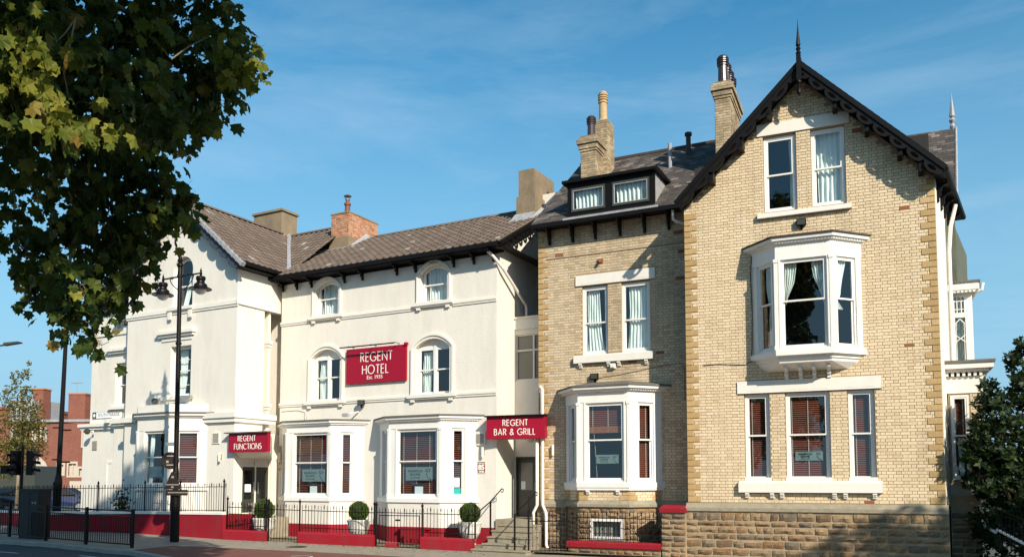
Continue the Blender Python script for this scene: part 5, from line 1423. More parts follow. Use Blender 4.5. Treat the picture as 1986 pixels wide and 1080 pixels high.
# roofs
ez = 9.98
rb = MB(); yo = -.36
xR, zR_ = .20, 10.30; xLe, zLe = -6.9, 10.30; az = 13.30
rb.add([(apx, yo, az), (xR, yo, zR_), (xR, 2.2, zR_), (apx, 6.0, az), (xLe, yo, zLe), (xLe, 6, zLe), (.15, 2.2, zR_), (.15, 6.0, az), (.15, 9.5, zR_), (apx, 9.5, zR_)],
       [(0, 1, 2, 3), (0, 3, 5, 4), (3, 2, 6, 7), (3, 7, 8, 9)])
rb.add([(p[0], p[1], p[2] - .10) for p in [(apx, yo, az), (xR, yo, zR_), (xR, 2.2, zR_), (apx, 6.0, az), (xLe, yo, zLe), (xLe, 6, zLe)]], [(3, 2, 1, 0), (4, 5, 3, 0)])
lroof = rb.build('roof', M['roof_under'], L0)
sl = sqrt((xR - apx) ** 2 + (az - zR_) ** 2)
U = Vector((apx - xR, 0, az - zR_)).normalized()
tiled_plane((xR + .03, yo - .02, zR_), (0, 1, 0), U, [(0, 0), (2.62, 0), (6.4, sl), (0, sl)], .30, .33, .030, .03, 0, .006).build('roof_tiles', M['tile'], lroof, kind='stuff')
U = Vector((0, 3.8, 3.0)).normalized(); sl2 = sqrt(3.8 ** 2 + 9)
tiled_plane((apx, 2.2 - .05, zR_), (1, 0, 0), U, [(3.55, 0), (3.55 + .1, 0), (3.6, sl2), (0, sl2)], .30, .33, .030, .03, 0, .006).build('roof_tiles', M['tile'], lroof, kind='stuff')
U = Vector((apx - xLe, 0, az - zLe)).normalized()
tiled_plane((xLe - .03, 6, zLe), (0, -1, 0), U, [(0, 0), (6.4, 0), (6.4, sl), (0, sl)], .30, .33, .030, .03, 0, .006).build('roof_tiles', M['tile'], lroof, kind='stuff')
va = MB(); va.add([(xR + .1, 2.05, zR_ + .03), (xR + .1, 2.5, zR_ + .03), (apx + .12, 6.1, az + .03), (apx + .12, 5.7, az + .05)], [(0, 1, 2, 3)])
va.add([(xR + .1, 2.05, zR_ + .03), (apx + .12, 5.7, az + .05), (apx + .2, 5.8, az + .12), (xR + .18, 2.2, zR_ + .10)], [(0, 3, 2, 1)]); va.build('valley', M['lead'], lroof)
for k in range(13):
    r = link('ridge_tile', rt, lroof, (apx, yo + .45 * k, az + .03), (0, 0, pi / 2))
for k in range(7): link('ridge_tile', rt, lroof, (apx + .2 + k * .45, 6.0, az + .03), (0, 0, 0))
nv = 16
for k in range(nv):   # cloaked verge tiles
    t = k / nv; me = None
    p = Vector((xR + (apx - xR) * t, yo - .06, zR_ + (az - zR_) * t))
    key = 'verge'
    if key not in _mesh_cache:
        v = MB(); v.box(0, .28, -.02, .16, -.07, .06); v.box(.24, .31, -.035, .16, -.085, .07); _mesh_cache[key] = v.mesh('verge_tile', [M['lead']])
    link('verge_tile', _mesh_cache[key], lroof, p, (0, radians(-180 + 40.2) + pi, 0))
for k in range(nv):
    t = k / nv; p = Vector((xLe + (apx - xLe) * t, yo - .06, zLe + (az - zLe) * t))
    link('verge_tile', _mesh_cache[key], lroof, p, (0, radians(-40.2), 0))
barge(lroof, apx, az - .06, xR + .02, zR_ - .08, yo + .02, depth=.24, n=7, amp=.16, band=0, m='barge_blue')
barge(lroof, apx, az - .06, xLe, zLe - .08, yo + .02, depth=.24, n=7, amp=.16, band=0, m='barge_blue')
gu = MB(); gu.box(xR - .02, xR + .12, yo, 2.1, zR_ - .13, zR_ - .01); gu.box(xr, xR - .02, yo + .1, 2.2, zR_ - .22, zR_ - .14); gu.box(xR + .02, .9, 2.02, 2.14, zR_ - .13, zR_ - .01); gu.build('gutter', M['black'], lroof)
cc = MB(); cc.box(-5.05, -3.30, 5.4, 6.4, 12.2, 14.40); ch = cc.build('chimney', M['cement'], L0)
cc = MB(); cc.box(-5.12, -3.23, 5.33, 6.47, 14.40, 14.50); cc.build('chimney_cap', M['cement'], ch)
# the function room doors, in the return wall beside the corner, under a canopy
Td, wd = face_T((xr, .341), (xr, 7.499))
w_ = MB(Td); w_.slab(rect(0, wd, -.3, 3.9), [rect(.10, 1.58, .80, 2.86)], 0, .3); w_.build('return_wall', M['render'], L0)
w_ = MB(Td); w_.box(-.0, 2.2, .9, .92, 0, 3.5); w_.build('inner_wall', M['dark'], L0)
so = MB(); so.add([(xr + .002, .30, 2.90), (xr + .002, 1.95, 2.90), (1.66, -.05, 3.12), (-.16, -.05, 3.12)], [(0, 1, 2, 3)])
so.add([(xr + .002, .30, 3.74), (xr + .002, 1.95, 3.74), (1.66, -.05, 3.76), (-.16, -.05, 3.76)], [(0, 3, 2, 1)])
so.add([(xr + .002, 1.95, 2.90), (xr + .002, 1.95, 3.74), (1.66, -.05, 3.76), (1.66, -.05, 3.12)], [(0, 1, 2, 3)])
so.build('canopy', M['trim'], L0)
fr_ = MB(Td); fr_.slab(rect(.10, 1.58, .80, 2.86), [rect(.15, .81, .84, 2.58), rect(.87, 1.53, .84, 2.58), rect(.15, .81, 2.64, 2.82), rect(.87, 1.53, 2.64, 2.82)], .08, .16); fr_.build('door_frame', M['trim'], L0)
fl_ = MB(Td); fl_.box(.15, 1.53, .13, .14, 2.63, 2.83); fl_.build('fanlight', M['lampglass'], L0)
for i, (a, c) in enumerate(((.16, .80), (.88, 1.52))):
    d = MB(Td); d.slab(rect(a, c, .85, 2.57), [rect(a + .12, c - .12, 1.35, 2.45)], .10, .15); d.box(a + .14, c - .14, .085, .099, .95, 1.25); dd = d.build('door', M['doorgrey'], L0)
    g = MB(Td); g.quad((a + .1, .13, 1.3), (c - .1, .13, 1.3), (c - .1, .13, 2.5), (a + .1, .13, 2.5)); g.build('pane', M['glass'], dd)
    g = MB(Td); g.box((c - .10 if i == 0 else a + .05), (c - .05 if i == 0 else a + .10), .04, .06, 1.55, 2.0); g.build('door_pull', M['alloy'], dd)
    if i == 0: g = MB(Td); g.box(a + .14, a + .44, .07, .08, 1.62, 1.92); g.build('notice', M['paper'], dd)
# ramp wall beside it
rw = MB(); rw.box(-.55, 1.4, -.62, -.42, -.3, .86); rw.build('terrace_wall', M['red'], L0)
rw = MB(); rw.box(-.15, 1.4, -.42, 2.0, -.3, .70); rw.build('terrace', M['step'], L0)

# left wing set back
LWt = thing('rendered_building', 'set-back cream rendered wing at the far left, carrying the street name plate', 'hotel', (-10.24, 31.20, 0), ZW)
a, c, yy = -10.5, -6.501, 1.2
w_ = MB(); w_.slab(rect(a, c, -.3, 9.85), [rect(-8.85, -7.75, 5.30, 7.20), rect(-8.85, -7.75, 8.75, 9.55)], yy, yy + .3); w_.box(a, a + .3, yy + .301, 7, -.3, 9.85); w_.build('front_wall', M['render'], LWt)
w_ = MB(); w_.box(a - .15, -8.35, yy - .20, yy - .001, -.3, 4.42); w_.box(-8.35, c, yy - .35, yy - .001, -.3, 4.40); w_.build('ground_floor_wall', M['render'], LWt)
w_ = MB(); w_.quad((a + .3, yy + 1.2, 0), (c, yy + 1.2, 0), (c, yy + 1.2, 9.8), (a + .3, yy + 1.2, 9.8)); w_.build('inner_wall', M['dark'], LWt)
s = MB(); s.box(a - .32, -8.30, yy - .38, yy + .1, 4.421, 4.56); s.box(a - .24, -8.30, yy - .30, yy + .1, 4.30, 4.42); s.build('cornice', M['trim'], LWt); s = MB(); s.box(-8.30, c, yy - .55, yy + .1, 4.50, 4.66); s.box(-8.35, c, yy - .47, yy + .1, 4.40, 4.499); s.build('cornice', M['trim'], LWt)
s = MB(); s.box(a - .05, c, yy - .06, yy - .001, 8.46, 8.60); s.build('string_course', M['trim'], LWt)
h = MB(); h.box(-9.35, -7.6, yy - .20, yy - .001, 7.72, 7.84); h.box(-9.25, -7.6, yy - .12, yy - .001, 7.62, 7.719); h.box(-9.1, -7.6, yy - .16, yy - .001, 5.16, 5.28); h.build('hood_mould', M['trim'], LWt)
for z0, z1 in ((5.32, 7.18), (8.77, 9.53)):
    make_window(LWt, 'window', -8.83, -7.77, z0, z1, y=yy + .18, fw=.06)
v = MB(); v.box(-9.95, -9.65, yy - .24, yy - .201, 3.42, 3.80); v.build('wall_vent', M['grille'], LWt)
d = MB(); d.slab(rect(-8.95, -8.45, .9, 2.9), [rect(-8.87, -8.53, 1.0, 2.8)], yy - .25, yy - .201); d.box(-8.87, -8.53, yy - .23, yy - .21, 1.0, 2.8); d.build('door', M['trim'], LWt)
rb = MB(); rb.add([(a - .3, yy - .35, 9.95), (c, yy - .35, 9.95), (c, yy + 3.2, 12.4), (a + 2.5, yy + 3.2, 12.4), (a - .3, 7.2, 9.95), (a - .3, yy - .35, 9.83), (c, yy - .35, 9.83)], [(0, 1, 2, 3), (0, 3, 4), (5, 6, 1, 0)])
lw = rb.build('roof', M['roof_under'], LWt)
U = Vector((0, 3.55, 2.45)).normalized()
tiled_plane((a - .3, yy - .38, 9.96), (1, 0, 0), U, [(0, 0), (4.1, 0), (4.1, 4.3), (2.8, 4.3)], .30, .33, .030, .03).build('roof_tiles', M['tile'], lw, kind='stuff')
gu = MB(); gu.box(a - .3, c, yy - .48, yy - .36, 9.80, 9.94); gu.box(a - .2, c, yy - .30, yy - .001, 9.66, 9.82); gu.build('gutter', M['black'], lw)

# ================================================================== signs, lights and cameras on the walls
def sign_board(label, T0, x0, x1, z0, z1, d, lines, mat_='signred', canopy=True, proj=.30, rz=None, small=None):
    loc = on(T0, x0, -d, z0); t = thing('sign', label, 'sign', loc, T0.rotation_euler.z if rz is None else rz)
    W, H = x1 - x0, z1 - z0
    b = MB(); b.box(0, W, 0, proj, 0, H); b.build('sign_box', M[mat_], t)
    lt = MB()
    for (txt, cx, z, h, sw, gap) in lines: stroke_line(lt, txt, W * cx, z, h, -.012, sw, gap)
    lt.build('lettering', M['letter'], t)
    if small:
        o = link('lettering', text_mesh(small[0], small[1], 'letter'), t, (W * small[2], -.006, small[3]), (pi / 2, 0, 0))
    return t, W, H
t, W, H = sign_board('large crimson name board reading REGENT HOTEL Est. 1935 between two arched windows', W_, 3.43, 6.19, 5.68, 6.99, .10,
    [('REGENT', .515, .80, .32, .034, .24), ('HOTEL', .50, .33, .32, .034, .24)], proj=.085, small=('Est. 1935', .20, .49, .19))
b = MB(); b.box(-.10, W * .88, -.30, -.25, H + .015, H + .055)
for x in (.3, 1.35, W - .35): b.box(x - .012, x + .012, -.26, .08, H + .055, H + .075)
b.build('trough_light', M['black'], t)
b = MB(); b.box(W - .06, W + .08, -.05, .04, H - .04, H + .06); b.build('bracket', M['signred'], t)
t, W, H = sign_board('crimson box sign reading REGENT BAR & GRILL over the grey side door', W_, 9.73, 11.80, 3.44, 4.18, .36,
    [('REGENT', .50, .44, .19, .025, .26), ('BAR & GRILL', .49, .13, .20, .025, .25)], proj=.26, rz=ZW + radians(8))
b = MB(); b.box(-.04, W + .03, -.10, .25, H + .002, H + .045); b.build('trough_light', M['black'], t)
b = MB(); b.box(.05, W - .2, .29, 1.0, .02, .10); b.build('canopy', M['trim'], t)
b = MB(); b.lathe([(.0, -.16), (.10, -.12), (.14, -.03), (.14, .0)], (W * .68, .45, .02), 10); b.build('bulkhead_lamp', M['lampglass'], t)
t, W, H = sign_board('crimson box sign reading REGENT FUNCTIONS over the black double doors', L0, -.28, 1.70, 3.10, 3.80, .20,
    [('REGENT', .47, .41, .19, .026, .26), ('FUNCTIONS', .50, .11, .20, .026, .25)], proj=.14)
b = MB(); b.box(-.16, W + .04, -.10, .12, H + .002, H + .045); b.build('trough_light', M['felt'], t)
def plaque(label, T0, x0, z0, d=.02):
    t = thing('plaque', label, 'plaque', on(T0, x0, -d, z0), T0.rotation_euler.z)
    b = MB(); b.box(0, .34, 0, .018, 0, .42); b.build('backing', M['trim'], t)
    b = MB(); b.box(.025, .315, -.006, -.0005, .03, .39); b.build('red_panel', M['red'], t)
    link('lettering', text_mesh('85', .25, 'letter', bold=.012), t, (.17, -.010, .20), (pi / 2, 0, 0))
    link('lettering', text_mesh('YEARS', .075, 'letter', bold=.004), t, (.17, -.010, .06), (pi / 2, 0, 0))
    link('lettering', text_mesh('CELEBRATING', .042, 'letter', bold=.002), t, (.17, -.010, .345), (pi / 2, 0, 0))
    return t
plaque('small red and white plaque reading 85 beside the handrail, in full sun', W_, 9.17, 2.30)
plaque('small red plaque reading 85 in the shade left of the first bay', W_, .0, 2.42)
t = thing('street_sign', 'long white street name plate with dark emblem on the far left wing', 'street sign', on(L0, -10.30, 1.2 - .012, 4.80), ZW)
b = MB(); b.box(0, 2.05, -.02, 0.011, 0, .30); b.build('rim', M['grille'], t)
b = MB(); b.box(.02, 2.03, -.026, -.021, .02, .28); b.build('plate', M['paper'], t)
b = MB(); b.box(.02, .28, -.032, -.027, .02, .28); b.build('emblem_block', M['doorgrey'], t)
b = MB(); b.lathe([(.08, 0), (.08, .004)], (0, 0, 0), 12); o = b.build('emblem', M['paper'], t, (.15, -.034, .15), (pi / 2, 0, 0))
link('lettering', text_mesh('SOUTH PARADE', .20, 'grille'), t, (1.13, -.030, .15), (pi / 2, 0, 0))
# poster print
def poster_print(parent, T, cx, cz, w, h):
    for txt, sz, dz in (('MAGNOLIA', h * .26, h * .20), ('ROOMS', h * .26, -h * .06), ('BAR  FOOD  EVENTS', h * .10, -h * .30)):
        me = text_mesh(txt, sz, 'ink', bold=.002 * 0); me.transform(Matrix.Translation((cx - w * .14, .117 if parent != Mb else .127, cz + dz)) @ Matrix.Rotation(pi / 2, 4, 'X')); me.transform(T)
        link('lettering', me, parent)
    fl = MB(T); y = .117 if parent != Mb else .127
    fx, fz = cx + w * .33, cz
    for k in range(6):
        a = k * pi / 3 + .3; px, pz = fx + cos(a) * h * .16, fz + h * .24 + sin(a) * h * .10
        fl.add([(px + cos(a) * h * .12, y, pz + sin(a) * h * .07), (px - sin(a) * h * .05, y, pz + cos(a) * h * .05), (px - cos(a) * h * .08, y, pz - sin(a) * h * .06), (px + sin(a) * h * .05, y, pz - cos(a) * h * .05)], [(0, 1, 2, 3)])
    fl.tube([(fx, y, fz + h * .2), (fx - w * .05, y, fz), (fx, y, fz - h * .25), (fx + w * .12, y, fz - h * .46)], h * .025, 4)
    fl.build('flower_print', M['ink'], parent)
for (root, T, cx, cz, w, h) in POST: poster_print(root, T, cx, cz, w, h)
T, cx, cz, w, h = POSTER_M; poster_print(Mb, T, cx, cz, w, h)
for ch in R_.children:
    if ch.name.startswith('window') and abs(sum(v.co.x for v in ch.data.vertices) / len(ch.data.vertices) - 3.36) < .3 and ch.data.vertices[0].co.z < 4:
        po = MB(); po.box(3.0, 3.74, .185, .195, 2.60, 2.86); po.build('poster', M['poster'], ch)
        poster_print_y = .18
        I = Matrix.Translation((0, .06, 0)); poster_print(ch, I, 3.37, 2.73, .74, .26)
def wall_lamp(label, T0, x, z, yoff=0.0):
    t = thing('wall_light', label, 'wall light', on(T0, x, yoff, z), T0.rotation_euler.z)
    b = MB(); b.box(-.03, .03, -.03, 0, -.10, .10); b.build('back_plate', M['grille'], t)
    b = MB(); b.tube([(0, -.10, -.17), (0, -.10, .17)], .045, 8); b.tube([(0, 0, 0), (0, -.10, 0)], .02, 5); b.build('lamp_body', M['trim'], t)
    return t
wall_lamp('slim up and down wall light above the sunlit red 85 plaque', W_, 9.42, 3.02)
wall_lamp('slim up and down wall light above the shaded red 85 plaque', W_, .13, 2.86 + .1)
wall_lamp('slim up and down wall light under the vent left of the functions sign', L0, -.86, 2.95)
wall_lamp('slim white wall light on the brick left of the ground floor bay', M_, .55, 3.05)
floodlight('floodlight', 'twin headed black floodlight above the roof of the left ground floor bay', on(W_, 4.18, -.10, 4.95), ZW + radians(25))
def dome_cam(label, T0, x, y, z):
    t = thing('security_camera', label, 'camera', on(T0, x, y, z), T0.rotation_euler.z)
    b = MB(); b.box(-.05, .05, -.02, .0, -.06, .06); b.tube([(0, -.01, 0), (0, -.25, .03)], .025, 6); b.build('arm', M['trim'], t)
    b = MB(); b.lathe([(.10, .0), (.13, -.02), (.13, -.05), (.11, -.12), (.06, -.18), (.0, -.19)], (0, -.28, .06), 12); b.lathe([(.06, 0), (.12, .02), (.05, .06)], (0, -.28, .055), 12); b.build('dome', M['doorgrey'], t)
    return t
dome_cam('dark dome security camera above the bay behind the lamp column', L0, -4.35, 0, 5.20)
dome_cam('pale dome security camera hanging under the eaves cornice of the far left wing', L0, -9.75, .85, 4.20)
t = thing('security_camera', 'white bullet camera on an arm over the left ground floor bay roof', 'camera', on(W_, 3.98, -.02, 4.62), ZW)
b = MB(); b.tube([(0, 0, 0), (-.05, -.25, -.05), (-.20, -.40, -.12)], .03, 6); b.build('arm', M['trim'], t)
b = MB(); b.box(-.38, -.12, -.50, -.36, -.20, -.08); b.build('housing', M['lead'], t)
t = thing('security_camera', 'white bullet camera beside the window sill of the far left wing', 'camera', on(L0, -8.35, .95, 4.75), ZW)
b = MB(); b.tube([(.2, .1, .05), (0, -.1, 0), (-.25, -.2, -.12)], .045, 6); b.box(-.42, -.2, -.3, -.12, -.2, -.06); b.build('housing', M['trim'], t)
cable = MB(); cable.tube([(.1, -.015, 4.78), (.9, -.015, 4.80), (1.3, -.015, 4.72), (1.6, -.2, 4.45), (2.0, -.9, 4.28)], .008, 4); cable.build('cable', M['cement'], W_)
# ================================================================== ground
def sheet(name, pts, dz, m, side=0.0):
    """flat polygon following the fall of the pavement, with an optional kerb face"""
    b = MB(); tess = tessellate_polygon([[Vector((p[0], p[1], 0)) for p in pts]])
    V = [(p[0], p[1], zg(p[0]) + dz) for p in pts]
    F = []
    for t3 in tess:
        a, c, d = t3; A, B, C = pts[a], pts[c], pts[d]
        if (B[0] - A[0]) * (C[1] - A[1]) - (B[1] - A[1]) * (C[0] - A[0]) < 0: c, d = d, c
        F.append((a, c, d))
    if side:
        n = len(pts); V += [(p[0], p[1], zg(p[0]) + dz - side) for p in pts]
        F += [(i, (i + 1) % n, n + (i + 1) % n, n + i) for i in range(n)]
    b.add(V, F, 0)
    return b.build(name, M[m], kind='structure')
def strip(name, line, w, dz, m, side=0.0):
    """band of width w along a polyline"""
    P = [Vector(p) for p in line]; L = []; R = []
    for i in range(len(P)):
        d = (P[min(i + 1, len(P) - 1)] - P[max(i - 1, 0)]).normalized(); n = Vector((-d.y, d.x)) * w / 2
        L.append(P[i] + n); R.append(P[i] - n)
    b = MB()
    for i in range(len(P) - 1):
        q = [R[i], R[i + 1], L[i + 1], L[i]]
        b.add([(p.x, p.y, zg(p.x) + dz) for p in q] + [(p.x, p.y, zg(p.x) + dz - side) for p in q], [(0, 1, 2, 3)] + ([(0, 4, 5, 1), (3, 2, 6, 7), (0, 3, 7, 4), (1, 5, 6, 2)] if side else []))
    return b
xs = [-2500, -600, -120, -60, -22, -18, -14, -10, -6, -2, 2, 6, 10, 14, 60, 300, 2500]
ys = [-2500, -400, -60, -20, -6, 4, 12, 20, 26, 32, 40, 60, 120, 600, 2500]
b = MB(); V = [(x, y, zg(x) - .16 - (0.0 if y < 60 else 0)) for y in ys for x in xs]; nX = len(xs)
b.add(V, [(j * nX + i, j * nX + i + 1, (j + 1) * nX + i + 1, (j + 1) * nX + i) for j in range(len(ys) - 1) for i in range(nX - 1)])
b.build('ground', M['ground'], kind='structure')
def split_x(pts_front, pts_back):
    return pts_front + pts_back[::-1]
KL = [(-60, 46), (-30, 33.8), (-22, 30.0), (-16.71, 27.46), (-14.71, 26.59), (-12.12, 24.96), (-10.94, 24.31), (-9.9, 23.33), (-9.0, 22.4), (-6, 20.2), (-2, 18.0), (4, 15.2), (14, 10.6), (26, 5)]
# road: everything in front of the kerb
def band(name, front, back, dz, m):
    b = MB(); n = len(front)
    b.add([(p[0], p[1], zg(p[0]) + dz) for p in front] + [(p[0], p[1], zg(p[0]) + dz) for p in back], [(i, i + 1, n + i + 1, n + i) for i in range(n - 1)])
    return b.build(name, M[m], kind='structure')
band('road', [(x - 5, y - 16) for x, y in KL], KL, -.125, 'asphalt')
BK = [(-60, 62), (-34, 48), (-26, 40), (-21.7, 35.8), (-17.7, 32.5), (-14.3, 31.95), (-13, 31.3), (-10.1, 29.7), (-7, 28.65), (-4, 27.6), (-1.2, 26.7), (1.9, 26.1), (8, 23.4), (14, 20.6)]
band('pavement', KL, BK, 0.0, 'pave')
kerb = strip('kerb', KL, .13, -.002, 'mortar', .14).build('kerb', M['mortar'], kind='structure')
kp = [Vector(p) for p in KL[2:12]]
for i in range(len(kp) - 1):
    dk = kp[i + 1] - kp[i]; nk = max(1, round(dk.length / .91)); ang = atan2(dk.y, dk.x)
    for j in range(nk):
        a = kp[i] + dk * (j / nk); Lk = dk.length / nk - .012
        key = ('kerb_stone',)
        if key not in _mesh_cache:
            kb = MB(); kb.add([(0, -.08, -.13), (1, -.08, -.13), (1, .07, -.13), (0, .07, -.13), (0, -.08, -.015), (1, -.08, -.015), (1, -.06, .004), (0, -.06, .004), (1, .07, .004), (0, .07, .004)],
                              [(0, 1, 5, 4), (4, 5, 6, 7), (7, 6, 8, 9), (3, 9, 8, 2), (0, 4, 7, 9, 3), (1, 2, 8, 6, 5)]); _mesh_cache[key] = kb.mesh('kerb_stone', [M['kerb']])
        o = link('kerb_stone', _mesh_cache[key], kerb, (a.x, a.y, zg(a.x) + random.uniform(-.002, .003)), (0, 0, ang), None, (Lk, 1, 1))
mh = MB(); mh.lathe([(.34, 0), (.34, .006), (.30, .008), (.30, .004), (.001, .005)], (0, 0, 0), 20); mh.build('manhole_cover', M['cabinet'], None, (-6.9, 26.9, zg(-6.9) + .001)); tag(bpy.data.objects['manhole_cover'], 'round dark manhole cover in the pavement in front of the garden gate', 'manhole cover')
mh = MB(); mh.box(-.32, .32, -.22, .22, 0, .006); mh.box(-.27, .27, -.17, .17, .0061, .009); mh.build('inspection_cover', M['grille'], None, (-1.9, 25.3, zg(-1.9) + .001), (0, .0, -.4)); tag(bpy.data.objects['inspection_cover'], 'small rectangular service cover in the pavement before the third kerb wall', 'service cover')
band('red_cycle_track', [(-11.05, 24.62), (-10.0, 23.6), (-9.1, 22.65), (-6.1, 20.45), (-2.1, 18.25), (3.9, 15.45)], [(-11.07, 24.90), (-10.62, 26.45), (-9.01, 26.08), (-6.2, 25.25), (-2.84, 24.10), (5.0, 21.4)], .004, 'redtrack')
# yard behind the boundary
b = MB(); b.add([(-24, 31.5, .06), (-10.1, 29.6, -.03), (-1.2, 26.5, -.12), (4.5, 24.7, -.18), (9, 30, -.15), (-3, 40, .0), (-20, 44, .2)], [(0, 1, 2, 3, 4, 5, 6)]); b.build('yard_ground', M['soil'], kind='structure')
b = MB()
for line, w in (([(-30, 30.2), (-15.41, 25.34 - .55), (-14.26, 24.83 - .5)], .10), ([(-12.31, 23.99), (-9.84, 22.55), (-6, 20.0)], .10), ([(-40, 33), (-13.59, 22.36), (-12.73, 21.93)], .10)):
    s = strip('x', line, w, -.121, 'line'); o = len(b.v); b.v += s.v; b.f += [tuple(i + o for i in f) for f in s.f]; b.mi += s.mi
b.build('road_markings', M['line'], kind='structure')
b = MB(); V = []; n = 24
for k in range(n):
    a = 2 * pi * k / n
    for r in (1, .82): V.append((-5.95 + cos(a) * .42 * r, 23.42 + sin(a) * .42 * r, zg(-5.95) + .009))
b.add(V, [(2 * k, 2 * ((k + 1) % n), 2 * ((k + 1) % n) + 1, 2 * k + 1) for k in range(n)])
b.add([(-6.1, 23.30, zg(-6) + .009), (-5.8, 23.30, zg(-6) + .009), (-5.8, 23.36, zg(-6) + .009), (-6.1, 23.36, zg(-6) + .009)], [(0, 1, 2, 3)])
b.build('cycle_roundel_marking', M['line'], kind='structure')

# ================================================================== railings
_bars = {}
def bar_mesh(h, fin, r=.009):
    key = (round(h, 2), fin, r)
    if key in _bars: return _bars[key]
    b = MB(); b.tube([(0, 0, 0), (0, 0, h)], r, 4)
    if fin:
        b.add([(-.034, 0, h - .06), (0, -.012, h - .075), (.034, 0, h - .06), (0, .012, h - .045)] + [(0, 0, h - .03), (0, 0, h - .09)], [(0, 1, 4), (1, 2, 4), (2, 3, 4), (3, 0, 4), (1, 0, 5), (2, 1, 5), (3, 2, 5), (0, 3, 5)])
        b.lathe([(.010, h - .05), (.024, h - .02), (.015, h + .01), (.003, h + .055)], (0, 0, 0), 6)
    else: b.lathe([(r, h), (.002, h + .03)], (0, 0, 0), 4)
    me = b.mesh('bar', [M['iron']]); _bars[key] = me
    return me
def railing(label, pts, zb, h, posts, spacing=.115, group=None, post_h=None, rails=(.16, -.16), every=3, finial=True, name='railing', cat='railing', post_b=None, barlow=0.0, phase=0):
    """upright bars between two rails; pts = polyline (x, y), zb = base height function"""
    P = [Vector(p) for p in pts]; seg = [(P[i + 1] - P[i]).length for i in range(len(P) - 1)]; tot = sum(seg)
    def at(s):
        i = 0
        while i < len(seg) - 1 and s > seg[i]: s -= seg[i]; i += 1
        p = P[i] + (P[i + 1] - P[i]) * (s / seg[i]); return p.x, p.y
    x0, y0 = at(0); d = P[-1] - P[0]
    t = thing(name, label, cat, (x0, y0, zb(x0)), 0, group)
    def rel(s, dz):
        x, y = at(s); return (x - x0, y - y0, zb(x) - zb(x0) + dz)
    n = max(1, int(tot / spacing)); k = 0
    for i in range(n + 1):
        s = i * tot / n
        if any(abs(s - ps) < spacing * .4 for ps in posts): continue
        fin = finial and (i + phase) % every == 0
        link('bar', bar_mesh(h, fin), t, rel(s, barlow), (random.uniform(-.012, .012), random.uniform(-.012, .012), atan2(d.y, d.x)))
    for r in rails:
        z = r if r >= 0 else h + r
        b = MB(); m_ = max(2, int(tot / .8)); b.tube([rel(tot * i / m_, z) for i in range(m_ + 1)], .014, 4); b.build('rail', M['iron'], t)
    for ps in posts:
        b = MB(); x, y, z = rel(ps, 0)
        ph = post_h or h + .1
        b.tube([(0, 0, (post_b or 0)), (0, 0, ph)], .028, 6); b.lathe([(.03, ph), (.045, ph + .02), (.045, ph + .05), (.02, ph + .08), (.004, ph + .14)], (0, 0, 0), 6)
        b.build('post', M['iron'], t, (x, y, z))
    return t
F0 = Vector((-10.124, 29.57)); fd = Vector((cos(radians(18.7)), -sin(radians(18.7))))
def FP(s, o=0.0): p = F0 + fd * s + Vector((-fd.y, fd.x)) * o; return (p.x, p.y)
def prism_wall(name, label, cat, pts, w, z0f, z1f, m, coping=None, group=None, ch=.05):
    P = [Vector(p) for p in pts]
    t = thing(name, label, cat, (P[0].x, P[0].y, z0f(P[0].x)), 0, group)
    def ribbon(w, za, zb, m, nm):
        L, R = [], []
        for i in range(len(P)):
            d = (P[min(i + 1, len(P) - 1)] - P[max(i - 1, 0)]).normalized(); n = Vector((-d.y, d.x)) * w / 2
            L.append(P[i] + n); R.append(P[i] - n)
        b = MB(); o = Vector((P[0].x, P[0].y, z0f(P[0].x))); n = len(P); V = []
        for i in range(n):
            for q, zz, ins in ((R[i], za(P[i].x), 0), (R[i], zb(P[i].x) - ch, 0), (R[i], zb(P[i].x), 1), (L[i], zb(P[i].x), 1), (L[i], zb(P[i].x) - ch, 0), (L[i], za(P[i].x), 0)):
                c = P[i]; q2 = q + (c - q) * (ch / (w / 2) if ins else 0)
                V.append((q2.x - o.x, q2.y - o.y, zz - o.z))
        F = []
        for i in range(n - 1):
            for k in range(5): a = i * 6 + k; F.append((a, a + 6, a + 7, a + 1))
        F += [tuple(range(6))[::-1], tuple((n - 1) * 6 + k for k in range(6))]
        F = [f[::-1] for f in F]
        b.add(V, F); b.build(nm, M[m], t)
    ribbon(w, lambda x: z0f(x) - .2, z1f, m, 'wall_body')
    if coping: ribbon(w + .06, z1f, lambda x: z1f(x) + coping[0], coping[1], 'coping')
    return t
# tall railing on the red retaining wall (left)
left_line = [(-22.6, 36.4), (-17.73, 32.42), (-14.30, 31.82), (-12.2, 30.72), (-10.10, 29.60)]
topz = lambda x: .86 + .012 * (x + 10)
prism_wall('boundary_wall', 'long crimson painted retaining wall with a cream coping, below the tall railing at the left', 'wall', left_line, .24, lambda x: zg(x), topz, 'red', coping=(.10, 'trim'), ch=.02)
sl_ = [0, 2.05, 4.1, 6.28, 8.0, 9.75, 11.5, 13.2, 14.46]
railing('tall black railing with spear finials standing on the crimson retaining wall', left_line, lambda x: topz(x) + .10, .98, [0, 3.1, 6.28, 8.2, 10.3, 12.2, 14.42], spacing=.118, post_h=1.04, rails=(.05, -.10), every=3)
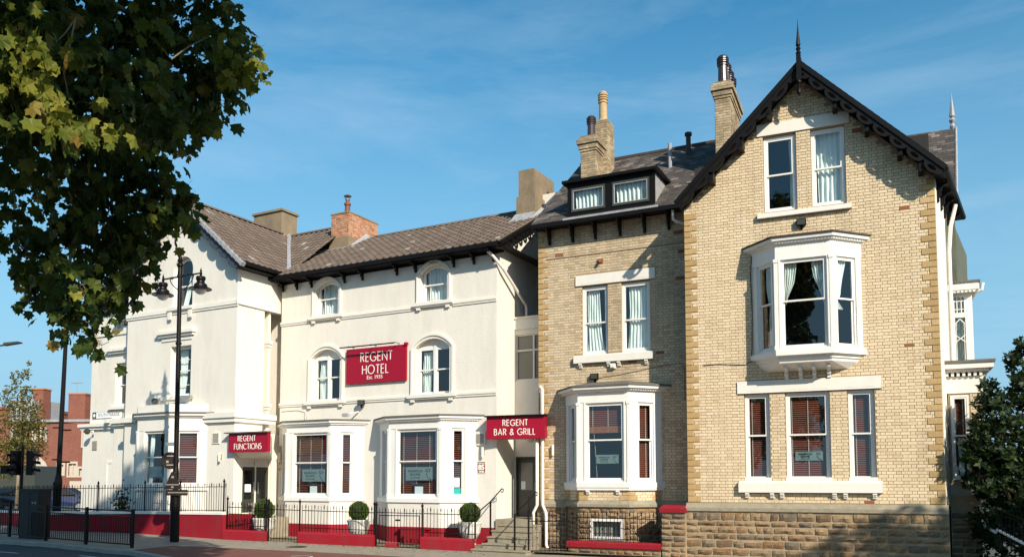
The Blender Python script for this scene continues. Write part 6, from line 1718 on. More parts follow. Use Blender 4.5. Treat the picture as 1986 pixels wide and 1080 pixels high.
# low crimson kerb walls along the front
def lowred(label, s0, s1, h=.30):
    prism_wall('kerb_wall', label, 'low wall', [FP(s0), FP((s0 + s1) / 2), FP(s1)], .26, lambda x: zg(x), lambda x: zg(x) + h + .02, 'red', group=None, ch=.06)
lowred('low crimson kerb wall beside the retaining wall, in front of the first topiary ball', .02, 1.76, .33)
lowred('low crimson kerb wall in front of the first bay, leftmost of the two long ones', 3.06, 5.92, .36)
lowred('low crimson kerb wall in front of the third topiary ball beside the entrance steps', 7.62, 9.40, .37)
lowred('small crimson stub of kerb wall at the foot of the cellar gate', 6.35, 6.75, .12)
zf = lambda x: zg(x) + .02
railing('short black railing above the low crimson wall, left of the garden gate', [FP(.10), FP(1.76)], lambda x: zg(x) + .34, .95, [0.02, 1.62], phase=1, group=None)
railing('black garden gate of plain spear bars between the first two crimson kerb walls', [FP(1.82), FP(3.08)], zf, 1.24, [0.0, 1.24], name='gate', cat='gate', spacing=.105, rails=(.10, -.16))
railing('black railing standing on the long crimson kerb wall in front of the second topiary ball', [FP(3.16), FP(5.92)], lambda x: zg(x) + .36, .90, [2.74], phase=2)
g = railing('black area gate with a square inner frame and latch, in front of the second bay', [FP(5.97), FP(7.64)], zf, 1.22, [0.0, 1.66], name='gate', cat='gate', spacing=.11, rails=(.10, -.12))
b = MB(); gx = [Vector((*FP(5.97 + s), 0)) - Vector((*FP(5.97), 0)) for s in (.12, 1.55)]
b.tube([(gx[0].x, gx[0].y, .1), (gx[0].x, gx[0].y, 1.0), (gx[1].x, gx[1].y, 1.0), (gx[1].x, gx[1].y, .1)], .018, 4); b.tube([(gx[0].x + .55, gx[0].y - .2, .85), (gx[0].x + .7, gx[0].y - .24, .85)], .03, 5); b.build('gate_frame', M['iron'], g)
railing('black railing on the crimson kerb wall beside the entrance steps', [FP(7.68), FP(9.48)], lambda x: zg(x) + .37, .92, [1.78], phase=1)
for s in (.10,):
    pass
# ================================================================== steps to the grill entrance
st = thing('entrance_steps', 'worn stone steps climbing to the grey side door under the bar and grill sign', 'steps', (-.2, 27.0, -.17), ZW)
for x0, x1, y0, y1, zt in ((-.45, 1.43, -1.35, -.80, .12), (-.30, 1.25, -.95, -.40, .27), (-.38, 1.15, -.50, .0, .45), (-.45, 1.0, -.10, .50, .63), (-.52, .78, .40, 1.0, .78)):
    b = MB(); b.box(x0, x1, y0, y1, -.1, zt - .045); b.box(x0 - .02, x1 + .02, y0 - .03, y1, zt - .045, zt); b.build('step', M['step'], st)
b = MB(); b.box(-.92, .38, .95, 2.60, -.1, .93); b.build('landing', M['step'], st)
def handrail(label, pts, posts):
    o = Vector(pts[0]); t = thing('handrail', label, 'handrail', (o.x, o.y, 0), 0)
    b = MB(); P = [Vector(p) - Vector((o.x, o.y, 0)) for p in pts]
    b.tube(P, .022, 6); b.build('rail', M['iron'], t)
    e = P[-1]; b = MB(); b.tube([e + Vector((0, 0, 0)), e + Vector((.05, .05, -.02)), e + Vector((.04, .04, -.11)), e + Vector((-.02, -.02, -.10))], .02, 5); b.build('scroll', M['iron'], t)
    for (x, y, z0, z1) in posts:
        b = MB(); b.tube([(x - o.x, y - o.y, z0), (x - o.x, y - o.y, z1)], .03, 6); b.build('post', M['iron'], t)
handrail('sloping black handrail left of the steps, ending in a scroll against the cream wall', [(-1.09, 26.10, 1.03), (-.70, 27.28, 1.37), (-.34, 27.88, 1.78)], [(-.70, 27.28, .30, 1.37)])
handrail('sloping black handrail right of the steps in front of the grey door', [(.08, 25.42, 1.01), (.42, 26.2, 1.33), (.77, 27.05, 1.68)], [(.08, 25.42, -.19, 1.03)])
railing('short black area railing with finials right of the entrance steps, by the cream downpipes', [(.50, 25.35), (1.75, 25.75)], zf, 1.18, [0.0], spacing=.13, rails=(.12, -.17), every=3)
# low wall in front of the middle brick house
def MP(u, o): c, s = cos(ZM), sin(ZM); return (.884 + u * c + o * s, 27.60 + u * s - o * c)
lwz0, lwz1 = -.02, .19
t = thing('boundary_wall', 'low rough stone wall with a crimson coping in front of the middle brick house', 'low wall', (*MP(1.45, 1.0), -.45), ZM)
b = MB(); b.box(0, 2.93, -.02, .26, 0, .44); b.build('wall_body', M['stone_mortar'], t)
lay_stones(t, 0, 2.93, .05, .43, T=Matrix.Translation((0, -.02, 0)), seed=31, hmin=.10, hmax=.15, wmin=.2, wmax=.45)
b = MB(); V = []
for x in (-.03, 2.96): V += [(x, -.08, .445), (x, -.10, .47), (x, -.10, .60), (x, -.06, .645), (x, .28, .645), (x, .32, .60), (x, .32, .445)]
b.add(V, [(i, (i + 1) % 7, 7 + (i + 1) % 7, 7 + i) for i in range(7)] + [tuple(range(7))[::-1], tuple(range(7, 14))]); b.build('coping', M['red'], t)
railing('black railing with cross finials on the low stone wall of the middle brick house', [MP(1.55, .90), MP(4.38, .90)], lambda x: .19, .88, [], spacing=.118, rails=(.08, -.17), every=3)
railing('short black railing running to the ground between the steps and the low stone wall', [MP(.80, 1.0), MP(1.42, .98)], lambda x: -.25, 1.32, [.60], spacing=.12, rails=(.2, -.18), every=3)
t = thing('gate_pier', 'square stone pier with a hipped crimson cap beside the gabled brick house', 'pier', (*MP(4.42, 1.02), -.45), ZM)
b = MB(); b.box(0, .72, -.02, .55, 0, 1.56); b.build('pier_body', M['stone_mortar'], t)
lay_stones(t, 0, .72, .08, 1.55, T=Matrix.Translation((0, -.02, 0)), seed=33, hmin=.13, hmax=.18, wmin=.22, wmax=.4)
b = MB(); b.add([(-.05, -.10, 1.565), (.74, -.10, 1.565), (.74, .60, 1.565), (-.05, .60, 1.565), (-.05, -.10, 1.68), (.74, -.10, 1.68), (.74, .60, 1.68), (-.05, .60, 1.68), (.04, .0, 1.77), (.66, .0, 1.77), (.66, .5, 1.77), (.04, .5, 1.77)],
      [(3, 2, 1, 0), (0, 1, 5, 4), (1, 2, 6, 5), (2, 3, 7, 6), (3, 0, 4, 7), (4, 5, 9, 8), (5, 6, 10, 9), (6, 7, 11, 10), (7, 4, 8, 11), (8, 9, 10, 11)]); b.build('cap', M['red'], t)

# ================================================================== planters with clipped balls
def leaf_quad(b, p, s, rg):
    d = Vector((rg.gauss(0, 1), rg.gauss(0, 1), rg.gauss(0, 1))).normalized(); e = d.cross(Vector((rg.gauss(0, 1), rg.gauss(0, 1), rg.gauss(0, 1)))).normalized()
    b.add([tuple(p - d * s), tuple(p + e * s * .5), tuple(p + d * s), tuple(p - e * s * .5)], [(0, 1, 2, 3)])
def topiary():
    t = thing('potted_topiary', 'clipped box ball in a white planter left of the first bay, leftmost', 'topiary', (0, 0, 0), 0, 'clipped box balls in white planters')
    b = MB(); b.lathe([(.16, 0), (.20, .04), (.14, .12), (.20, .20), (.33, .40), (.36, .60), (.38, .66), (.40, .72), (.38, .76), (.33, .76), (.30, .70)], (0, 0, 0), 18); b.build('planter', M['planter'], t)
    rg = random.Random(3); b = MB()
    for i in range(7500):
        d = Vector((rg.gauss(0, 1), rg.gauss(0, 1), rg.gauss(0, 1))).normalized()
        r = .335 * (1 + .10 * noise.noise(d * 2.2) + .05 * noise.noise(d * 7)) * rg.uniform(.88, 1.02) * (1.10 if rg.random() < .03 else 1)
        leaf_quad(b, Vector((0, 0, 1.03)) + d * r, rg.uniform(.012, .022), rg)
    fo = b.build('clipped_foliage', M['box_leaf'], t)
    b = MB(); b.lathe([(.02, 0)] + [(.30 * sin(pi * k / 10), .30 - .30 * cos(pi * k / 10)) for k in range(1, 10)] + [(.02, .6)], (0, 0, .73), 12); b.build('foliage_core', M['cabinet'], t)
    return t
def dup(root, loc, rz=0, label=None, group=None):
    r = root.copy(); COL.objects.link(r); r.location = loc; r.rotation_euler = (0, 0, rz)
    if label: r['label'] = label
    if group: r['group'] = group
    for ch in list(root.children):
        c = ch.copy(); COL.objects.link(c); c.parent = r
        for g in list(ch.children):
            d = g.copy(); COL.objects.link(d); d.parent = c
    return r
tp = topiary(); tp.location = (-8.72, 29.55, -.03); tp.scale = (1.03, 1.03, 1.03)
d = dup(tp, (-5.24, 28.72, -.06), 1.1, 'clipped box ball in a white planter between the two ground floor bays'); d.scale = (1.02, 1.02, 1.03)
d = dup(tp, (-1.37, 27.35, -.06), 2.3, 'clipped box ball in a white planter beside the entrance steps, rightmost of the three'); d.scale = (1.02, 1.02, 1.02)

# ================================================================== lamp column with two lanterns
t = thing('street_lamp', 'tall black lamp column with two bell lanterns in front of the left gable', 'street lamp', (-11.23, 27.99, .02), 0)
b = MB(); b.lathe([(.15, 0), (.15, 1.55), (.145, 1.62), (.10, 1.68), (.10, 2.3), (.082, 2.5), (.075, 6.6), (.10, 6.62), (.10, 6.68), (.072, 6.7), (.07, 8.9), (.10, 8.92), (.10, 8.98), (.08, 9.0), (.07, 9.25), (.11, 9.3), (.11, 9.36), (.06, 9.42), (.09, 9.5), (.05, 9.6), (.02, 9.8), (.004, 9.95)], (0, 0, 0), 14)
b.T = Matrix.Rotation(radians(-.3), 4, 'Y'); b.build('column', M['iron'], t, rot=(0, radians(-.4), 0))
ax = Vector((.878, -.479, 0)).normalized()
arm = MB(); arm.tube([tuple(ax * -.93 + Vector((0, 0, 8.95))), tuple(ax * .93 + Vector((0, 0, 8.95)))], .028, 6)
for s in (-1, 1):
    pts_ = [tuple(ax * s * (.08 + .5 * sin(k / 8 * pi / 2)) + Vector((0, 0, 8.45 + .48 * k / 8))) for k in range(9)]
    arm.tube(pts_, .016, 5); arm.lathe([(.05, 0), (.06, .04), (.03, .07)], tuple(ax * s * .5 + Vector((0, 0, 8.91))), 8)
arm.build('cross_arm', M['iron'], t)
for s in (-1, 1):
    p = ax * s * .93
    b = MB(); b.lathe([(.004, 9.22), (.03, 9.10), (.05, 9.05), (.03, 9.0), (.06, 8.96), (.05, 8.88), (.04, 8.82), (.17, 8.78), (.19, 8.74), (.19, 8.64), (.17, 8.60), (.15, 8.56), (.16, 8.48), (.25, 8.40), (.27, 8.30), (.30, 8.27), (.44, 8.20), (.45, 8.17), (.44, 8.15), (.26, 8.20)], (0, 0, 0), 18)
    la = b.build('lantern', M['iron'], t, (p.x, p.y, 8.95 - 8.95 * .70), smooth=False); la.scale = (.82, .82, .70)
    b = MB(); b.lathe([(.24, 8.19), (.235, 8.10), (.19, 7.99), (.10, 7.92), (.01, 7.90)], (0, 0, 0), 16); b.build('lamp_glass', M['lampglass'], la, smooth=True)
# things strapped to the column
t = thing('road_sign', 'back of a round dark sign plate strapped to the lamp column', 'road sign', (-11.46, 28.02, 2.72), radians(8))
b = MB(); b.T = Matrix.Rotation(pi / 2, 4, 'X'); b.lathe([(.29, -.01), (.29, .01)], (0, 0, 0), 24); b.build('plate', M['signback'], t)
b = MB(); b.box(-.1, .25, -.05, -.02, .13, .17); b.box(-.1, .25, -.05, -.02, -.17, -.13); b.box(-.12, -.04, -.03, -.02, -.08, 0); b.build('bracket', M['grille'], t)
t = thing('road_sign', 'back of a small triangular dark sign plate strapped low on the lamp column', 'road sign', (-11.26, 27.80, 1.78), radians(-5))
b = MB(); b.slab([(-.30, -.02), (.30, -.02), (.06, .56), (-.06, .56)], [], -.01, .01); b.box(-.22, .52, -.012, .012, -.22, -.03); b.build('plate', M['signback'], t)
b = MB(); b.box(-.22, .22, -.035, -.015, .12, .15); b.box(-.04, .04, -.03, -.015, .35, .42); b.box(-.04, .04, -.03, -.015, .03, .08); b.box(-.15, .52, -.03, -.015, -.14, -.11); b.build('bracket', M['grille'], t)
t = thing('road_sign', 'tiny pale blue plate projecting left from the lamp column', 'road sign', (-11.52, 27.95, 3.27), 0)
b = MB(); b.box(-.07, .30, -.01, .01, -.06, .06); b.build('plate', M['poster'], t)

# left: dark tall column, street light, traffic signal, cabinet, guard rail
t = thing('street_lamp', 'plain tall dark tapering column at the far left, its top hidden in the leaves', 'lamp column', (-17.75, 32.7, .1), 0)
b = MB(); b.lathe([(.15, 0), (.15, 1.9), (.13, 2.1), (.095, 2.2), (.085, 5.0), (.07, 8.2), (.06, 11.4)], (0, 0, 0), 12); b.build('column', M['iron'], t, rot=(0, radians(.9), 0))
b = MB()
for z, s in ((3.9, 1), (2.65, 1)): b.box(.05, .45, -.03, .03, z, z + .06); b.box(-.25, 0, -.03, .03, z + .1, z + .15)
b.build('sign_clip', M['iron'], t)
b = MB(); b.tube([(0, 0, 11.3), (-.4, -.1, 11.6), (-1.3, -.3, 11.7)], .05, 6); b.box(-1.9, -1.2, -.45, -.2, 11.62, 11.76); b.build('lamp_head', M['iron'], t)
t = thing('street_lamp', 'slim grey street light head on an arm reaching in from the left edge', 'street light', (-21.8, 30.6, .1), 0)
b = MB(); b.lathe([(.10, 0), (.08, 2), (.06, 6.6)], (0, 0, 0), 10); b.build('column', M['doorgrey'], t)
b = MB(); b.tube([(0, 0, 6.5), (1.2, -.2, 6.62), (3.5, -.6, 6.86)], .03, 6); b.build('arm', M['doorgrey'], t)
b = MB(); b.add([(3.4, -.72, 6.82), (4.0, -.72, 6.92), (4.05, -.6, 6.94), (4.0, -.48, 6.92), (3.4, -.48, 6.82), (3.4, -.66, 6.93), (3.9, -.64, 6.98), (3.9, -.56, 6.98), (3.4, -.54, 6.93)], [(4, 3, 2, 1, 0), (0, 1, 6, 5), (1, 2, 6), (2, 7, 6), (2, 3, 7), (3, 4, 8, 7), (5, 6, 7, 8), (0, 5, 8, 4)]); b.build('lamp_head', M['doorgrey'], t)
t = thing('traffic_signal', 'traffic signal on a slim post at the left with one head showing a red lens', 'traffic light', (-17.75, 30.3, .1), 0)
b = MB(); b.tube([(0, 0, 0), (0, 0, 3.2)], .055, 8); b.build('post', M['iron'], t)
def sig_head(x, y, rz, red):
    b = MB(); b.box(-.15, .15, -.10, .12, 0, .88); h = b.build('signal_head', M['iron'], t, (x, y, 2.15), (0, 0, rz))
    for k in range(3):
        b = MB(); n = 8
        V = []; 
        for j in range(n + 1):
            a = pi * j / n; V += [(cos(a) * .11, -.101, sin(a) * .11 + .15 + k * .27), (cos(a) * .11, -.28, sin(a) * .11 + .12 + k * .27)]
        b.add(V, [(2 * j, 2 * j + 1, 2 * j + 3, 2 * j + 2) for j in range(n)]); b.build('visor', M['iron'], h)
        b = MB(); b.T = Matrix.Translation((0, -.105, .15 + k * .27)) @ Matrix.Rotation(pi / 2, 4, 'X'); b.lathe([(.09, 0), (.09, .01)], (0, 0, 0), 12); b.build('lens', M['siglamp'] if (k == 2 and red) else M['doorgrey'], h)
sig_head(-.22, -.05, radians(-15), True); sig_head(.33, 0, radians(100), False)
b = MB(); b.box(-.75, -.42, -.05, .1, 2.2, 2.5); b.build('signal_box', M['iron'], t)
t = thing('control_cabinet', 'dark green roadside control cabinet behind the guard rail', 'cabinet', (-16.05, 28.25, .1), radians(-25))
b = MB(); b.box(-.50, .50, -.2, .2, 0, 1.62); b.box(-.53, .53, -.23, .23, 1.62, 1.67); b.build('housing', M['cabinet'], t)
b = MB(); b.box(-.47, -.01, -.212, -.201, .08, 1.56); b.box(.01, .47, -.212, -.201, .08, 1.56); b.build('door', M['cabinet'], t)
b = MB(); b.box(.12, .20, -.22, -.213, 1.18, 1.24); b.box(.26, .33, -.22, -.213, 1.17, 1.25); b.build('label_plate', M['grille'], t)
# pedestrian guard rail: one panel thing per bay
gp = [(-22.0, 31.4), (-19.6, 30.1), (-17.25, 28.86), (-15.2, 27.42), (-13.35, 26.36), (-11.46, 25.38)]
glabels = ['guard rail panel at the left edge of the picture', 'guard rail panel by the traffic signal, left of the cabinet', 'guard rail panel directly in front of the control cabinet', 'guard rail panel just right of the control cabinet', 'guard rail panel at the right end of the row']
for k in range(5):
    a, c = Vector(gp[k]), Vector(gp[k + 1]); d = c - a; L = d.length; rz = atan2(d.y, d.x)
    t = thing('guard_rail', 'black steel pedestrian ' + glabels[k], 'guard rail', (a.x, a.y, zg(a.x)), rz, 'pedestrian guard rail panels along the kerb')
    dz = zg(c.x) - zg(a.x)
    for x in ([0.0, L] if k == 4 else [0.0]):
        b = MB(); b.box(x - .04, x + .04, -.04, .04, -.05, 1.16); b.build('post', M['iron'], t, (0, 0, dz if x else 0))
    for z in (.10, .92, 1.10):
        b = MB(); b.add([(0.041, -.02, z - .02), (L - .041, -.02, z - .02 + dz), (L - .041, .02, z - .02 + dz), (.041, .02, z - .02), (0.041, -.02, z + .02), (L - .041, -.02, z + .02 + dz), (L - .041, .02, z + .02 + dz), (.041, .02, z + .02)], [(0, 3, 2, 1), (4, 5, 6, 7), (0, 1, 5, 4), (1, 2, 6, 5), (2, 3, 7, 6), (3, 0, 4, 7)]); b.build('rail', M['iron'], t)
    n = 20; me = _bars.get('g')
    if me is None: b = MB(); b.box(-.008, .008, -.008, .008, 0, .80); me = b.mesh('bar', [M['iron']]); _bars['g'] = me
    for i in range(1, n): link('bar', me, t, (i * L / n, 0, .11 + dz * i / n))
# old board and small box by the terrace
t = thing('vent_box', 'small grey service box behind the railing left of the function room doors', 'service box', on(L0, -.45, .95, .72), ZW)
b = MB(); b.box(0, .40, -.1, .1, 0, .48); b.build('housing', M['grille'], t)
b = MB(); b.box(.12, .36, -.115, -.101, .16, .40); b.build('panel', M['dark'], t)
t = thing('potted_plant', 'small dark leafy shrub behind the tall railing by the far left wing', 'shrub', (-15.3, 32.9, .6), 0)
rg = random.Random(8); b = MB()
for i in range(420):
    p = Vector((rg.gauss(0, .16), rg.gauss(0, .16), abs(rg.gauss(.45, .32)))); leaf_quad(b, p, rg.uniform(.04, .09), rg)
b.build('foliage', M['shrub_leaf'], t)
# ================================================================== background houses and cars (far left)
t = thing('red_brick_building', 'distant red brick building with two chimneys beyond the car park at the far left', 'building', (-46.0, 85.0, .2), radians(-6))
def win_hole(x0, x1, z0, z1): return rect(x0, x1, z0, z1)
H1 = [(3.15, 3.6, 3.6, 4.6), (-.4, .35, 2.6, 3.5), (1.15, 2.1, 2.5, 3.8), (2.3, 2.8, 2.5, 3.3)]
for h in ():
    pass
b = MB(); fw_ = [(-3.4, -.2), (3.6, -.2), (3.6, 7.6), (-3.4, 8.1)]
holes = [(-3.0, -2.6, 6.0, 7.2), (-2.1, -1.6, 6.0, 7.2), (2.4, 3.1, 5.4, 6.9), (-.2, .5, 2.55, 3.6), (.95, 1.85, 2.4, 3.7), (2.1, 2.7, 2.4, 3.2)]
b.slab(fw_, [rect(*h) for h in holes], 0, .4); b.box(-3.4, 3.6, .41, 9, -.2, 7.5); b.build('front_wall', M['farbrick'], t)
for h in holes:
    w = MB(); w.slab(rect(h[0] - .12, h[1] + .12, h[2] - .12, h[3] + .18), [rect(h[0] + .04, h[1] - .04, h[2] + .04, h[3] - .04)], -.06, -.001); w.box(h[0], h[1], .2, .24, h[2], h[3])
    c = (h[0] + h[1]) / 2; w.box(c - .03, c + .03, .05, .19, h[2], h[3]); w.build('window', M['farstone'], t)
b = MB(); b.box(-3.6, 3.7, -.25, .4, 7.9, 8.15); b.box(-6, -3.41, .5, 5, 8.0, 10.3); b.build('roof', M['lead'], t)
for x0, x1, z1 in ((-.1, 1.75, 10.85), (-4.1, -2.9, 11.4)):
    b = MB(); b.box(x0, x1, 1.2, 2.4, 7.4, z1); c = b.build('chimney', M['farbrick'], t); b = MB(); b.box(x0 - .08, x1 + .08, 1.12, 2.48, z1, z1 + .14); b.build('chimney_cap', M['orange'], c)
b = MB(); b.tube([(.4, 1.8, 10.9), (.4, 1.8, 12.2)], .03, 4); b.tube([(-.1, 1.8, 12.1), (.9, 1.8, 12.1)], .02, 4)
for k in range(5): b.tube([(-.1 + k * .25, 1.5, 12.1), (-.1 + k * .25, 2.1, 12.1)], .015, 4)
b.build('aerial', M['lead'], t)
b = MB(); b.slab([(-3.9, 2.0), (-.8, 2.0), (-.8, 2.9), (-1.4, 3.9), (-1.9, 4.3), (-3.2, 3.2)], [], -.5, -.3); b.box(-4.0, -.7, -.6, -.2, 1.85, 2.05); b.build('pale_gable_end', M['farstone'], t)
b = MB(); b.box(-4.0, -.5, -.8, -.01, -.2, 1.84); b.build('lean_to', M['farbrick'], t)
b = MB(); b.box(1.2, 2.5, -.08, -.001, .4, 1.9); b.box(1.7, 2.0, -.14, -.081, .6, 1.7); b.build('pale_hatch', M['farstone'], t)
t = thing('red_brick_building', 'distant red brick block behind the small pale tree at the left edge', 'building', (-54.5, 90.0, .2), 0)
b = MB(); b.box(-9, 3.0, 0, 8, -.2, 9.6); b.box(-9, 3.1, -.2, 8, 9.6, 9.9); b.build('wall', M['farbrick'], t)
b = MB()
for k in range(4):
    for j in range(2): b.box(-8 + k * 2.8, -6.8 + k * 2.8, -.06, -.001, 3 + j * 3.3, 4.6 + j * 3.3)
b.build('window', M['farstone'], t)
t = thing('shed', 'dark low shed behind the traffic signal at the far left', 'shed', (-34.5, 57, .1), 0)
b = MB(); b.box(-3.0, 2.0, 0, 3, 0, 3.0); b.build('wall', M['doorgrey'], t)

def make_car(label, m, loc, rz):
    t = thing('parked_car', label, 'car', loc, rz, 'cars parked beyond the railing')
    side = [(-2.1, .35), (-2.12, .75), (-1.95, .92), (-1.55, .98), (-.95, 1.40), (.55, 1.45), (1.25, 1.02), (1.95, .88), (2.1, .65), (2.1, .35)]
    b = MB(); n = len(side); V = []
    for y, k in ((-.82, 1), (-.70, 0), (.70, 0), (.82, 1)):
        for x, z in side: V.append((x, y if (z < 1.0 or k == 0) else y * .86, z if k or z > 1.0 else z))
    lo = [(x, -.84, z) for x, z in side]; V = []
    for y in (-.84, .84):
        for x, z in side: V.append((x, y * (1 if z < 1.0 else .80), z))
    b.add(V, [tuple(range(n)), tuple(range(n, 2 * n))[::-1]] + [(i, n + i, n + (i + 1) % n, (i + 1) % n) for i in range(n)])
    b.build('body', M[m], t)
    b = MB()
    for y in (-1, 1):
        w = [(-1.40, .99), (-.92, 1.34), (.50, 1.39), (1.10, 1.02)]
        b.add([(x, y * (.83 if z < 1.05 else .685), z) for x, z in w], [(0, 1, 2, 3)])
    b.quad((1.22, -.66, 1.05), (1.22, .66, 1.05), (.60, .60, 1.43), (.60, -.60, 1.43)); b.quad((-1.56, -.66, 1.0), (-1.56, .66, 1.0), (-1.0, .6, 1.39), (-1.0, -.6, 1.39))
    b.build('window', M['dark'], t)
    for x in (-1.3, 1.3):
        for y in (-.80, .80):
            w = MB(); w.T = Matrix.Translation((x, y, .32)) @ Matrix.Rotation(pi / 2, 4, 'X'); w.lathe([(.20, -.1), (.32, -.1), (.32, .1), (.20, .1)], (0, 0, 0), 16); wh = w.build('wheel', M['tyre'], t)
            w = MB(); w.T = Matrix.Translation((x, y, .32)) @ Matrix.Rotation(pi / 2, 4, 'X'); w.lathe([(.20, -.105), (.20, .105)], (0, 0, 0), 10); w.build('rim', M['alloy'], wh)
    for y in (-.6, .6): h = MB(); h.box(2.0, 2.12, y - .14, y + .14, .60, .74); h.build('headlight', M['lampglass'], t)
    return t
make_car('blue car parked beyond the tall railing between the cabinet and the far left wing', 'carblue', (-27.2, 50.5, .22), radians(12))
make_car('dark car parked beyond the railing, left of the control cabinet', 'cargrey', (-30.5, 50.0, .22), radians(80))
make_car('dark car at the left edge behind the traffic signal', 'cargrey', (-33.5, 53.0, .22), radians(75))

# ================================================================== trees
def leaf_mesh(name, m, seed=0):
    """five-lobed plane leaf, slightly folded, about 1 across"""
    rg = random.Random(seed)
    out = [(0, -.42), (.16, -.36), (.38, -.36), (.36, -.17), (.55, .02), (.37, .13), (.38, .36), (.19, .28), (0, .58), (-.19, .28), (-.38, .36), (-.37, .13), (-.55, .02), (-.36, -.17), (-.38, -.36), (-.16, -.36)]
    V = [(0, -.04, .03)]
    for x, y in out:
        x += rg.uniform(-.03, .03); y += rg.uniform(-.03, .03)
        V.append((x, y, -.22 * abs(x) - .30 * (y * y) + rg.uniform(-.07, .07)))
    n = len(out)
    b = MB(); b.add(V, [(0, i + 1, (i + 1) % n + 1) for i in range(n)])
    # stalk
    b.add([(-.012, -.5, 0), (.012, -.5, 0), (.0, -.85, .08)], [(0, 1, 2)])
    return b.mesh(name, [M[m]])
LV = [leaf_mesh('leaf', 'leaf', k) for k in range(3)]; LY = [leaf_mesh('leaf', 'leaf_yellow', k + 7) for k in range(2)]

def leaf_rot(rg, droop=.7):
    """hanging leaf: tip mostly down, face any way"""
    e = Matrix.Rotation(rg.uniform(0, 2 * pi), 4, 'Z') @ Matrix.Rotation(rg.gauss(-1.9 * droop, .55), 4, 'X') @ Matrix.Rotation(rg.gauss(0, .7), 4, 'Y')
    return e

# blobs of the crown seen in the frame, as world spheres
vis = [(-5.74, 9, 6.86, 0.72), (-4.72, 8.2, 6.42, 0.61), (-4.77, 9.5, 7.13, 0.76), (-4.22, 10, 7.4, 0.74), (-3.84, 10.5, 7.79, 0.4), (-3.51, 10, 7.09, 0.32), (-3.94, 10.5, 7.08, 0.36), (-4.15, 10, 6.75, 0.46), (-4.18, 9, 6.13, 0.56), (-4.63, 8.5, 5.9, 0.68), (-5.63, 9, 6.13, 0.67), (-3.92, 10, 6.44, 0.22), (-4.34, 10, 6.28, 0.28), (-6.44, 10.5, 6.11, 0.45), (-5.76, 10.5, 6.11, 0.27), (-4.77, 9.5, 5.63, 0.41), (-4.56, 10, 5.73, 0.37), (-4.28, 10, 5.6, 0.22), (-4.06, 10, 5.39, 0.16), (-3.94, 10, 5.44, 0.09), (-5.12, 9.5, 5.16, 0.35), (-4.86, 10, 5.23, 0.46), (-4.37, 10, 5.11, 0.26), (-4.09, 10, 5.17, 0.16), (-6.01, 10, 5.3, 0.22), (-6.1, 10, 4.99, 0.15), (-5.76, 10, 4.86, 0.22), (-5.33, 10, 4.8, 0.37), (-4.8, 10, 4.74, 0.32), (-4.49, 10, 4.81, 0.16), (-5.67, 10, 4.43, 0.25), (-5.0, 9.5, 4.22, 0.3), (-4.86, 10, 4.34, 0.21), (-5.76, 10, 4.56, 0.22), (-5.85, 10, 4.22, 0.15), (-4.96, 10, 4.12, 0.16), (-5.09, 9.5, 3.96, 0.18), (-4.94, 9.5, 3.84, 0.15), (-5.0, 9.5, 3.67, 0.08), (-4.74, 9.5, 3.58, 0.05), (-5.94, 10, 4.8, 0.1), (-4.77, 10, 4.43, 0.15), (-4.59, 10, 4.62, 0.12), (-5.23, 9.6, 4.07, 0.17)]
plane = thing('plane_tree', 'large plane tree whose leafy crown fills the top left corner, trunk out of view', 'tree', (-6.4, 5.4, 0), 0)
PO = Vector((-6.4, 5.4, 0))
rg = random.Random(12)
b = MB(); b.tube([(0, 0, -.3), (.05, 0, 1.5), (.1, .1, 3.4), (.3, .3, 5.2), (.7, .6, 7.5), (1.4, .8, 10.5), (2.0, .6, 13)], [.42, .36, .33, .30, .24, .16, .06], 12)
trunk = b.build('trunk', M['bark'], plane, smooth=True)
limbs = [[(.3, .3, 5.2), (.0, 1.6, 6.4), (-.3, 3.0, 6.9), (.2, 4.4, 6.6)], [(.3, .3, 5.2), (1.2, 1.6, 6.6), (1.8, 3.2, 7.3), (2.3, 4.6, 7.4)], [(.7, .6, 7.5), (1.8, 1.6, 8.6), (2.6, 3.2, 9.0)], [(.7, .6, 7.5), (-.8, .2, 9.4), (-2.0, .5, 11)],
         [(1.4, .8, 10.5), (3.0, 1.0, 12), (4.2, 1.2, 13)], [(.3, .3, 5.2), (-1.0, 1.0, 6.6), (-2.0, 2.0, 7.4)], [(.7, .6, 7.5), (2.4, 0, 8.6), (3.6, -.6, 9.6)]]
for l in limbs:
    b = MB(); b.tube(l, [.14 - .135 * i / (len(l) - 1) for i in range(len(l))], 8); b.build('limb', M['bark'], plane, smooth=True)
# twigs that can be picked out against the leaves
for tw in ([(-4.28, 7.9, 6.55), (-4.33, 7.9, 6.26), (-4.39, 7.9, 6.02), (-4.32, 7.9, 5.73), (-4.36, 7.9, 5.46)], [(-4.27, 7.9, 6.55), (-4.38, 7.9, 6.38), (-4.55, 7.9, 6.21), (-4.74, 7.9, 6.16)], [(-4.33, 7.9, 5.7), (-4.35, 7.9, 5.58), (-4.36, 7.9, 5.38)], [(-3.33, 7.9, 6.12), (-3.16, 7.9, 6.25), (-2.99, 7.9, 6.34)], [(-5.88, 9.9, 5.02), (-5.7, 9.9, 4.84), (-5.46, 9.9, 4.77)], [(-5.21, 9.9, 4.77), (-5.15, 9.9, 4.53), (-5.27, 9.9, 4.29), (-5.18, 9.9, 3.8)], [(-5.15, 9.9, 3.8), (-5.03, 9.9, 3.71), (-4.91, 9.9, 3.63), (-4.82, 9.9, 3.67)], [(-4.24, 9.9, 5.51), (-4.05, 9.9, 5.36), (-3.87, 9.9, 5.43)]):
    b = MB(); b.tube([Vector(q) - PO for q in tw], [.010 - .007 * i / (len(tw) - 1) for i in range(len(tw))], 5); b.build('twig', M['bark'], plane)
leaves = []
